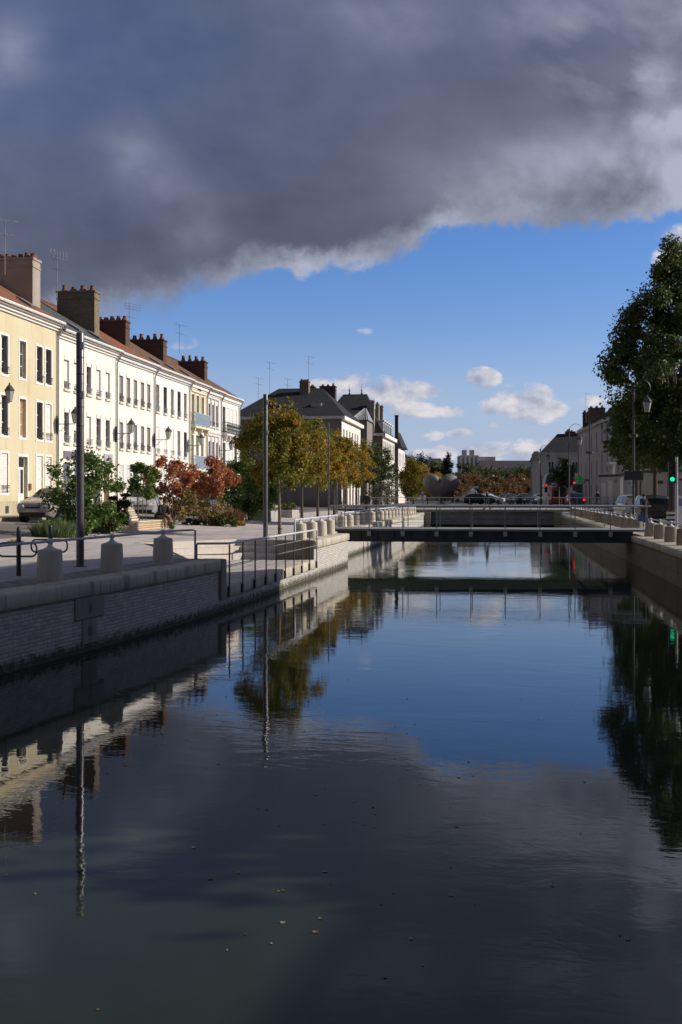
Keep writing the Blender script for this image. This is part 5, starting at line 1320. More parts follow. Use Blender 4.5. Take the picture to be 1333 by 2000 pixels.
def make_car(label, mat, kind='hatch', group='cars parked in the street'):
    L, W, H = {'hatch': (4.1, 1.75, 1.5), 'suv': (4.6, 1.85, 1.72), 'van': (5.3, 2.0, 2.35)}[kind]
    t = thing('parked_car' if kind != 'van' else 'van', label, 'car' if kind != 'van' else 'van', (0, 0, 0), 0, group)
    mb, rg, st_ = car_body(L, W, H, kind)
    b_ = mb.build('body', mat, t, smooth=True, local=True, ang=40)
    b_.data.materials[0] = mat
    hl = L / 2; ws = {'hatch': (4, 5), 'suv': (3, 4), 'van': (2, 4)}[kind]; re = {'hatch': (7, 8), 'suv': (6, 7), 'van': (6, 7)}[kind]
    def patch(i0, i1, j0, j1, off, inset=.08):
        a, b2, c, d = (Vector(rg[i0][j0]), Vector(rg[i0][j1]), Vector(rg[i1][j1]), Vector(rg[i1][j0]))
        m_ = (a + b2 + c + d) / 4; nn = (b2 - a).cross(d - a).normalized()
        if nn.dot(m_ - Vector((0, 0, .8))) < 0: nn = -nn
        return [v_.lerp(m_, inset) + nn * off for v_ in (a, b2, c, d)]
    n = len(rg[0])
    # windscreen and rear window as strips across the loft between pillar tops
    for nm_, (i0, i1) in (('windscreen', ws), ('rear_window', re)):
        mb = MB()
        A = [Vector(rg[i0][j]) for j in range(6, n - 6)]; B = [Vector(rg[i1][j]) for j in range(6, n - 6)]
        ctr = Vector((0, 0, .7)); vs_ = []
        for a, b2 in zip(A, B):
            for f in (.06, .94):
                q_ = a.lerp(b2, f); d = Vector((0, (-1 if nm_ == 'windscreen' else 1) * .6, .8)).normalized(); vs_.append(Vector((q_.x * .93, q_.y, q_.z)) + d * .012)
        fs_ = [(2 * i, 2 * i + 2, 2 * i + 3, 2 * i + 1) for i in range(len(A) - 1)]
        mb.add(vs_, fs_); mb.build(nm_, M['carglass'], t, local=True, smooth=True)
    i0 = ws[0] if kind != 'van' else 3
    for sgn in (0, 1):
        mb = MB(); ia, ib = ws[1], re[0]
        if kind == 'van': ib = 4
        for i in range(ws[0], ib if kind != 'van' else 4):
            j0, j1 = (4, 6) if sgn == 0 else (n - 6, n - 4)
            a, b2, c, d = Vector(rg[i][j0]), Vector(rg[i][j1]), Vector(rg[i + 1][j1]), Vector(rg[i + 1][j0])
            m_ = (a + b2 + c + d) / 4; sx = 1 if m_.x > 0 else -1
            qd = [v_.lerp(m_, .14) + Vector((sx * .03, 0, 0)) for v_ in (a, b2, c, d)]; mb.quad(*qd)
        mb.build('side_window', M['carglass'], t, local=True)
    for sx in (-1, 1):
        for y in (-hl + .82, hl - .78):
            rr = .31 if kind == 'hatch' else .35
            mb = MB(); mb.lathe([(rr * .62, -.11), (rr * .93, -.11), (rr, -.08), (rr, .08), (rr * .93, .11), (rr * .62, .11)], (sx * (W / 2 - .10), y, rr), 22, 'x'); w_ = mb.build('wheel', M['rubber'], t, smooth=True, local=True)
            mb = MB(); mb.lathe([(rr * .62, -.10), (rr * .58, -.115), (rr * .15, -.09 if sx < 0 else -.115), (rr * .15, .115 if sx > 0 else .09), (rr * .58, .115), (rr * .62, .10)], (sx * (W / 2 - .10), y, rr), 16, 'x'); mb.build('rim', M['rim'], w_, smooth=True, local=True)
    fz = .74 if kind == 'hatch' else .86
    for sx in (-1, 1):
        mb = MB(); mb.add([(sx * W * .23, -hl - .012 + .02, fz - .09), (sx * W * .40, -hl + .10, fz - .04), (sx * W * .455, -hl + .36, fz + .06), (sx * W * .42, -hl + .26, fz + .10), (sx * W * .25, -hl + .04, fz + .015)], [(0, 1, 2, 3, 4)])
        vs0 = mb.v[:]; mb.add([(x * .97, y + .06, z) for x, y, z in vs0], [(0, 1, 2, 3, 4)]); k = len(vs0)
        mb.f += [(i, (i + 1) % k, k + (i + 1) % k, k + i) for i in range(k)]
        mb.v = [(x, y - .05, z + .0) for x, y, z in mb.v]
        mb.build('headlight', M['headlight'], t, local=True)
        mb = MB(); mb.box(sx * W * .36, sx * W * .46, hl - .10, hl + .025, fz - .02, fz + .26 if kind != 'hatch' else fz + .16); mb.build('tail_light', M['redlamp'], t, local=True)
        mb = MB(); mb.lathe([(.02, -.10), (.07, -.07), (.08, 0), (.07, .07), (.02, .10)], (sx * (W / 2 + .07), -hl + 1.42, 1.02 if kind != 'van' else 1.3), 10, 'x'); mb.build('wing_mirror', M['blackplastic'], t, smooth=True, local=True)
    mb = MB(); mb.box(-W * .33, W * .33, -hl - .03, -hl + .05, .30, .44); mb.box(-W * .2, W * .2, -hl - .035, -hl + .02, fz - .12, fz - .06); mb.build('grille', M['blackplastic'], t, local=True, bevel=.01)
    mb = MB(); mb.box(-.26, .26, -hl - .05, -hl - .031, .47, .57); mb.build('number_plate', M['plate'], t, local=True)
    mb = MB(); mb.box(-.26, .26, hl + .005, hl + .03, .62, .73); mb.box(-W * .4, W * .4, hl - .03, hl + .035, .30, .42); mb.build('rear_bumper', M['blackplastic'], t, local=True)
    return t
PC = {}
def car(kind, mat, x, y, z, rz, label, group='cars parked in the street', on=False):
    if kind not in PC:
        t = make_car(label, mat, kind, group); PC[kind] = t; t.location = (x, y, z); t.rotation_euler = (0, 0, rz)
    else: t = copy_thing(PC[kind], (x, y, z), rz, label, group)
    for ch in t.children:
        if ch.name.split('.')[0] == 'body':
            ch.material_slots[0].link = 'OBJECT'; ch.material_slots[0].material = mat
        if on and ch.name.split('.')[0] == 'tail_light':
            ch.material_slots[0].link = 'OBJECT'; ch.material_slots[0].material = M['red_on']
    return t
p = Dp(81, 47.8); car('hatch', M['p_beige'], p.x, p.y + 1.4, zl(p.x) + .005, R(-3), 'beige-silver hatchback parked before the ochre house', 'cars parked by the terraced houses')
p = Dp(264, 58.5); car('hatch', M['p_silver'], p.x, p.y + 1.4, zl(p.x) + .005, R(14), 'silver hatchback parked between topiary and seated person', 'cars parked by the terraced houses')
p = Dp(362, 68); car('hatch', M['p_dark'], p.x, p.y + 1.4, zl(p.x) + .005, R(4), 'dark hatchback parked behind the low clipped hedge', 'cars parked by the terraced houses')
p = Dp(415, 74); car('hatch', M['p_blue'], p.x, p.y + 1.4, zl(p.x) + .005, R(-60), 'light blue hatchback half hidden by the crimson shrub', 'cars parked by the terraced houses')
ZR = 1.06
p = Dp(1228, 84); car('suv', M['p_silver'], p.x + .1, p.y, ZR, R(186), 'silver estate car seen from behind with black rear window on the right street', 'cars on the right bank')
p = Dp(1270, 70); car('suv', M['p_dark'], p.x, p.y, ZR, R(184), 'black car seen from behind next to the pedestrian on the right street', 'cars on the right bank')
ZS = 1.505
p = Dp(1123, 112); car('hatch', M['p_navy'], p.x, p.y, ZS, R(181), 'navy car waiting at the red light with glowing brake lamps', 'cars on the right bank', True)
p = Dp(1091, 132); t = car('van', M['p_red'], p.x, p.y, ZS, R(180), 'red van with white raised roof waiting at the traffic lights', 'vehicles on the square')
mb = MB(); mb.box(-.74, .74, -.9, 2.5, 2.36, 2.62); mb.box(-.80, .80, 2.58, 2.64, 1.85, 2.35); mb.build('roof_box', M['p_white'], t, local=True, bevel=.05)
mb = MB(); mb.box(-.62, .62, 2.641, 2.66, 1.15, 1.8); mb.build('rear_door_window', M['carglass'], t, local=True)
for px, d, mt, rz, lb, kd in ((914, 200, 'p_white', 100, 'white van parked on the square right of the heart sculpture', 'van'), (938, 146, 'p_dark', 88, 'black car parked on the square in front of the white-roofed car', 'hatch'),
                              (958, 158, 'p_white', 84, 'white car parked on the square behind the black car', 'hatch'), (998, 160, 'p_grey', 40, 'grey car on the square, middle of the far parked cars', 'hatch'),
                              (1028, 158, 'p_navy', 20, 'dark blue car on the square left of the red van', 'hatch'), (1056, 165, 'p_silver', 8, 'silver car on the square just left of the red van', 'hatch')):
    p = Dp(px, d); car(kd, M[mt], p.x, p.y, ZS, R(rz), lb, 'vehicles on the square')

# ------------------------------------------------------------------ people
def skin_mesh(name, mat, parent, chains, sub=2):
    """joined chains of (point, radius) grown into one skin; first vertex is the root"""
    bm = bmesh.new(); lay = bm.verts.layers.skin.verify(); pool = {}
    def vert(p, r):
        key = tuple(round(c, 4) for c in p)
        if key not in pool:
            v_ = bm.verts.new(p); v_[lay].radius = (r, r) if not hasattr(r, '__len__') else r; v_[lay].use_root = len(pool) == 0; pool[key] = v_
        return pool[key]
    for ch in chains:
        vv_ = [vert(p, r) for p, r in ch]
        for a, b_ in zip(vv_, vv_[1:]):
            if a is not b_ and not bm.edges.get((a, b_)): bm.edges.new((a, b_))
    me = bpy.data.meshes.new(name); bm.to_mesh(me); bm.free(); me.materials.append(mat)
    o = bpy.data.objects.new(name, me); COL.objects.link(o); o.parent = parent
    md = o.modifiers.new('skin', 'SKIN'); md.use_smooth_shade = True
    if sub: s_ = o.modifiers.new('sub', 'SUBSURF'); s_.levels = sub; s_.render_levels = sub
    return o
def hand(w, dirv, side):
    """palm and five bent fingers growing from the wrist point w along dirv"""
    w = Vector(w); d = Vector(dirv).normalized(); s_ = d.cross(Vector((0, 0, 1)));  s_ = s_.normalized() if s_.length > .1 else Vector((1, 0, 0)); dn = s_.cross(d) * -1
    palm = w + d * .05; out = [[(tuple(w), .026), (tuple(palm), .034)]]
    for k, (o_, L) in enumerate(((-.030, .075), (-.011, .085), (.010, .08), (.029, .062))):
        b_ = palm + s_ * o_ + d * .035; m_ = b_ + d * L * .5 - Vector((0, 0, .008)); e = m_ + d * L * .35 - Vector((0, 0, .03))
        out.append([(tuple(palm), .034), (tuple(b_), .0105), (tuple(m_), .0092), (tuple(e), .008)])
    b_ = w + d * .03 - s_ * .038 * side; out.append([(tuple(palm), .034), (tuple(b_), .013), (tuple(b_ + d * .035 - s_ * .012 * side), .0105), (tuple(b_ + d * .06 - Vector((0, 0, .012))), .009)])
    return out
def person(label, loc, rz, J, cloth, leg, group=None, hairlen=0):
    """J: joints in local coordinates, facing +x"""
    t = thing('person', label, 'person', loc, rz, group)
    V_ = lambda k: tuple(J[k])
    mid = lambda a, b_, f=.5: tuple(Vector(J[a]).lerp(Vector(J[b_]), f))
    ch = [[(V_('pelvis'), .095), (mid('pelvis', 'chest'), .095), (V_('chest'), .105), (V_('neck'), .062), (V_('head'), .088), (V_('crown'), .075)]]
    f = (Vector(J['nose']) - Vector(J['head'])).normalized()
    for s in 'lr':
        ch.append([(V_('chest'), .105), (V_('sh' + s), .052), (V_('el' + s), .038), (V_('wr' + s), .028)])
        ch += hand(J['wr' + s], Vector(J['wr' + s]) - Vector(J['el' + s]), 1 if s == 'l' else -1)
        ch.append([(V_('pelvis'), .095), (V_('hip' + s), .075), (V_('kn' + s), .054), (V_('an' + s), .040), (V_('to' + s), .034)])
    b_ = skin_mesh('body', M['skin'], t, ch)
    mb = MB(); hd = Vector(J['head']); u = Vector(J['crown']) - hd; u.normalize(); s_ = f.cross(u).normalized()
    mb.tube([hd + f * .075 + u * .03, hd + f * .105 - u * .012, hd + f * .085 - u * .03], [.010, .016, .012], 6)
    for sg in (-1, 1): mb.lathe([(.002, -.012), (.013, 0), (.002, .012)], tuple(hd + f * .078 + s_ * .032 * sg + u * .028), 8); mb.lathe([(.004, -.03), (.018, -.012), (.02, .012), (.006, .03)], tuple(hd + s_ * .088 * sg), 8)
    mb.tube([hd + f * .084 - s_ * .024 - u * .055, hd + f * .088 - u * .056, hd + f * .084 + s_ * .024 - u * .055], .006, 5)
    mb.build('face', M['skin'], t, smooth=True, local=True)
    hp = [hd - f * .012 + u * .035]; 
    mb = MB(); vs_ = []
    for i in range(7):
        th = math.pi * .62 * i / 6
        for k in range(14):
            a = 2 * math.pi * k / 14; dv = u * math.cos(th) + (s_ * math.cos(a) + f * math.sin(a)) * math.sin(th)
            cut = 1.0 if dv.dot(f) < .55 or th < .9 else .86
            vs_.append(hp[0] + dv * .112 * cut)
    mb.add(vs_, [(i * 14 + k, i * 14 + (k + 1) % 14, (i + 1) * 14 + (k + 1) % 14, (i + 1) * 14 + k) for i in range(6) for k in range(14)]); mb.build('hair', M['hair'], t, smooth=True, local=True)
    jk = [[(mid('pelvis', 'chest', -.1), .155), (mid('pelvis', 'chest', .5), .158), (V_('chest'), .168), (mid('chest', 'neck', .75), .085)]]
    for s in 'lr': jk.append([(V_('chest'), .168), (V_('sh' + s), .085), (V_('el' + s), .062), (mid('el' + s, 'wr' + s, .92), .046)])
    skin_mesh('jacket', cloth, t, jk)
    tr = []
    for s in 'lr': tr.append([(V_('pelvis'), .135), (V_('hip' + s), .105), (V_('kn' + s), .078), (mid('kn' + s, 'an' + s, .92), .066)])
    skin_mesh('trousers', leg, t, tr)
    for s in 'lr':
        mb = MB(); a = Vector(J['an' + s]); c = Vector(J['to' + s]); d = (c - a); d.z = 0; d.normalize(); z0 = min(a.z, c.z) - .05
        mb.tube([a - d * .06 + Vector((0, 0, -.02)), a + d * .03 + Vector((0, 0, -.025)), c + Vector((0, 0, -.015)), c + d * .05 + Vector((0, 0, -.02))], [.046, .052, .046, .022], 10); mb.build('shoe', M['shoe'], t, smooth=True, local=True)
    return t
seated = dict(pelvis=(0, 0, .12), chest=(.16, 0, .50), neck=(.24, 0, .66), head=(.33, 0, .76), crown=(.35, 0, .84), nose=(.44, 0, .72),
              shl=(.17, .19, .55), shr=(.17, -.19, .55), ell=(.30, .25, .28), elr=(.30, -.25, .28), wrl=(.50, .08, .20), wrr=(.50, -.08, .20),
              hipl=(.06, .10, .09), hipr=(.06, -.10, .09), knl=(.48, .13, .10), knr=(.48, -.13, .10), anl=(.47, .13, -.36), anr=(.52, -.15, -.36), tol=(.62, .15, -.40), tor=(.67, -.17, -.40))
q_ = pa + e_ * (Lp - .42) + n_ * .16
person('person in black jacket and brown trousers sitting hunched on the planter end', (q_.x, q_.y, 1.26 + .45 - .01), R(-38), seated, M['jacket'], M['trousers'])
walk = dict(pelvis=(0, 0, .95), chest=(.03, 0, 1.33), neck=(.04, 0, 1.50), head=(.06, 0, 1.60), crown=(.06, 0, 1.68), nose=(.18, 0, 1.58),
            shl=(.03, .19, 1.40), shr=(.03, -.19, 1.40), ell=(-.10, .24, 1.13), elr=(.10, -.24, 1.13), wrl=(.02, .24, .90), wrr=(.28, -.2, .95),
            hipl=(0, .10, .92), hipr=(0, -.10, .92), knl=(.20, .10, .52), knr=(-.02, -.10, .50), anl=(.24, .10, .09), anr=(-.28, -.10, .13), tol=(.39, .10, .05), tor=(-.16, -.10, .05))
p = Dp(953, 101.4); person('person in dark clothes walking across the road bridge', (p.x, 100.6, 1.515), R(175), walk, M['jacket'], M['jeans'])
p = Dp(1168, 104); person('pedestrian in black by the pale house on the right bank', (p.x, p.y, 1.51), R(200), walk, M['jacket'], M['jeans'])
p = Dp(1259, 66); person('pedestrian in dark jacket between two parked cars on the right bank', (p.x, p.y, 1.10), R(100), walk, M['jeans'], M['jeans'])
p = Dp(717, 84); person('person in dark coat on the promenade behind the left bollards', (p.x, p.y, 1.26), R(250), walk, M['jacket'], M['jeans'])

# ------------------------------------------------------------------ larger houses beyond the terrace, left bank
EXX, NXY = Vector((1, 0, 0)), Vector((0, -1, 0))
def block(t, x0, x1, y0, y1, z0, z1, wm, holesF=(), holesR=(), wmF=None, rside=NX):
    """front (towards -y) and canal side (+x for the left bank) with openings"""
    mb = MB(); facade(mb, (x0, y0, 0), EXX, NXY, x1 - x0, z0, z1, list(holesF), .18)
    mb.quad((x0, y0 + .5, z0), (x1 - .5, y0 + .5, z0), (x1 - .5, y0 + .5, z1), (x0, y0 + .5, z1)); 
    f = mb.build('front_wall', M[wmF or wm], t)
    mb = MB()
    if rside.x > 0:
        facade(mb, (x1, y0, 0), EX, NX, y1 - y0, z0, z1, list(holesR), .18); mb.quad((x1 - .5, y0 + .5, z0), (x1 - .5, y1, z0), (x1 - .5, y1, z1), (x1 - .5, y0 + .5, z1)); mb.quad((x0, y0, z0), (x0, y1, z0), (x0, y1, z1), (x0, y0, z1))
    else:
        facade(mb, (x0, y0, 0), EX, -NX, y1 - y0, z0, z1, list(holesR), .18); mb.quad((x0 + .5, y0 + .5, z0), (x0 + .5, y1, z0), (x0 + .5, y1, z1), (x0 + .5, y0 + .5, z1)); mb.quad((x1, y0, z0), (x1, y1, z0), (x1, y1, z1), (x1, y0, z1))
    mb.quad((x0, y1, z0), (x1, y1, z0), (x1, y1, z1), (x0, y1, z1))
    mb.build('wall', M[wm], t)
def hip_roof(t, x0, x1, y0, y1, ze, zr, mat, over=.35, ridge='x', r0=.3, r1=.3, name='roof'):
    a0, a1, b0, b1 = x0 - over, x1 + over, y0 - over, y1 + over; mb = MB()
    if ridge == 'x': p, q_ = (a0 + (a1 - a0) * r0, (b0 + b1) / 2, zr), (a1 - (a1 - a0) * r1, (b0 + b1) / 2, zr); vs_ = [(a0, b0, ze), (a1, b0, ze), (a1, b1, ze), (a0, b1, ze), p, q_]; fs_ = [(0, 1, 5, 4), (1, 2, 5), (2, 3, 4, 5), (3, 0, 4), (0, 3, 2, 1)]
    else: p, q_ = ((a0 + a1) / 2, b0 + (b1 - b0) * r0, zr), ((a0 + a1) / 2, b1 - (b1 - b0) * r1, zr); vs_ = [(a0, b0, ze), (a1, b0, ze), (a1, b1, ze), (a0, b1, ze), p, q_]; fs_ = [(0, 1, 4), (1, 2, 5, 4), (2, 3, 5), (3, 0, 4, 5), (0, 3, 2, 1)]
    mb.add(vs_, fs_); return mb.build(name, M[mat], t)
def simple_windows(t, P, e, n, holes, shutter=None, style='plain', cross=2):
    for hh in holes: window(t, P, e, n, hh, style, None, None, 'pane', shutter or 'shut_grey', sill=None, cross=cross, reveal=.18)
# hip-roofed house
HX0, HX1, HY0, HY1 = -28.4, -16.6, 118.8, 135.2; HE = 11.25; HG = 1.5
t = thing('hip_roof_house', 'large house with dark hipped slate roof and shaded grey front behind the autumn trees', 'house', (-22, 119, HG))
hf = [(s_, s_ + 1.1, z0, z1) for z0, z1 in ((7.6, 9.9), (3.9, 6.2)) for s_ in (1.0, 3.2, 5.4, 7.6, 9.8)]
hr = [(s_, s_ + 1.0, z0, z1) for z0, z1 in ((7.3, 9.9),) for s_ in (1.2, 3.6, 6.0, 8.4, 10.8, 13.2)] + [(s_, s_ + 1.5, 1.6, 5.4) for s_ in (.8, 3.4, 6.0, 8.6, 11.2, 13.8)]
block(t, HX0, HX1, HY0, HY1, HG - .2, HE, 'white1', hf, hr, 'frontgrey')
simple_windows(t, (HX0, HY0, 0), EXX, NXY, hf, 'shut_grey', 'jamb'); simple_windows(t, (HX1, HY0, 0), EX, NX, hr)
mb = MB(); mb.box(HX0 - .3, HX1, HY0 - .3, HY0 - .003, HE - .32, HE - .02); mb.build('front_cornice', M['gutter'], t)
mb = MB(); mb.box(HX1 + .003, HX1 + .38, HY0 - .3, HY1 + .3, HE - .42, HE - .02); mb.box(HX1 + .003, HX1 + .12, HY0, HY1, 6.2, 6.5); mb.build('side_cornice', M['trim'], t)
rf_ = hip_roof(t, HX0, HX1, HY0, HY1, HE, 15.0, 'slate_dark', .4, 'x', .30, .30)
for px in (563, 621):
    x = Xy(px, HY0 + 3.3); mb = MB(); mb.box(x - .55, x + .55, HY0 + 2.2, HY0 + 3.4, HE + 1.15, HE + 1.55); mb.build('skylight', M['zinc'], rf_)
Yc = 125.5; chimney(t, Xy(587, Yc), Xy(604.5, Yc), Yc - .5, Yc + .5, HE + .5, Zp(745, dep(-20, Yc)), 'chim_brick', 3)
chimney(t, Xy(606, 131), Xy(616, 131), 130.5, 131.5, HE + .5, Zp(755, dep(-20, 131)), 'chim_red', 1)
Yc = 137.5; chimney(t, Xy(626, Yc), Xy(656.5, Yc), Yc - .6, Yc + .6, 8, Zp(754, dep(-18, Yc)), 'chim_red', 3)
for px, py, Y in ((527, 708, 128), (603.5, 696, 127.2), (505, 738, 128), (562, 740, 129)): antenna(t, Xy(px, Y), Y, 13.6, Zp(py, dep(Xy(px, Y), Y)), 0)
# far dark hipped roof with finials
t = thing('manor_house', 'dark steep-roofed house with two roof finials behind the hipped slate roof', 'house', (-24, 152, HG))
Y0 = 150; mx0, mx1 = Xy(640, Y0), Xy(722, Y0)
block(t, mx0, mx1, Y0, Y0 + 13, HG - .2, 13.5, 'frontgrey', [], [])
hip_roof(t, mx0, mx1, Y0, Y0 + 13, 13.5, Zp(770, dep(-20, Y0 + 6.5)), 'slate_dark', .3, 'x', .25, .22)
mb = MB()
for px in (683, 707): x = Xy(px, Y0 + 6.5); z = Zp(772, dep(x, Y0 + 6.5)); mb.lathe([(.12, 0), (.16, .2), (.06, .4), (.10, .7), (.03, .9), (.02, 1.5)], (x, Y0 + 6.5, z), 8)
mb.build('finial', M['iron'], t)
# mansard house with dormers
t = thing('mansard_house', 'stone house with slate mansard roof, dormers and tall chimneys facing the canal', 'house', (-17, 150, HG))
SX1 = -15.6; SY0 = Yx(748, SX1); SY1 = Yx(771, SX1); SX0 = Xy(704, SY0); SE = Zp(846, dep(SX1, SY0))
hr = [(s_, s_ + 1.0, z0, z1) for z0, z1 in ((SE - 3.3, SE - 1.0), (SE - 7.0, SE - 4.6)) for s_ in np.linspace(1.2, SY1 - SY0 - 2.2, 7)] + [(s_, s_ + 1.4, 1.6, 4.6) for s_ in np.linspace(1.2, SY1 - SY0 - 2.6, 6)]
hf = [(2.2, 3.0, SE - 3.2, SE - 1.4)]
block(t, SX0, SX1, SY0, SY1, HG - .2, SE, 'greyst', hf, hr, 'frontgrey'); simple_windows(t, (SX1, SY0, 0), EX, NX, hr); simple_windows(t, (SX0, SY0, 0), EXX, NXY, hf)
mb = MB(); mb.box(SX1 + .003, SX1 + .4, SY0 - .3, SY1, SE - .5, SE); mb.box(SX0, SX1, SY0 - .3, SY0 - .003, SE - .35, SE - .002); mb.build('cornice', M['trim'], t)
mz = Zp(806, dep(SX1, SY0)); mb = MB(); i_ = 1.5
lo = [(SX0, SY0, SE), (SX1 + .1, SY0, SE), (SX1 + .1, SY1, SE), (SX0, SY1, SE)]; hi = [(SX0 + i_, SY0 + i_, mz), (SX1 - i_, SY0 + i_, mz), (SX1 - i_, SY1 - i_, mz), (SX0 + i_, SY1 - i_, mz)]
mb.add(lo + hi + [((SX0 + SX1) / 2, SY0 + 4, mz + .9), ((SX0 + SX1) / 2, SY1 - 4, mz + .9)], [(0, 1, 5, 4), (1, 2, 6, 5), (2, 3, 7, 6), (3, 0, 4, 7), (4, 5, 8), (5, 6, 9, 8), (6, 7, 9), (7, 4, 8, 9)]); rf_ = mb.build('roof', M['slate_dark'], t)
for s_ in np.linspace(2.5, SY1 - SY0 - 3.5, 5):
    mb = MB(); y = SY0 + s_; mb.box(SX1 - 1.4, SX1 - .15, y, y + 1.25, SE + .02, SE + 1.75); mb.prism([(SX1 - 1.5, y - .12), (SX1 - .0, y - .12), (SX1 - .0, y + 1.37), (SX1 - 1.5, y + 1.37)], SE + 1.752, SE + 1.95); d_ = mb.build('dormer', M['trim'], rf_)
    mb = MB(); mb.box(SX1 - .148, SX1 - .13, y + .25, y + 1.0, SE + .3, SE + 1.5); mb.build('pane', M['pane'], d_)
for (a, b_, Y, py, n_p) in ((718, 732, SY0 + .5, 785, 3), (734.5, 741, SY0 + 5, 790, 1), (740, 749, SY0 + 11, 795, 2)):
    chimney(t, Xy(a, Y), Xy(b_, Y), Y - .45, Y + .45, SE - 2 if n_p == 3 else SE + .5, Zp(py, dep(SX1, Y)), 'chim_render', n_p)
mb = MB(); gx0, gx1 = Xy(684, 141), Xy(719, 141); gz0, gz1 = Zp(822, dep(-18, 141)), Zp(796, dep(-18, 141))
t = thing('glazed_pavilion', 'low pavilion with pale ribbed zinc roof between the two large houses', 'pavilion', ((gx0 + gx1) / 2, 141, HG))
mb = MB(); mb.box(gx0, gx1, 140, 146, HG - .2, gz0); mb.build('wall', M['frontgrey'], t)
mb = MB(); mb.add([(gx0 - .2, 139.7, gz0), (gx1 + .2, 139.7, gz0), (gx1 + .2, 146, gz0), (gx0 - .2, 146, gz0), (gx0 + 1.6, 143, gz1), (gx1 - .4, 143, gz1)], [(0, 1, 5, 4), (1, 2, 5), (2, 3, 4, 5), (3, 0, 4)])
for k in range(9): a = Vector((gx0 + .2 + k * (gx1 - gx0) / 9, 139.72, gz0 + .03)); b_ = Vector((gx0 + 1.6 + k * (gx1 - gx0 - 2) / 9, 143, gz1 + .03)); mb.tube([a, b_], .05, 4)
mb.build('roof', M['zinc'], t)
# white end house with tall thin chimney
t = thing('white_narrow_house', 'narrow white house with tall thin chimney at the end of the left bank', 'house', (-16, 186, HG))
NX1 = -15.6; NY0 = Yx(778.5, NX1); NY1 = Yx(791, NX1); NX0 = Xy(768, NY0); NE = Zp(873, dep(NX1, NY0))
hr = [(s_, s_ + 1.0, z0, z1) for z0, z1 in ((NE - 3, NE - .8), (NE - 6.6, NE - 4.2)) for s_ in (1.5, 4.0, 6.5, 9.0)]
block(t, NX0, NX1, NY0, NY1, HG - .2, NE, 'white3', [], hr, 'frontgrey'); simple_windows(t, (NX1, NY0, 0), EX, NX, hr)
hip_roof(t, NX0, NX1, NY0, NY1, NE, NE + 2.6, 'slate_dark', .5, 'y', .3, .3)
x = Xy(775, NY0 + 1); mb = MB(); mb.box(x - .26, x + .26, NY0 + .8, NY0 + 1.4, NE, Zp(812, dep(x, NY0))); mb.box(x - .32, x + .32, NY0 + .74, NY0 + 1.46, Zp(812, dep(x, NY0)) + .003, Zp(810, dep(x, NY0))); mb.build('chimney', M['chim_red'], t)
mb = MB(); mb.box(NX1 + .01, NX1 + .9, NY0 + 2, NY0 + 9, 5.2, 6.4); mb.build('awning', M['maroon'], t)
t = thing('red_roof_house', 'house with orange-red gable roof just right of the narrow white house', 'house', (-15, 205, HG))
ax0, ax1 = Xy(780, 206), Xy(797.5, 206); zt = Zp(888, dep(-15, 206)); mb = MB(); mb.box(ax0, ax1 - .6, 206, 218, HG - .2, zt - 3.2); mb.build('wall', M['cityrender'], t)
mb = MB(); mb.add([(ax0, 205.6, zt), (ax1, 205.6, zt - 3.2), (ax1, 218, zt - 3.2), (ax0, 218, zt), (ax0, 205.6, zt - .3), (ax1, 205.6, zt - 3.5), (ax1, 218, zt - 3.5), (ax0, 218, zt - .3)], [(0, 1, 2, 3), (7, 6, 5, 4), (0, 4, 5, 1), (1, 5, 6, 2)]); mb.build('roof', M['pot'], t)

# ------------------------------------------------------------------ right bank
def right_house(label, pts2, eave, ridge, wm, rm, rows, ncol, cat='house', name='town_house', back=9.0):
    """house whose front runs from pts2[0] (near) to pts2[1] (far)"""
    a, b_ = Vector((*pts2[0], 0)), Vector((*pts2[1], 0)); e = (b_ - a).normalized(); n = Vector((-e.y, e.x, 0)); L = (b_ - a).length
    t = thing(name, label, cat, (a.x, a.y, 1.1))
    holes = [(s_ - .55, s_ + .55, z0, z1) for z0, z1 in rows for s_ in np.linspace(L * .5 / ncol, L - L * .5 / ncol, ncol)]
    mb = MB(); facade(mb, a, e, n, L, .9, eave, holes, .2)
    bk = -n * back
    for p0, p1 in ((a, a + bk), (b_, b_ + bk), (a + bk, b_ + bk)): mb.quad((p0.x, p0.y, .9), (p1.x, p1.y, .9), (p1.x, p1.y, eave), (p0.x, p0.y, eave))
    q0, q1 = a - n * .5, b_ - n * .5; mb.quad((q0.x, q0.y, .9), (q1.x, q1.y, .9), (q1.x, q1.y, eave), (q0.x, q0.y, eave))
    m0, m1 = a + bk * .5, b_ + bk * .5; mb.add([(a.x, a.y, eave), ((a + bk).x, (a + bk).y, eave), (m0.x, m0.y, ridge - .1)], [(0, 1, 2)]); mb.add([(b_.x, b_.y, eave), ((b_ + bk).x, (b_ + bk).y, eave), (m1.x, m1.y, ridge - .1)], [(0, 1, 2)])
    mb.build('wall', M[wm], t)
    for hh in holes: window(t, a, e, n, hh, 'closed' if hh[2] > 3 else 'plain', None, None, 'pane', 'shut_slate', sill=None, cross=2, reveal=.2)
    mb = MB(); mb.obox(a, e, n, 0, L, .003, .3, eave - .45, eave - .02)
    for z0, z1 in rows[1:]: mb.obox(a, e, n, 0, L, .003, .08, z1 + .5, z1 + .68)
    mb.build('cornice', M[wm], t)
    f0, f1 = a + n * .4, b_ + n * .4; k0, k1 = a + bk * 1.04, b_ + bk * 1.04
    mb = MB(); mb.add([(f0.x, f0.y, eave), (f1.x, f1.y, eave), (m1.x, m1.y, ridge), (m0.x, m0.y, ridge), (k1.x, k1.y, eave), (k0.x, k0.y, eave)], [(0, 1, 2, 3), (3, 2, 4, 5)]); mb.build('roof', M[rm], t)
    return t, a, e, n, L
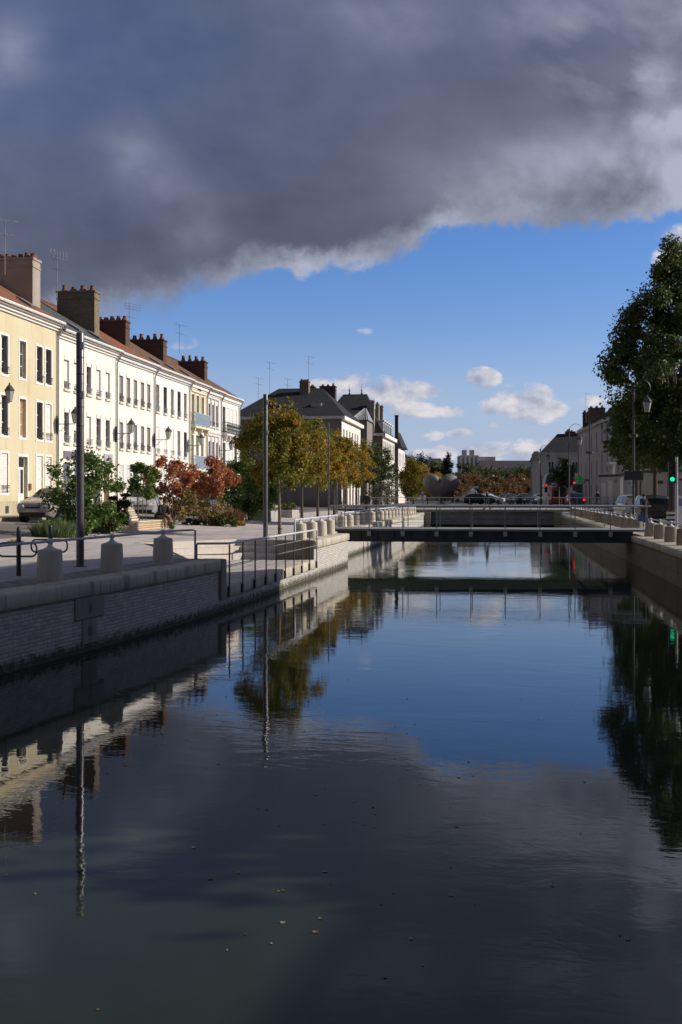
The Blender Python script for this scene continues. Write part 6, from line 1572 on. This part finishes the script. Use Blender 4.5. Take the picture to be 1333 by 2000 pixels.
pA = Dp(1131, 154); pB = Dp(1172, 134); pC = Dp(1225, 118)
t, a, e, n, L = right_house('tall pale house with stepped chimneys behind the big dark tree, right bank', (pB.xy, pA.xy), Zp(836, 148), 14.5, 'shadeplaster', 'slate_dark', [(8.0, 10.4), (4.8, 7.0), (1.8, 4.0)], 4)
mb = MB(); mb.obox(a, e, n, L - .3, L - .1, .003, .15, 1.5, 11); mb.build('downpipe', M['zinc'], t)
for i, (px, py, d_, w_) in enumerate(((1150, 806, 150, 1.5), (1166, 797, 147, 2.1))):
    p = Dp(px, d_); chimney(t, p.x - w_ / 2, p.x + w_ / 2, p.y - .5, p.y + .5, 9, Zp(py, d_), 'chim_brick' if i else 'chim_red', 3)
p = Dp(1145, 143); antenna(t, p.x, p.y, 12, Zp(768, 143), 0)
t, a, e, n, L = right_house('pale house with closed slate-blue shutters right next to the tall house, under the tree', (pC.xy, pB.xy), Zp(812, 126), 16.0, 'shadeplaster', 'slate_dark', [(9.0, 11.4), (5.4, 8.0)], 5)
# gateway and garden wall
t = thing('garden_gateway', 'pale garden gateway with small tiled canopy below the slate-blue shutters', 'gateway', Dp(1193, 112, 1.5))
p0, p1 = Dp(1172, 113), Dp(1212, 108.5); e = (p1 - p0).normalized(); n = Vector((e.y, -e.x, 0)); L = (p1 - p0).length
mb = MB(); mb.obox(p0, e, n, 0, L, -.3, 0, 1.4, 4.6); mb.build('gate_wall', M['shadeplaster'], t)
mb = MB(); mb.obox(p0, e, n, -.1, L + .1, -.4, .12, 4.602, 4.8); mb.build('wall_cap', M['roofdark'], t)
mb = MB(); mb.obox(p0, e, n, L * .38, L * .68, -.2, .35, 5.6, 5.8); mb.obox(p0, e, n, L * .36, L * .70, -.25, .5, 5.801, 6.0); mb.obox(p0, e, n, L * .42, L * .64, -.25, .02, 4.8, 5.6); mb.build('canopy', M['shadeplaster'], t)
mb = MB(); mb.obox(p0, e, n, L * .1, L * .32, .002, .03, 1.5, 4.0); mb.obox(p0, e, n, L * .42, L * .64, .002, .03, 1.5, 4.2); mb.build('gate_panel', M['shut_grey'], t)
mb = MB(); mb.obox(p0, e, n, L * .72, L * .86, .002, .03, 4.0, 4.3); mb.build('plaque', M['signdark'], t)
t = thing('garden_wall', 'tall pale garden wall with flat roof edge behind the pedestrian and black car', 'garden wall', Dp(1255, 100, 1.1))
p0, p1 = Dp(1253, 101), Dp(1303, 95); e = (p1 - p0).normalized(); n = Vector((e.y, -e.x, 0)); L = (p1 - p0).length
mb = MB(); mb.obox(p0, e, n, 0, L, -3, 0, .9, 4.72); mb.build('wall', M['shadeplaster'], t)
mb = MB(); mb.obox(p0, e, n, -.2, L + .2, -3.2, .2, 4.722, 4.95); mb.build('wall_cap', M['roofdark'], t)
mb = MB(); mb.obox(p0, e, n, L * .66, L * .86, .002, .06, 3.75, 4.02); mb.build('street_plate', M['maroon'], t)
mb = MB(); mb.obox(p0, e, n, -.5, -.02, -.6, .1, .9, 4.6); mb.build('gate_pillar', M['stepdark'], t)
t = thing('garden_wall', 'dim plain wall continuing behind the green traffic light', 'garden wall', Dp(1320, 92, 1.1))
p0, p1 = Dp(1304, 97), Dp(1450, 80); e = (p1 - p0).normalized(); n = Vector((e.y, -e.x, 0)); L = (p1 - p0).length
mb = MB(); mb.obox(p0, e, n, 0, L, -.4, 0, .9, 4.0); mb.build('wall', M['cityrender'], t)
mb = MB(); mb.obox(p0, e, n, 0, L, -.45, .08, 4.002, 4.15); mb.build('wall_cap', M['roofdark'], t)
# grey house with big dark roof
t = thing('grey_corner_house', 'grey corner house with steep dark hipped roof beyond the traffic lights', 'house', Dp(1095, 180, 1.5))
cx0, cx1 = Dp(1056, 186), Dp(1131, 178); gy = 180; gx0, gx1 = Xy(1056, gy), Xy(1140, gy); ge = Zp(884, dep(gx0, gy))
hf = [(L_, L_ + .9, ge - 3.4, ge - 1.4) for L_ in (1.2, 3.3, 4.9)] + [(L_, L_ + .9, ge - 6.8, ge - 4.6) for L_ in (1.2, 3.3)]
block(t, gx0, gx1, gy, gy + 10, 1.3, ge, 'cityrender', hf, [], None, -NX); simple_windows(t, (gx0, gy, 0), EXX, NXY, hf)
mb = MB(); mb.box(gx0 - .3, gx1, gy - .35, gy - .003, ge - .3, ge - .01); mb.build('cornice', M['cityrender'], t)
hip_roof(t, gx0 + .3, gx1, gy, gy + 10, ge, Zp(847, dep(gx1, gy + 5)), 'slate_dark', .4, 'x', .42, .05)
for px, py in ((1113, 843), (1128, 846)): x = Xy(px, gy + 5); chimney(t, x - .7, x + .7, gy + 4.5, gy + 5.5, ge + 1, Zp(py, dep(x, gy + 5)), 'chim_red', 2)
t = thing('dormer_house', 'small dark house peeping out left of the grey corner house', 'house', Dp(1045, 200, 1.5))
x0, x1 = Xy(1040, 203), Xy(1060, 203); mb = MB(); mb.box(x0, x1, 203, 212, 1.3, Zp(900, 203)); mb.build('wall', M['cityrender'], t); hip_roof(t, x0, x1, 203, 212, Zp(900, 203), Zp(882, 205), 'slate_dark', .3, 'x', .3, .3)
# domed kiosk
p = Dp(1076, 150); t = thing('domed_kiosk', 'small kiosk with striped dark and white dome above the red van', 'kiosk', (p.x, p.y, 1.5))
mb = MB(); mb.lathe([(1.05, 0), (1.05, 2.3), (1.2, 2.32), (1.2, 2.55), (1.1, 2.56)], p + Vector((0, 0, 1.5)), 16); mb.build('drum', M['trim'], t, smooth=True)
zb = 4.06
prof = [(1.12 * math.cos(a), 1.75 * math.sin(a)) for a in np.linspace(0, math.pi / 2 * .97, 9)]
for nm_, mt, par in (('dome', 'shut_white', 1), ('dome_stripes', 'p_navy', 0)):
    mb = MB()
    for k in range(8):
        if k % 2 != par: continue
        for i in range(8):
            (r0, z0), (r1, z1) = prof[i], prof[i + 1]; q4 = []
            for j in range(5):
                a = 2 * math.pi * (k + j / 4) / 8 - .75
                q4.append(((p.x + r0 * math.cos(a), p.y + r0 * math.sin(a), zb + z0), (p.x + r1 * math.cos(a), p.y + r1 * math.sin(a), zb + z1)))
            for j in range(4): mb.quad(q4[j][0], q4[j + 1][0], q4[j + 1][1], q4[j][1])
    mb.build(nm_, M[mt], t)
mb = MB(); mb.lathe([(.08, 0), (.12, .15), (.02, .5)], (p.x, p.y, zb + 1.72), 8); mb.build('finial', M['iron'], t)

# heart of steel
p = Dp(861, 128); t = thing('heart_sculpture', 'large perforated grey steel heart standing beyond the road bridge', 'sculpture', (p.x, p.y, 1.5))
mb = MB(); S = 2.08; nu, nv_ = 40, 9; vs_ = []; cz = Zp(953, 128)
for j in range(nv_):
    ph = -math.pi / 2 + math.pi * j / (nv_ - 1); sc = math.cos(ph) ** .55 if abs(math.cos(ph)) > 1e-6 else 0.0; th = math.sin(ph) * .95
    for i in range(nu):
        a = 2 * math.pi * i / nu; hx = 16 * math.sin(a) ** 3 / 16.0; hz = (13 * math.cos(a) - 5 * math.cos(2 * a) - 2 * math.cos(3 * a) - math.cos(4 * a)) / 15.5 + .08
        vs_.append((p.x + S * hx * sc, p.y + th, cz + S * .92 * (hz * sc)))
mb.add(vs_, [(j * nu + i, j * nu + (i + 1) % nu, (j + 1) * nu + (i + 1) % nu, (j + 1) * nu + i) for j in range(nv_ - 1) for i in range(nu)]); mb.build('heart_shell', M['heart'], t, smooth=True)
mb = MB(); mb.lathe([(.9, 0), (.9, .25), (.5, .3), (.25, .7)], (p.x, p.y, 1.48), 16); mb.build('plinth', M['concrete2'], t)

# ------------------------------------------------------------------ lamps and signals of the right bank and the square
def crook_lamp(px, d, z0, topy, label, rad=.58, single=True):
    p = Dp(px, d); x, y = p.x, p.y; zt = Zp(topy, d) - rad
    t = thing('street_lamp', label, 'street lamp', (x, y, z0), 0, 'tall crook-headed street lamps')
    mb = MB(); mb.lathe([(.13, 0), (.13, .5), (.08, .6), (.065, 1.4), (.05, zt - z0 - .4), (.042, zt - z0)], (x, y, z0), 12); mb.build('post', M['charcoal'], t, smooth=True)
    mb = MB(); u = Vector((CS, SN, 0)); c = Vector((x, y, zt)) + u * rad
    mb.tube([c + u * (rad * math.cos(a)) + Vector((0, 0, rad * math.sin(a))) for a in np.linspace(math.pi, -.45, 16)] + [c + u * rad * .62 + Vector((0, 0, -rad * .55))], .022, 6); mb.build('crook', M['charcoal'], t, smooth=True)
    mb = MB(); mb.lathe([(.14, 0), (.07, .08), (.12, .16), (.02, .3)], (x, y, zt - .1), 8); mb.build('collar', M['charcoal'], t)
    L = c + u * rad * .62 + Vector((0, 0, -rad * .55 - .95)); a_, b_ = MB(), MB(); lantern_geo(a_, b_, L, 1.1); b_.build('lamp_glass', M['lampglass'], t); a_.build('lamp_cage', M['charcoal'], t)
crook_lamp(1238, 57, 1.1, 742, 'tall crook-headed street lamp in front of the big tree, nearest on the right bank', .42)
crook_lamp(1112, 105, 1.5, 828, 'crook-headed street lamp silhouetted before the grey corner house', .62)
crook_lamp(1056, 150, 1.5, 870, 'crook-headed street lamp left of the domed kiosk, nearer of two', .62)
crook_lamp(1040, 172, 1.5, 881, 'crook-headed street lamp left of the domed kiosk, farther of two', .62)
p = Dp(1238, 57); t = thing('junction_box', 'dark round fitting on the nearest street lamp of the right bank', 'lamp fitting', (p.x, p.y, 4.9))
mb = MB(); mb.lathe([(.10, 0), (.22, .06), (.22, .18), (.10, .24)], (p.x, p.y, Zp(856, 57)), 12); mb.build('collar_box', M['charcoal'], t)
mb = MB(); mb.box(p.x - .48, p.x + .48, p.y - .22, p.y + .10, Zp(938, 57), Zp(920, 57)); mb.build('sign_box', M['charcoal'], t, bevel=.03)
def traffic_light(px, d, z0, py, on, label, polepx, h):
    p, q_ = Dp(px, d), Dp(polepx, d); t = thing('traffic_light', label, 'traffic light', (q_.x, q_.y, z0), 0, 'traffic lights')
    mb = MB(); mb.lathe([(.07, 0), (.06, .1), (.055, h)], (q_.x, q_.y, z0), 12); mb.build('pole', M['galv'] if on == 'green' else M['charcoal'], t, smooth=True)
    zc = Zp(py, d); zs = {'red': -.30, 'green': .30}[on]
    mb = MB(); mb.box(p.x - .16, p.x + .16, p.y - .1, p.y + .14, zc + zs - .48, zc + zs + .48); hd = mb.build('signal_head', M['blackplastic'], t, bevel=.03)
    for k, nm_ in enumerate(('red', 'amber', 'green')):
        z = zc + zs + .30 - .30 * k; lit_ = nm_ == on
        mb = MB(); mb.lathe([(.002, -.02), (.085 if lit_ else .1, -.012), (.1, 0.0)], (p.x, p.y - .101, z), 14, 'y'); mb.build('lens', M['red_on'] if lit_ and on == 'red' else M['green_on'] if lit_ else M['carglass'], hd, smooth=True)
    mb = MB(); mb.tube([(p.x, p.y + .1, zc + zs), (q_.x, q_.y, zc + zs)], .025, 6); mb.build('arm', M['charcoal'], t)
    return t, q_
t, q_ = traffic_light(1313, 50, 1.1, 936, 'green', 'traffic light showing green on a grey pole, right bank', 1322, 3.35)
mb = MB(); zz = Zp(921, 50)
for k in range(3): mb.box(q_.x - .05, q_.x + .08, q_.y - .085, q_.y - .07, zz + k * .12, zz + k * .12 + .075)
mb.build('white_stripes', M['paint'], t)
traffic_light(1122, 108, 1.5, 943, 'red', 'traffic light showing red over the navy car', 1112.5, 4.0)
traffic_light(1067, 128, 1.5, 948, 'red', 'traffic light showing red left of the red van', 1058, 3.6)
p = Dp(1132.5, 126); t = thing('pharmacy_cross', 'green cross sign on the corner of the tall pale house', 'sign', (p.x, p.y, 4.4))
mb = MB(); zc = Zp(936, 126); mb.box(p.x - .42, p.x + .42, p.y - .08, p.y + .08, zc - .14, zc + .14); mb.box(p.x - .14, p.x + .14, p.y - .082, p.y + .082, zc - .42, zc + .42); mb.build('cross', M['cross_on'], t)
mb = MB(); mb.box(p.x - .45, p.x + .25, p.y - .05, p.y + .05, zc - 2.2, zc - .55); mb.build('sign_panel', M['greeniron'], t); mb = MB(); mb.tube([(p.x, p.y, zc), (p.x + .9, p.y, zc)], .03, 6); mb.tube([(p.x + .3, p.y, 1.5), (p.x + .3, p.y, zc)], .04, 6); mb.build('arm', M['charcoal'], t)
p = Dp(1152, 100); t = thing('street_mast', 'thin dark mast with oval head in front of the tall pale house', 'mast', (p.x, p.y, 1.5))
mb = MB(); mb.tube([(p.x, p.y, 1.4), (p.x, p.y, Zp(823, 100))], .055, 8); mb.build('pole', M['charcoal'], t, smooth=True)
mb = MB(); zc = Zp(884, 100); mb.lathe([(.02, -.17), (.36, -.06), (.36, .06), (.02, .17)], (p.x, p.y, zc), 12); mb.build('lamp_head', M['charcoal'], t, smooth=True); mb = MB(); zc = Zp(939, 100); mb.tube([(p.x - .45, p.y, zc - .12), (p.x - .3, p.y, zc + .05), (p.x, p.y, zc + .05)], .07, 6); mb.build('side_lamp', M['charcoal'], t)
for i, (px, d, py) in enumerate(((963, 190, 930), (1000, 200, 928), (1023, 210, 936), (1093, 118, 935))):
    p = Dp(px, d); t = thing('square_lamp', ['small white-headed lamp on the square behind the white-roofed car', 'small white-headed lamp on the square, before the rusty trees', 'small white-headed lamp on the square, just left of the farther crook lamp', 'thin pale lamp post directly in front of the red van'][i], 'lamp post', (p.x, p.y, 1.5), 0, 'small lamps on the square')
    zt = Zp(py, d); mb = MB(); mb.tube([(p.x, p.y, 1.4), (p.x, p.y, zt)], .05, 6); mb.build('post', M['charcoal'] if i < 3 else M['galv'], t); mb = MB(); mb.lathe([(.05, -.2), (.24, -.05), (.2, .12), (.03, .2)], (p.x, p.y, zt), 10); mb.build('lamp_head', M['lampglass'], t, smooth=True)
p = Dp(880, 140); t = thing('direction_sign', 'pale direction sign on a post beside the white van', 'sign', (p.x + 1.6, p.y, 1.5)); p = Dp(929, 138); t.location = (p.x, p.y, 1.5); ORG[t.name] = Vector(t.location)
mb = MB(); mb.box(p.x - .42, p.x + .42, p.y - .04, p.y + .04, Zp(954, 138), Zp(949, 138)); mb.build('sign_panel', M['plate'], t); mb = MB(); mb.tube([(p.x, p.y + .05, 1.5), (p.x, p.y + .05, Zp(950, 138))], .04, 6); mb.build('post', M['charcoal'], t)
p = Dp(826, 118); t = thing('round_road_sign', 'round white and red road sign left of the heart sculpture', 'sign', (p.x, p.y, 1.5))
mb = MB(); mb.lathe([(.001, -.02), (.27, -.015), (.27, .0)], (p.x, p.y, Zp(962, 118)), 16, 'y'); mb.build('sign_disc', M['plate'], t); mb = MB(); mb.lathe([(.27, -.016), (.33, -.01), (.33, .0), (.27, 0)], (p.x, p.y, Zp(962, 118)), 16, 'y'); mb.build('sign_border', M['redlamp'], t); mb = MB(); mb.tube([(p.x, p.y + .05, 1.5), (p.x, p.y + .05, Zp(958, 118))], .035, 6); mb.build('post', M['galv'], t)
p = Dp(1340, 52); t = thing('advertising_panel', 'upright illuminated-style poster panel with white, blue and red sheet, right edge', 'poster panel', (p.x, p.y, 1.1))
mb = MB(); mb.box(p.x - .42, p.x + .42, p.y - .09, p.y + .09, 1.25, Zp(966, 52)); mb.build('panel_case', M['galv'], t, bevel=.05); mb = MB(); mb.box(p.x - .36, p.x + .36, p.y - .1, p.y - .092, 1.35, Zp(969, 52)); pp = mb.build('poster', M['p_white'], t)
mb = MB(); mb.box(p.x - .34, p.x + .1, p.y - .104, p.y - .1005, 2.25, 2.6); mb.build('blue_patch', M['p_blue'], pp); mb = MB(); mb.lathe([(.001, -.003), (.2, -.002), (.2, 0)], (p.x + .02, p.y - .1005, 2.0), 16, 'y'); mb.build('red_patch', M['p_red'], pp)
mb = MB(); mb.box(p.x - .08, p.x + .08, p.y - .07, p.y + .07, 1.0, 1.26); mb.build('foot', M['charcoal'], t)
p = Dp(1313, 54); t = thing('striped_bin', 'small round bin with white bands beside the green traffic light pole', 'bin', (p.x, p.y, 1.1)); mb = MB(); mb.lathe([(.22, 0), (.25, .9), (.2, .95)], (p.x, p.y, 1.1), 16); mb.build('drum', M['charcoal'], t, smooth=True); mb = MB()
for k in range(3): mb.lathe([(.245 + k * .008, .3 + k * .22), (.252 + k * .008, .42 + k * .22)], (p.x, p.y, 1.1), 16)
mb.build('white_band', M['plate'], t)
p = Dp(1255, 50.5); t = thing('blue_board', 'small blue board leaning at the right end of the footbridge', 'board', (p.x, p.y, 1.1)); mb = MB(); mb.add([(p.x - .18, p.y, 1.62), (p.x + .2, p.y, 1.52), (p.x + .22, p.y + .1, 1.82), (p.x - .16, p.y + .1, 1.9), (p.x - .18, p.y + .05, 1.60), (p.x + .2, p.y + .05, 1.50), (p.x + .22, p.y + .15, 1.80), (p.x - .16, p.y + .15, 1.88)], [(0, 1, 2, 3), (7, 6, 5, 4), (0, 4, 5, 1), (1, 5, 6, 2), (2, 6, 7, 3), (3, 7, 4, 0)]); mb.build('panel', M['bluepanel'], t); mb = MB(); mb.tube([(p.x + .05, p.y + .1, 1.08), (p.x + .05, p.y + .1, 1.7)], .03, 6); mb.build('post', M['charcoal'], t)

# ------------------------------------------------------------------ trees of the right bank
def big_tree(label, x, y, z0, zc0, zc1, rad, n, size, seed, ncl=150, rc=.85, tr=.2, leanx=0.0, mat='lf_dark', group='large dark trees on the right bank'):
    return tree('lime_tree', label, 'tree', x, y, z0, zc0, zc1, rad, M[mat], n, size, seed, M['bark2'], tr, group, nclump=ncl, rc=rc, shape='lime', lean=leanx)
p = Dp(1292, 62); big_tree('tall dark tree at the right edge, overhanging the parked cars', p.x + .6, p.y, 1.1, 3.3, 16.6, 3.7, 62000, .125, 101, 200, .68, .22)
t = thing('corner_mansion', 'big hipped town house on the near right bank that shades the quay', 'house', (20, 10, 1.0))
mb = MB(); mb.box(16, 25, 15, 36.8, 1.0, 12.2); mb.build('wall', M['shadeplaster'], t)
hip_roof(t, 16, 25, 15, 36.8, 12.2, 17.4, 'slate_dark', .35, 'y', .2, .26)
t = thing('town_house', 'lower gabled town house on the near right bank next to the big hipped one', 'house', (20, -5, 1.0))
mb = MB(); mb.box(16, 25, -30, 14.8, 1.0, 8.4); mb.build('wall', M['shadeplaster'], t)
hip_roof(t, 16, 25, -30, 14.8, 8.4, 11.4, 'slate_dark', .35, 'y', .1, .1)
for i, (x, y, zt, rad) in enumerate(((12.6, 14.2, 11.6, 2.8),)):  # out-of-view tree added to roughen the shadow edge on the water
    big_tree(f'street tree before the houses of the near right bank, by the big hipped house', x, y, 1.1, 3.0, zt, rad, 7000, .24, 120 + i, 80, .8, .16)
for i, (x, y, zt, rad) in enumerate(((9.4, 70.5, 11.5, 2.6), (9.6, 81.5, 9.0, 2.0))):
    big_tree(f'street tree farther along the right bank, {ORD[i]} behind the tall dark trees', x, y, 1.1, 4.6, zt, rad, 5000, .22, 130 + i, 60, .7, .14)
p = Dp(1101, 118); tree('small_tree', 'small green-yellow tree between the red van and the pale house', 'tree', p.x, p.y, 1.5, 3.2, 6.6, 1.25, M['lf_farg'], 3000, .16, 140, M['bark2'], .07, nclump=40, rc=.45)
# ------------------------------------------------------------------ far trees and town
p = Dp(808, 138); tree('far_green_tree', 'rounded green-yellow tree left of the heart sculpture', 'tree', p.x, p.y, 1.5, 2.0, Zp(892, 138), 2.0, M['lf_autumn'], 9000, .13, 150, M['bark2'], .12, nclump=60, rc=.6)
p = Dp(836, 160); tree('far_green_tree', 'yellowish tree right behind the heart sculpture top', 'tree', p.x, p.y, 1.5, 2.4, Zp(908, 160), 2.4, M['lf_autumn2'], 7000, .16, 151, M['bark2'], .12, nclump=50, rc=.7)
base = None
for i, (px, d, py, rad) in enumerate(((903, 205, 925, 2.6), (925, 212, 921, 2.7), (947, 216, 924, 2.6), (968, 220, 920, 2.8), (990, 226, 924, 2.7), (1010, 230, 922, 2.8), (1030, 236, 925, 2.6), (1049, 240, 918, 2.7), (884, 200, 928, 2.3))):
    p = Dp(px, d); lab = f'rusty brown tree across the square, {ORD[i]} of the row from the heart sculpture rightwards' if i < 8 else 'rusty brown tree right above the heart sculpture'
    if base is None:
        base = tree('rusty_tree', lab, 'tree', p.x, p.y, 1.5, 1.9, Zp(py, d), rad, M['lf_brown'], 9000, .17, 160, M['bark2'], .12, 'rusty trees across the square', nclump=50, rc=.8)
    else: o_ = copy_thing(base, (p.x, p.y, 1.5), i * 1.3, lab, 'rusty trees across the square'); k_ = (.95, 1.08, .88, 1.05, .92, 1.12, .9, 1.04, .85)[i]; o_.scale = (1.15, 1.15, k_)
for i, (px, d, py, rad, lab) in enumerate(((905, 262, 908, 5.0, 'broad green tree below the apartment tower'), (942, 275, 912, 4.6, 'broad green tree between the apartment tower and the long dark roof'), (855, 255, 905, 4.0, 'green tree behind the heart sculpture, beside the conifer'), (985, 275, 914, 4.6, 'broad green tree under the long dark roof'), (1027, 262, 910, 4.0, 'dark green tree behind the farther crook lamp'))):
    p = Dp(px, d); tree('far_green_tree', lab, 'tree', p.x, p.y, 1.3, 2.5, Zp(py, d), rad, M['lf_farg'], 7000, .25, 170 + i, M['bark2'], .2, nclump=45, rc=1.3)
for i, (px, d, py, rad, lab) in enumerate(((876, 240, 885, 2.0, 'dark pointed conifer left of the apartment tower'), (870, 246, 897, 1.7, 'shorter dark conifer beside the pointed one'))):
    p = Dp(px, d); tree('conifer', lab, 'conifer', p.x, p.y, 1.3, 2.0, Zp(py, d), rad, M['lf_conif'], 7000, .18, 180 + i, M['bark2'], .2, nclump=70, rc=.65, shape='cone')
for i, (px, d, py, rad) in enumerate(((790, 300, 893, 5), (808, 310, 886, 5.0), (826, 320, 889, 4.6), (843, 330, 898, 4.2))):
    p = Dp(px, d); tree('skyline_tree', f'dark skyline tree left of the far roofs, {ORD[i]} after the white house', 'tree', p.x, p.y, 1.3, 3, Zp(py, d), rad, M['lf_conif'], 5000, .32, 190 + i, M['bark2'], .25, 'dark skyline trees', nclump=40, rc=1.5)
def far_block(name, label, px0, px1, d, py, wm, depth=12, roof=None, rpy=None, wins=None):
    p, q_ = Dp(px0, d), Dp(px1, d); t = thing(name, label, 'building', (p.x, p.y, 1.2)); z1 = Zp(py, d); y = (p.y + q_.y) / 2
    e = (q_ - p).normalized(); n = Vector((e.y, -e.x, 0)); L = (q_ - p).length
    mb = MB(); mb.obox(p, e, n, 0, L, -depth, 0, 1.2, z1); mb.build('wall', M[wm], t)
    if roof:
        up = Vector((0, 0, 1)); zr = Zp(rpy, d); a = [p - e * .4 + n * .5 + up * z1, p + e * (L + .4) + n * .5 + up * z1, p + e * (L + .4) - n * (depth + .5) + up * z1, p - e * .4 - n * (depth + .5) + up * z1, p + e * L * .12 - n * depth / 2 + up * zr, p + e * L * .88 - n * depth / 2 + up * zr]
        mb = MB(); mb.add(a, [(0, 1, 5, 4), (1, 2, 5), (2, 3, 4, 5), (3, 0, 4)]); mb.build('roof', M[roof], t)
    if wins:
        nx_, rows_ = wins; mb = None
        for k in range(nx_):
            mb = MB(); s_ = L * (k + .5) / nx_
            for z in rows_: mb.obox(p, e, n, s_ - L * .28 / nx_, s_ + L * .28 / nx_, .01, .05, z, z + 1.3)
            mb.build('window_column', M['pane'], t)
    return t, p, e, n, L, z1
t, p, e, n, L, z1 = far_block('apartment_tower', 'pale apartment tower with vertical bays on the skyline', 901, 934, 430, 889, 'cityrender', 14, None, None, (6, [5, 8, 11, 14]))
mb = MB(); 
for s_ in (.3, .75): mb.obox(p, e, n, L * s_ - .8, L * s_ + .8, -8, -5, z1 + .003, z1 + 2.2)
mb.build('roof_hut', M['cityrender'], t)
mb = MB()
for k in range(5): mb.obox(p, e, n, L * k / 4 - .35, L * k / 4 + .35, .012, .6, 1.2, z1 - .2)
mb.build('bay_fin', M['shut_white'], t)
far_block('apartment_slab', 'lower apartment slab right of the apartment tower', 934.3, 968, 436, 892, 'cityrender', 12, None, None, (7, [6, 9, 12, 15]))
far_block('long_roofed_building', 'long building with dark roof right of the apartment slab', 930, 1062, 340, 916, 'cityrender', 16, 'roofdark', 898, (9, [4, 7.0]))
far_block('far_gabled_house', 'dark gabled house left of the pointed conifer', 838, 868, 270, 911, 'cityrender', 10, 'roofdark', 894, (3, [5]))
far_block('far_gabled_house', 'grey gabled house in front of the long dark-roofed building', 962, 1012, 300, 922, 'cityrender', 10, 'roofdark', 905, (4, [4]))
mb = MB(); p = Dp(1150, 240); mb.box(p.x - 2, p.x + 70, p.y, p.y + 10, 1.2, 7); tag(mb.build('far_terrace', M['cityrender']), 'low grey range of buildings closing the right bank behind the pale houses', 'building')
mb = MB(); p = Dp(760, 300); mb.box(p.x - 60, p.x + 2, p.y, p.y + 10, 1.2, 8.0); tag(mb.build('far_terrace', M['cityrender']), 'low grey range of buildings behind the left bank houses', 'building')
# ivy-like flowering shrub by the white house, left bank
p = Dp(752, 120); shrub('flowering_shrub', 'pale flowering shrub in front of the narrow white house', 'shrub', (p.x, p.y, 3.0), (1.5, 1.3, 1.5), leafmat('pale_blossom', [(0, (.08, .1, .04)), (.5, (.2, .2, .14)), (1, (.5, .45, .4))], 2, .8), 1600, .14, 201, nclump=24)
# fallen leaves drifting on the water
rs = np.random.RandomState(12); vs_, fs_ = [], []
for i in range(270):
    y = 4 + 13 * rs.uniform() ** 1.3; x = rs.uniform(wx(y) + .3, XR - .4) if rs.uniform() < .35 else wx(y) + .3 + abs(rs.normal()) * 2.2
    if i > 190: y = rs.uniform(5.0, 14.0); x = -.16 * y + rs.normal() * 1.1
    a = rs.uniform(0, 6.28); s_ = rs.uniform(.006, .019); k = len(vs_)
    for j in range(5): vs_.append((x + s_ * math.cos(a + j * 1.256) * (1.4 if j % 2 else .8), y + s_ * math.sin(a + j * 1.256), .004 + .004 * (j % 2)))
    fs_.append(tuple(range(k, k + 5)))
mb = MB(); mb.add(vs_, fs_); tag(mb.build('floating_leaves', leafmat('floating_leaf', [(0, (.2, .12, .04)), (.6, (.4, .3, .12)), (1, (.5, .48, .4))], 2, .9)), 'fallen leaves and specks drifting on the dark water', 'leaves', None, 'stuff')
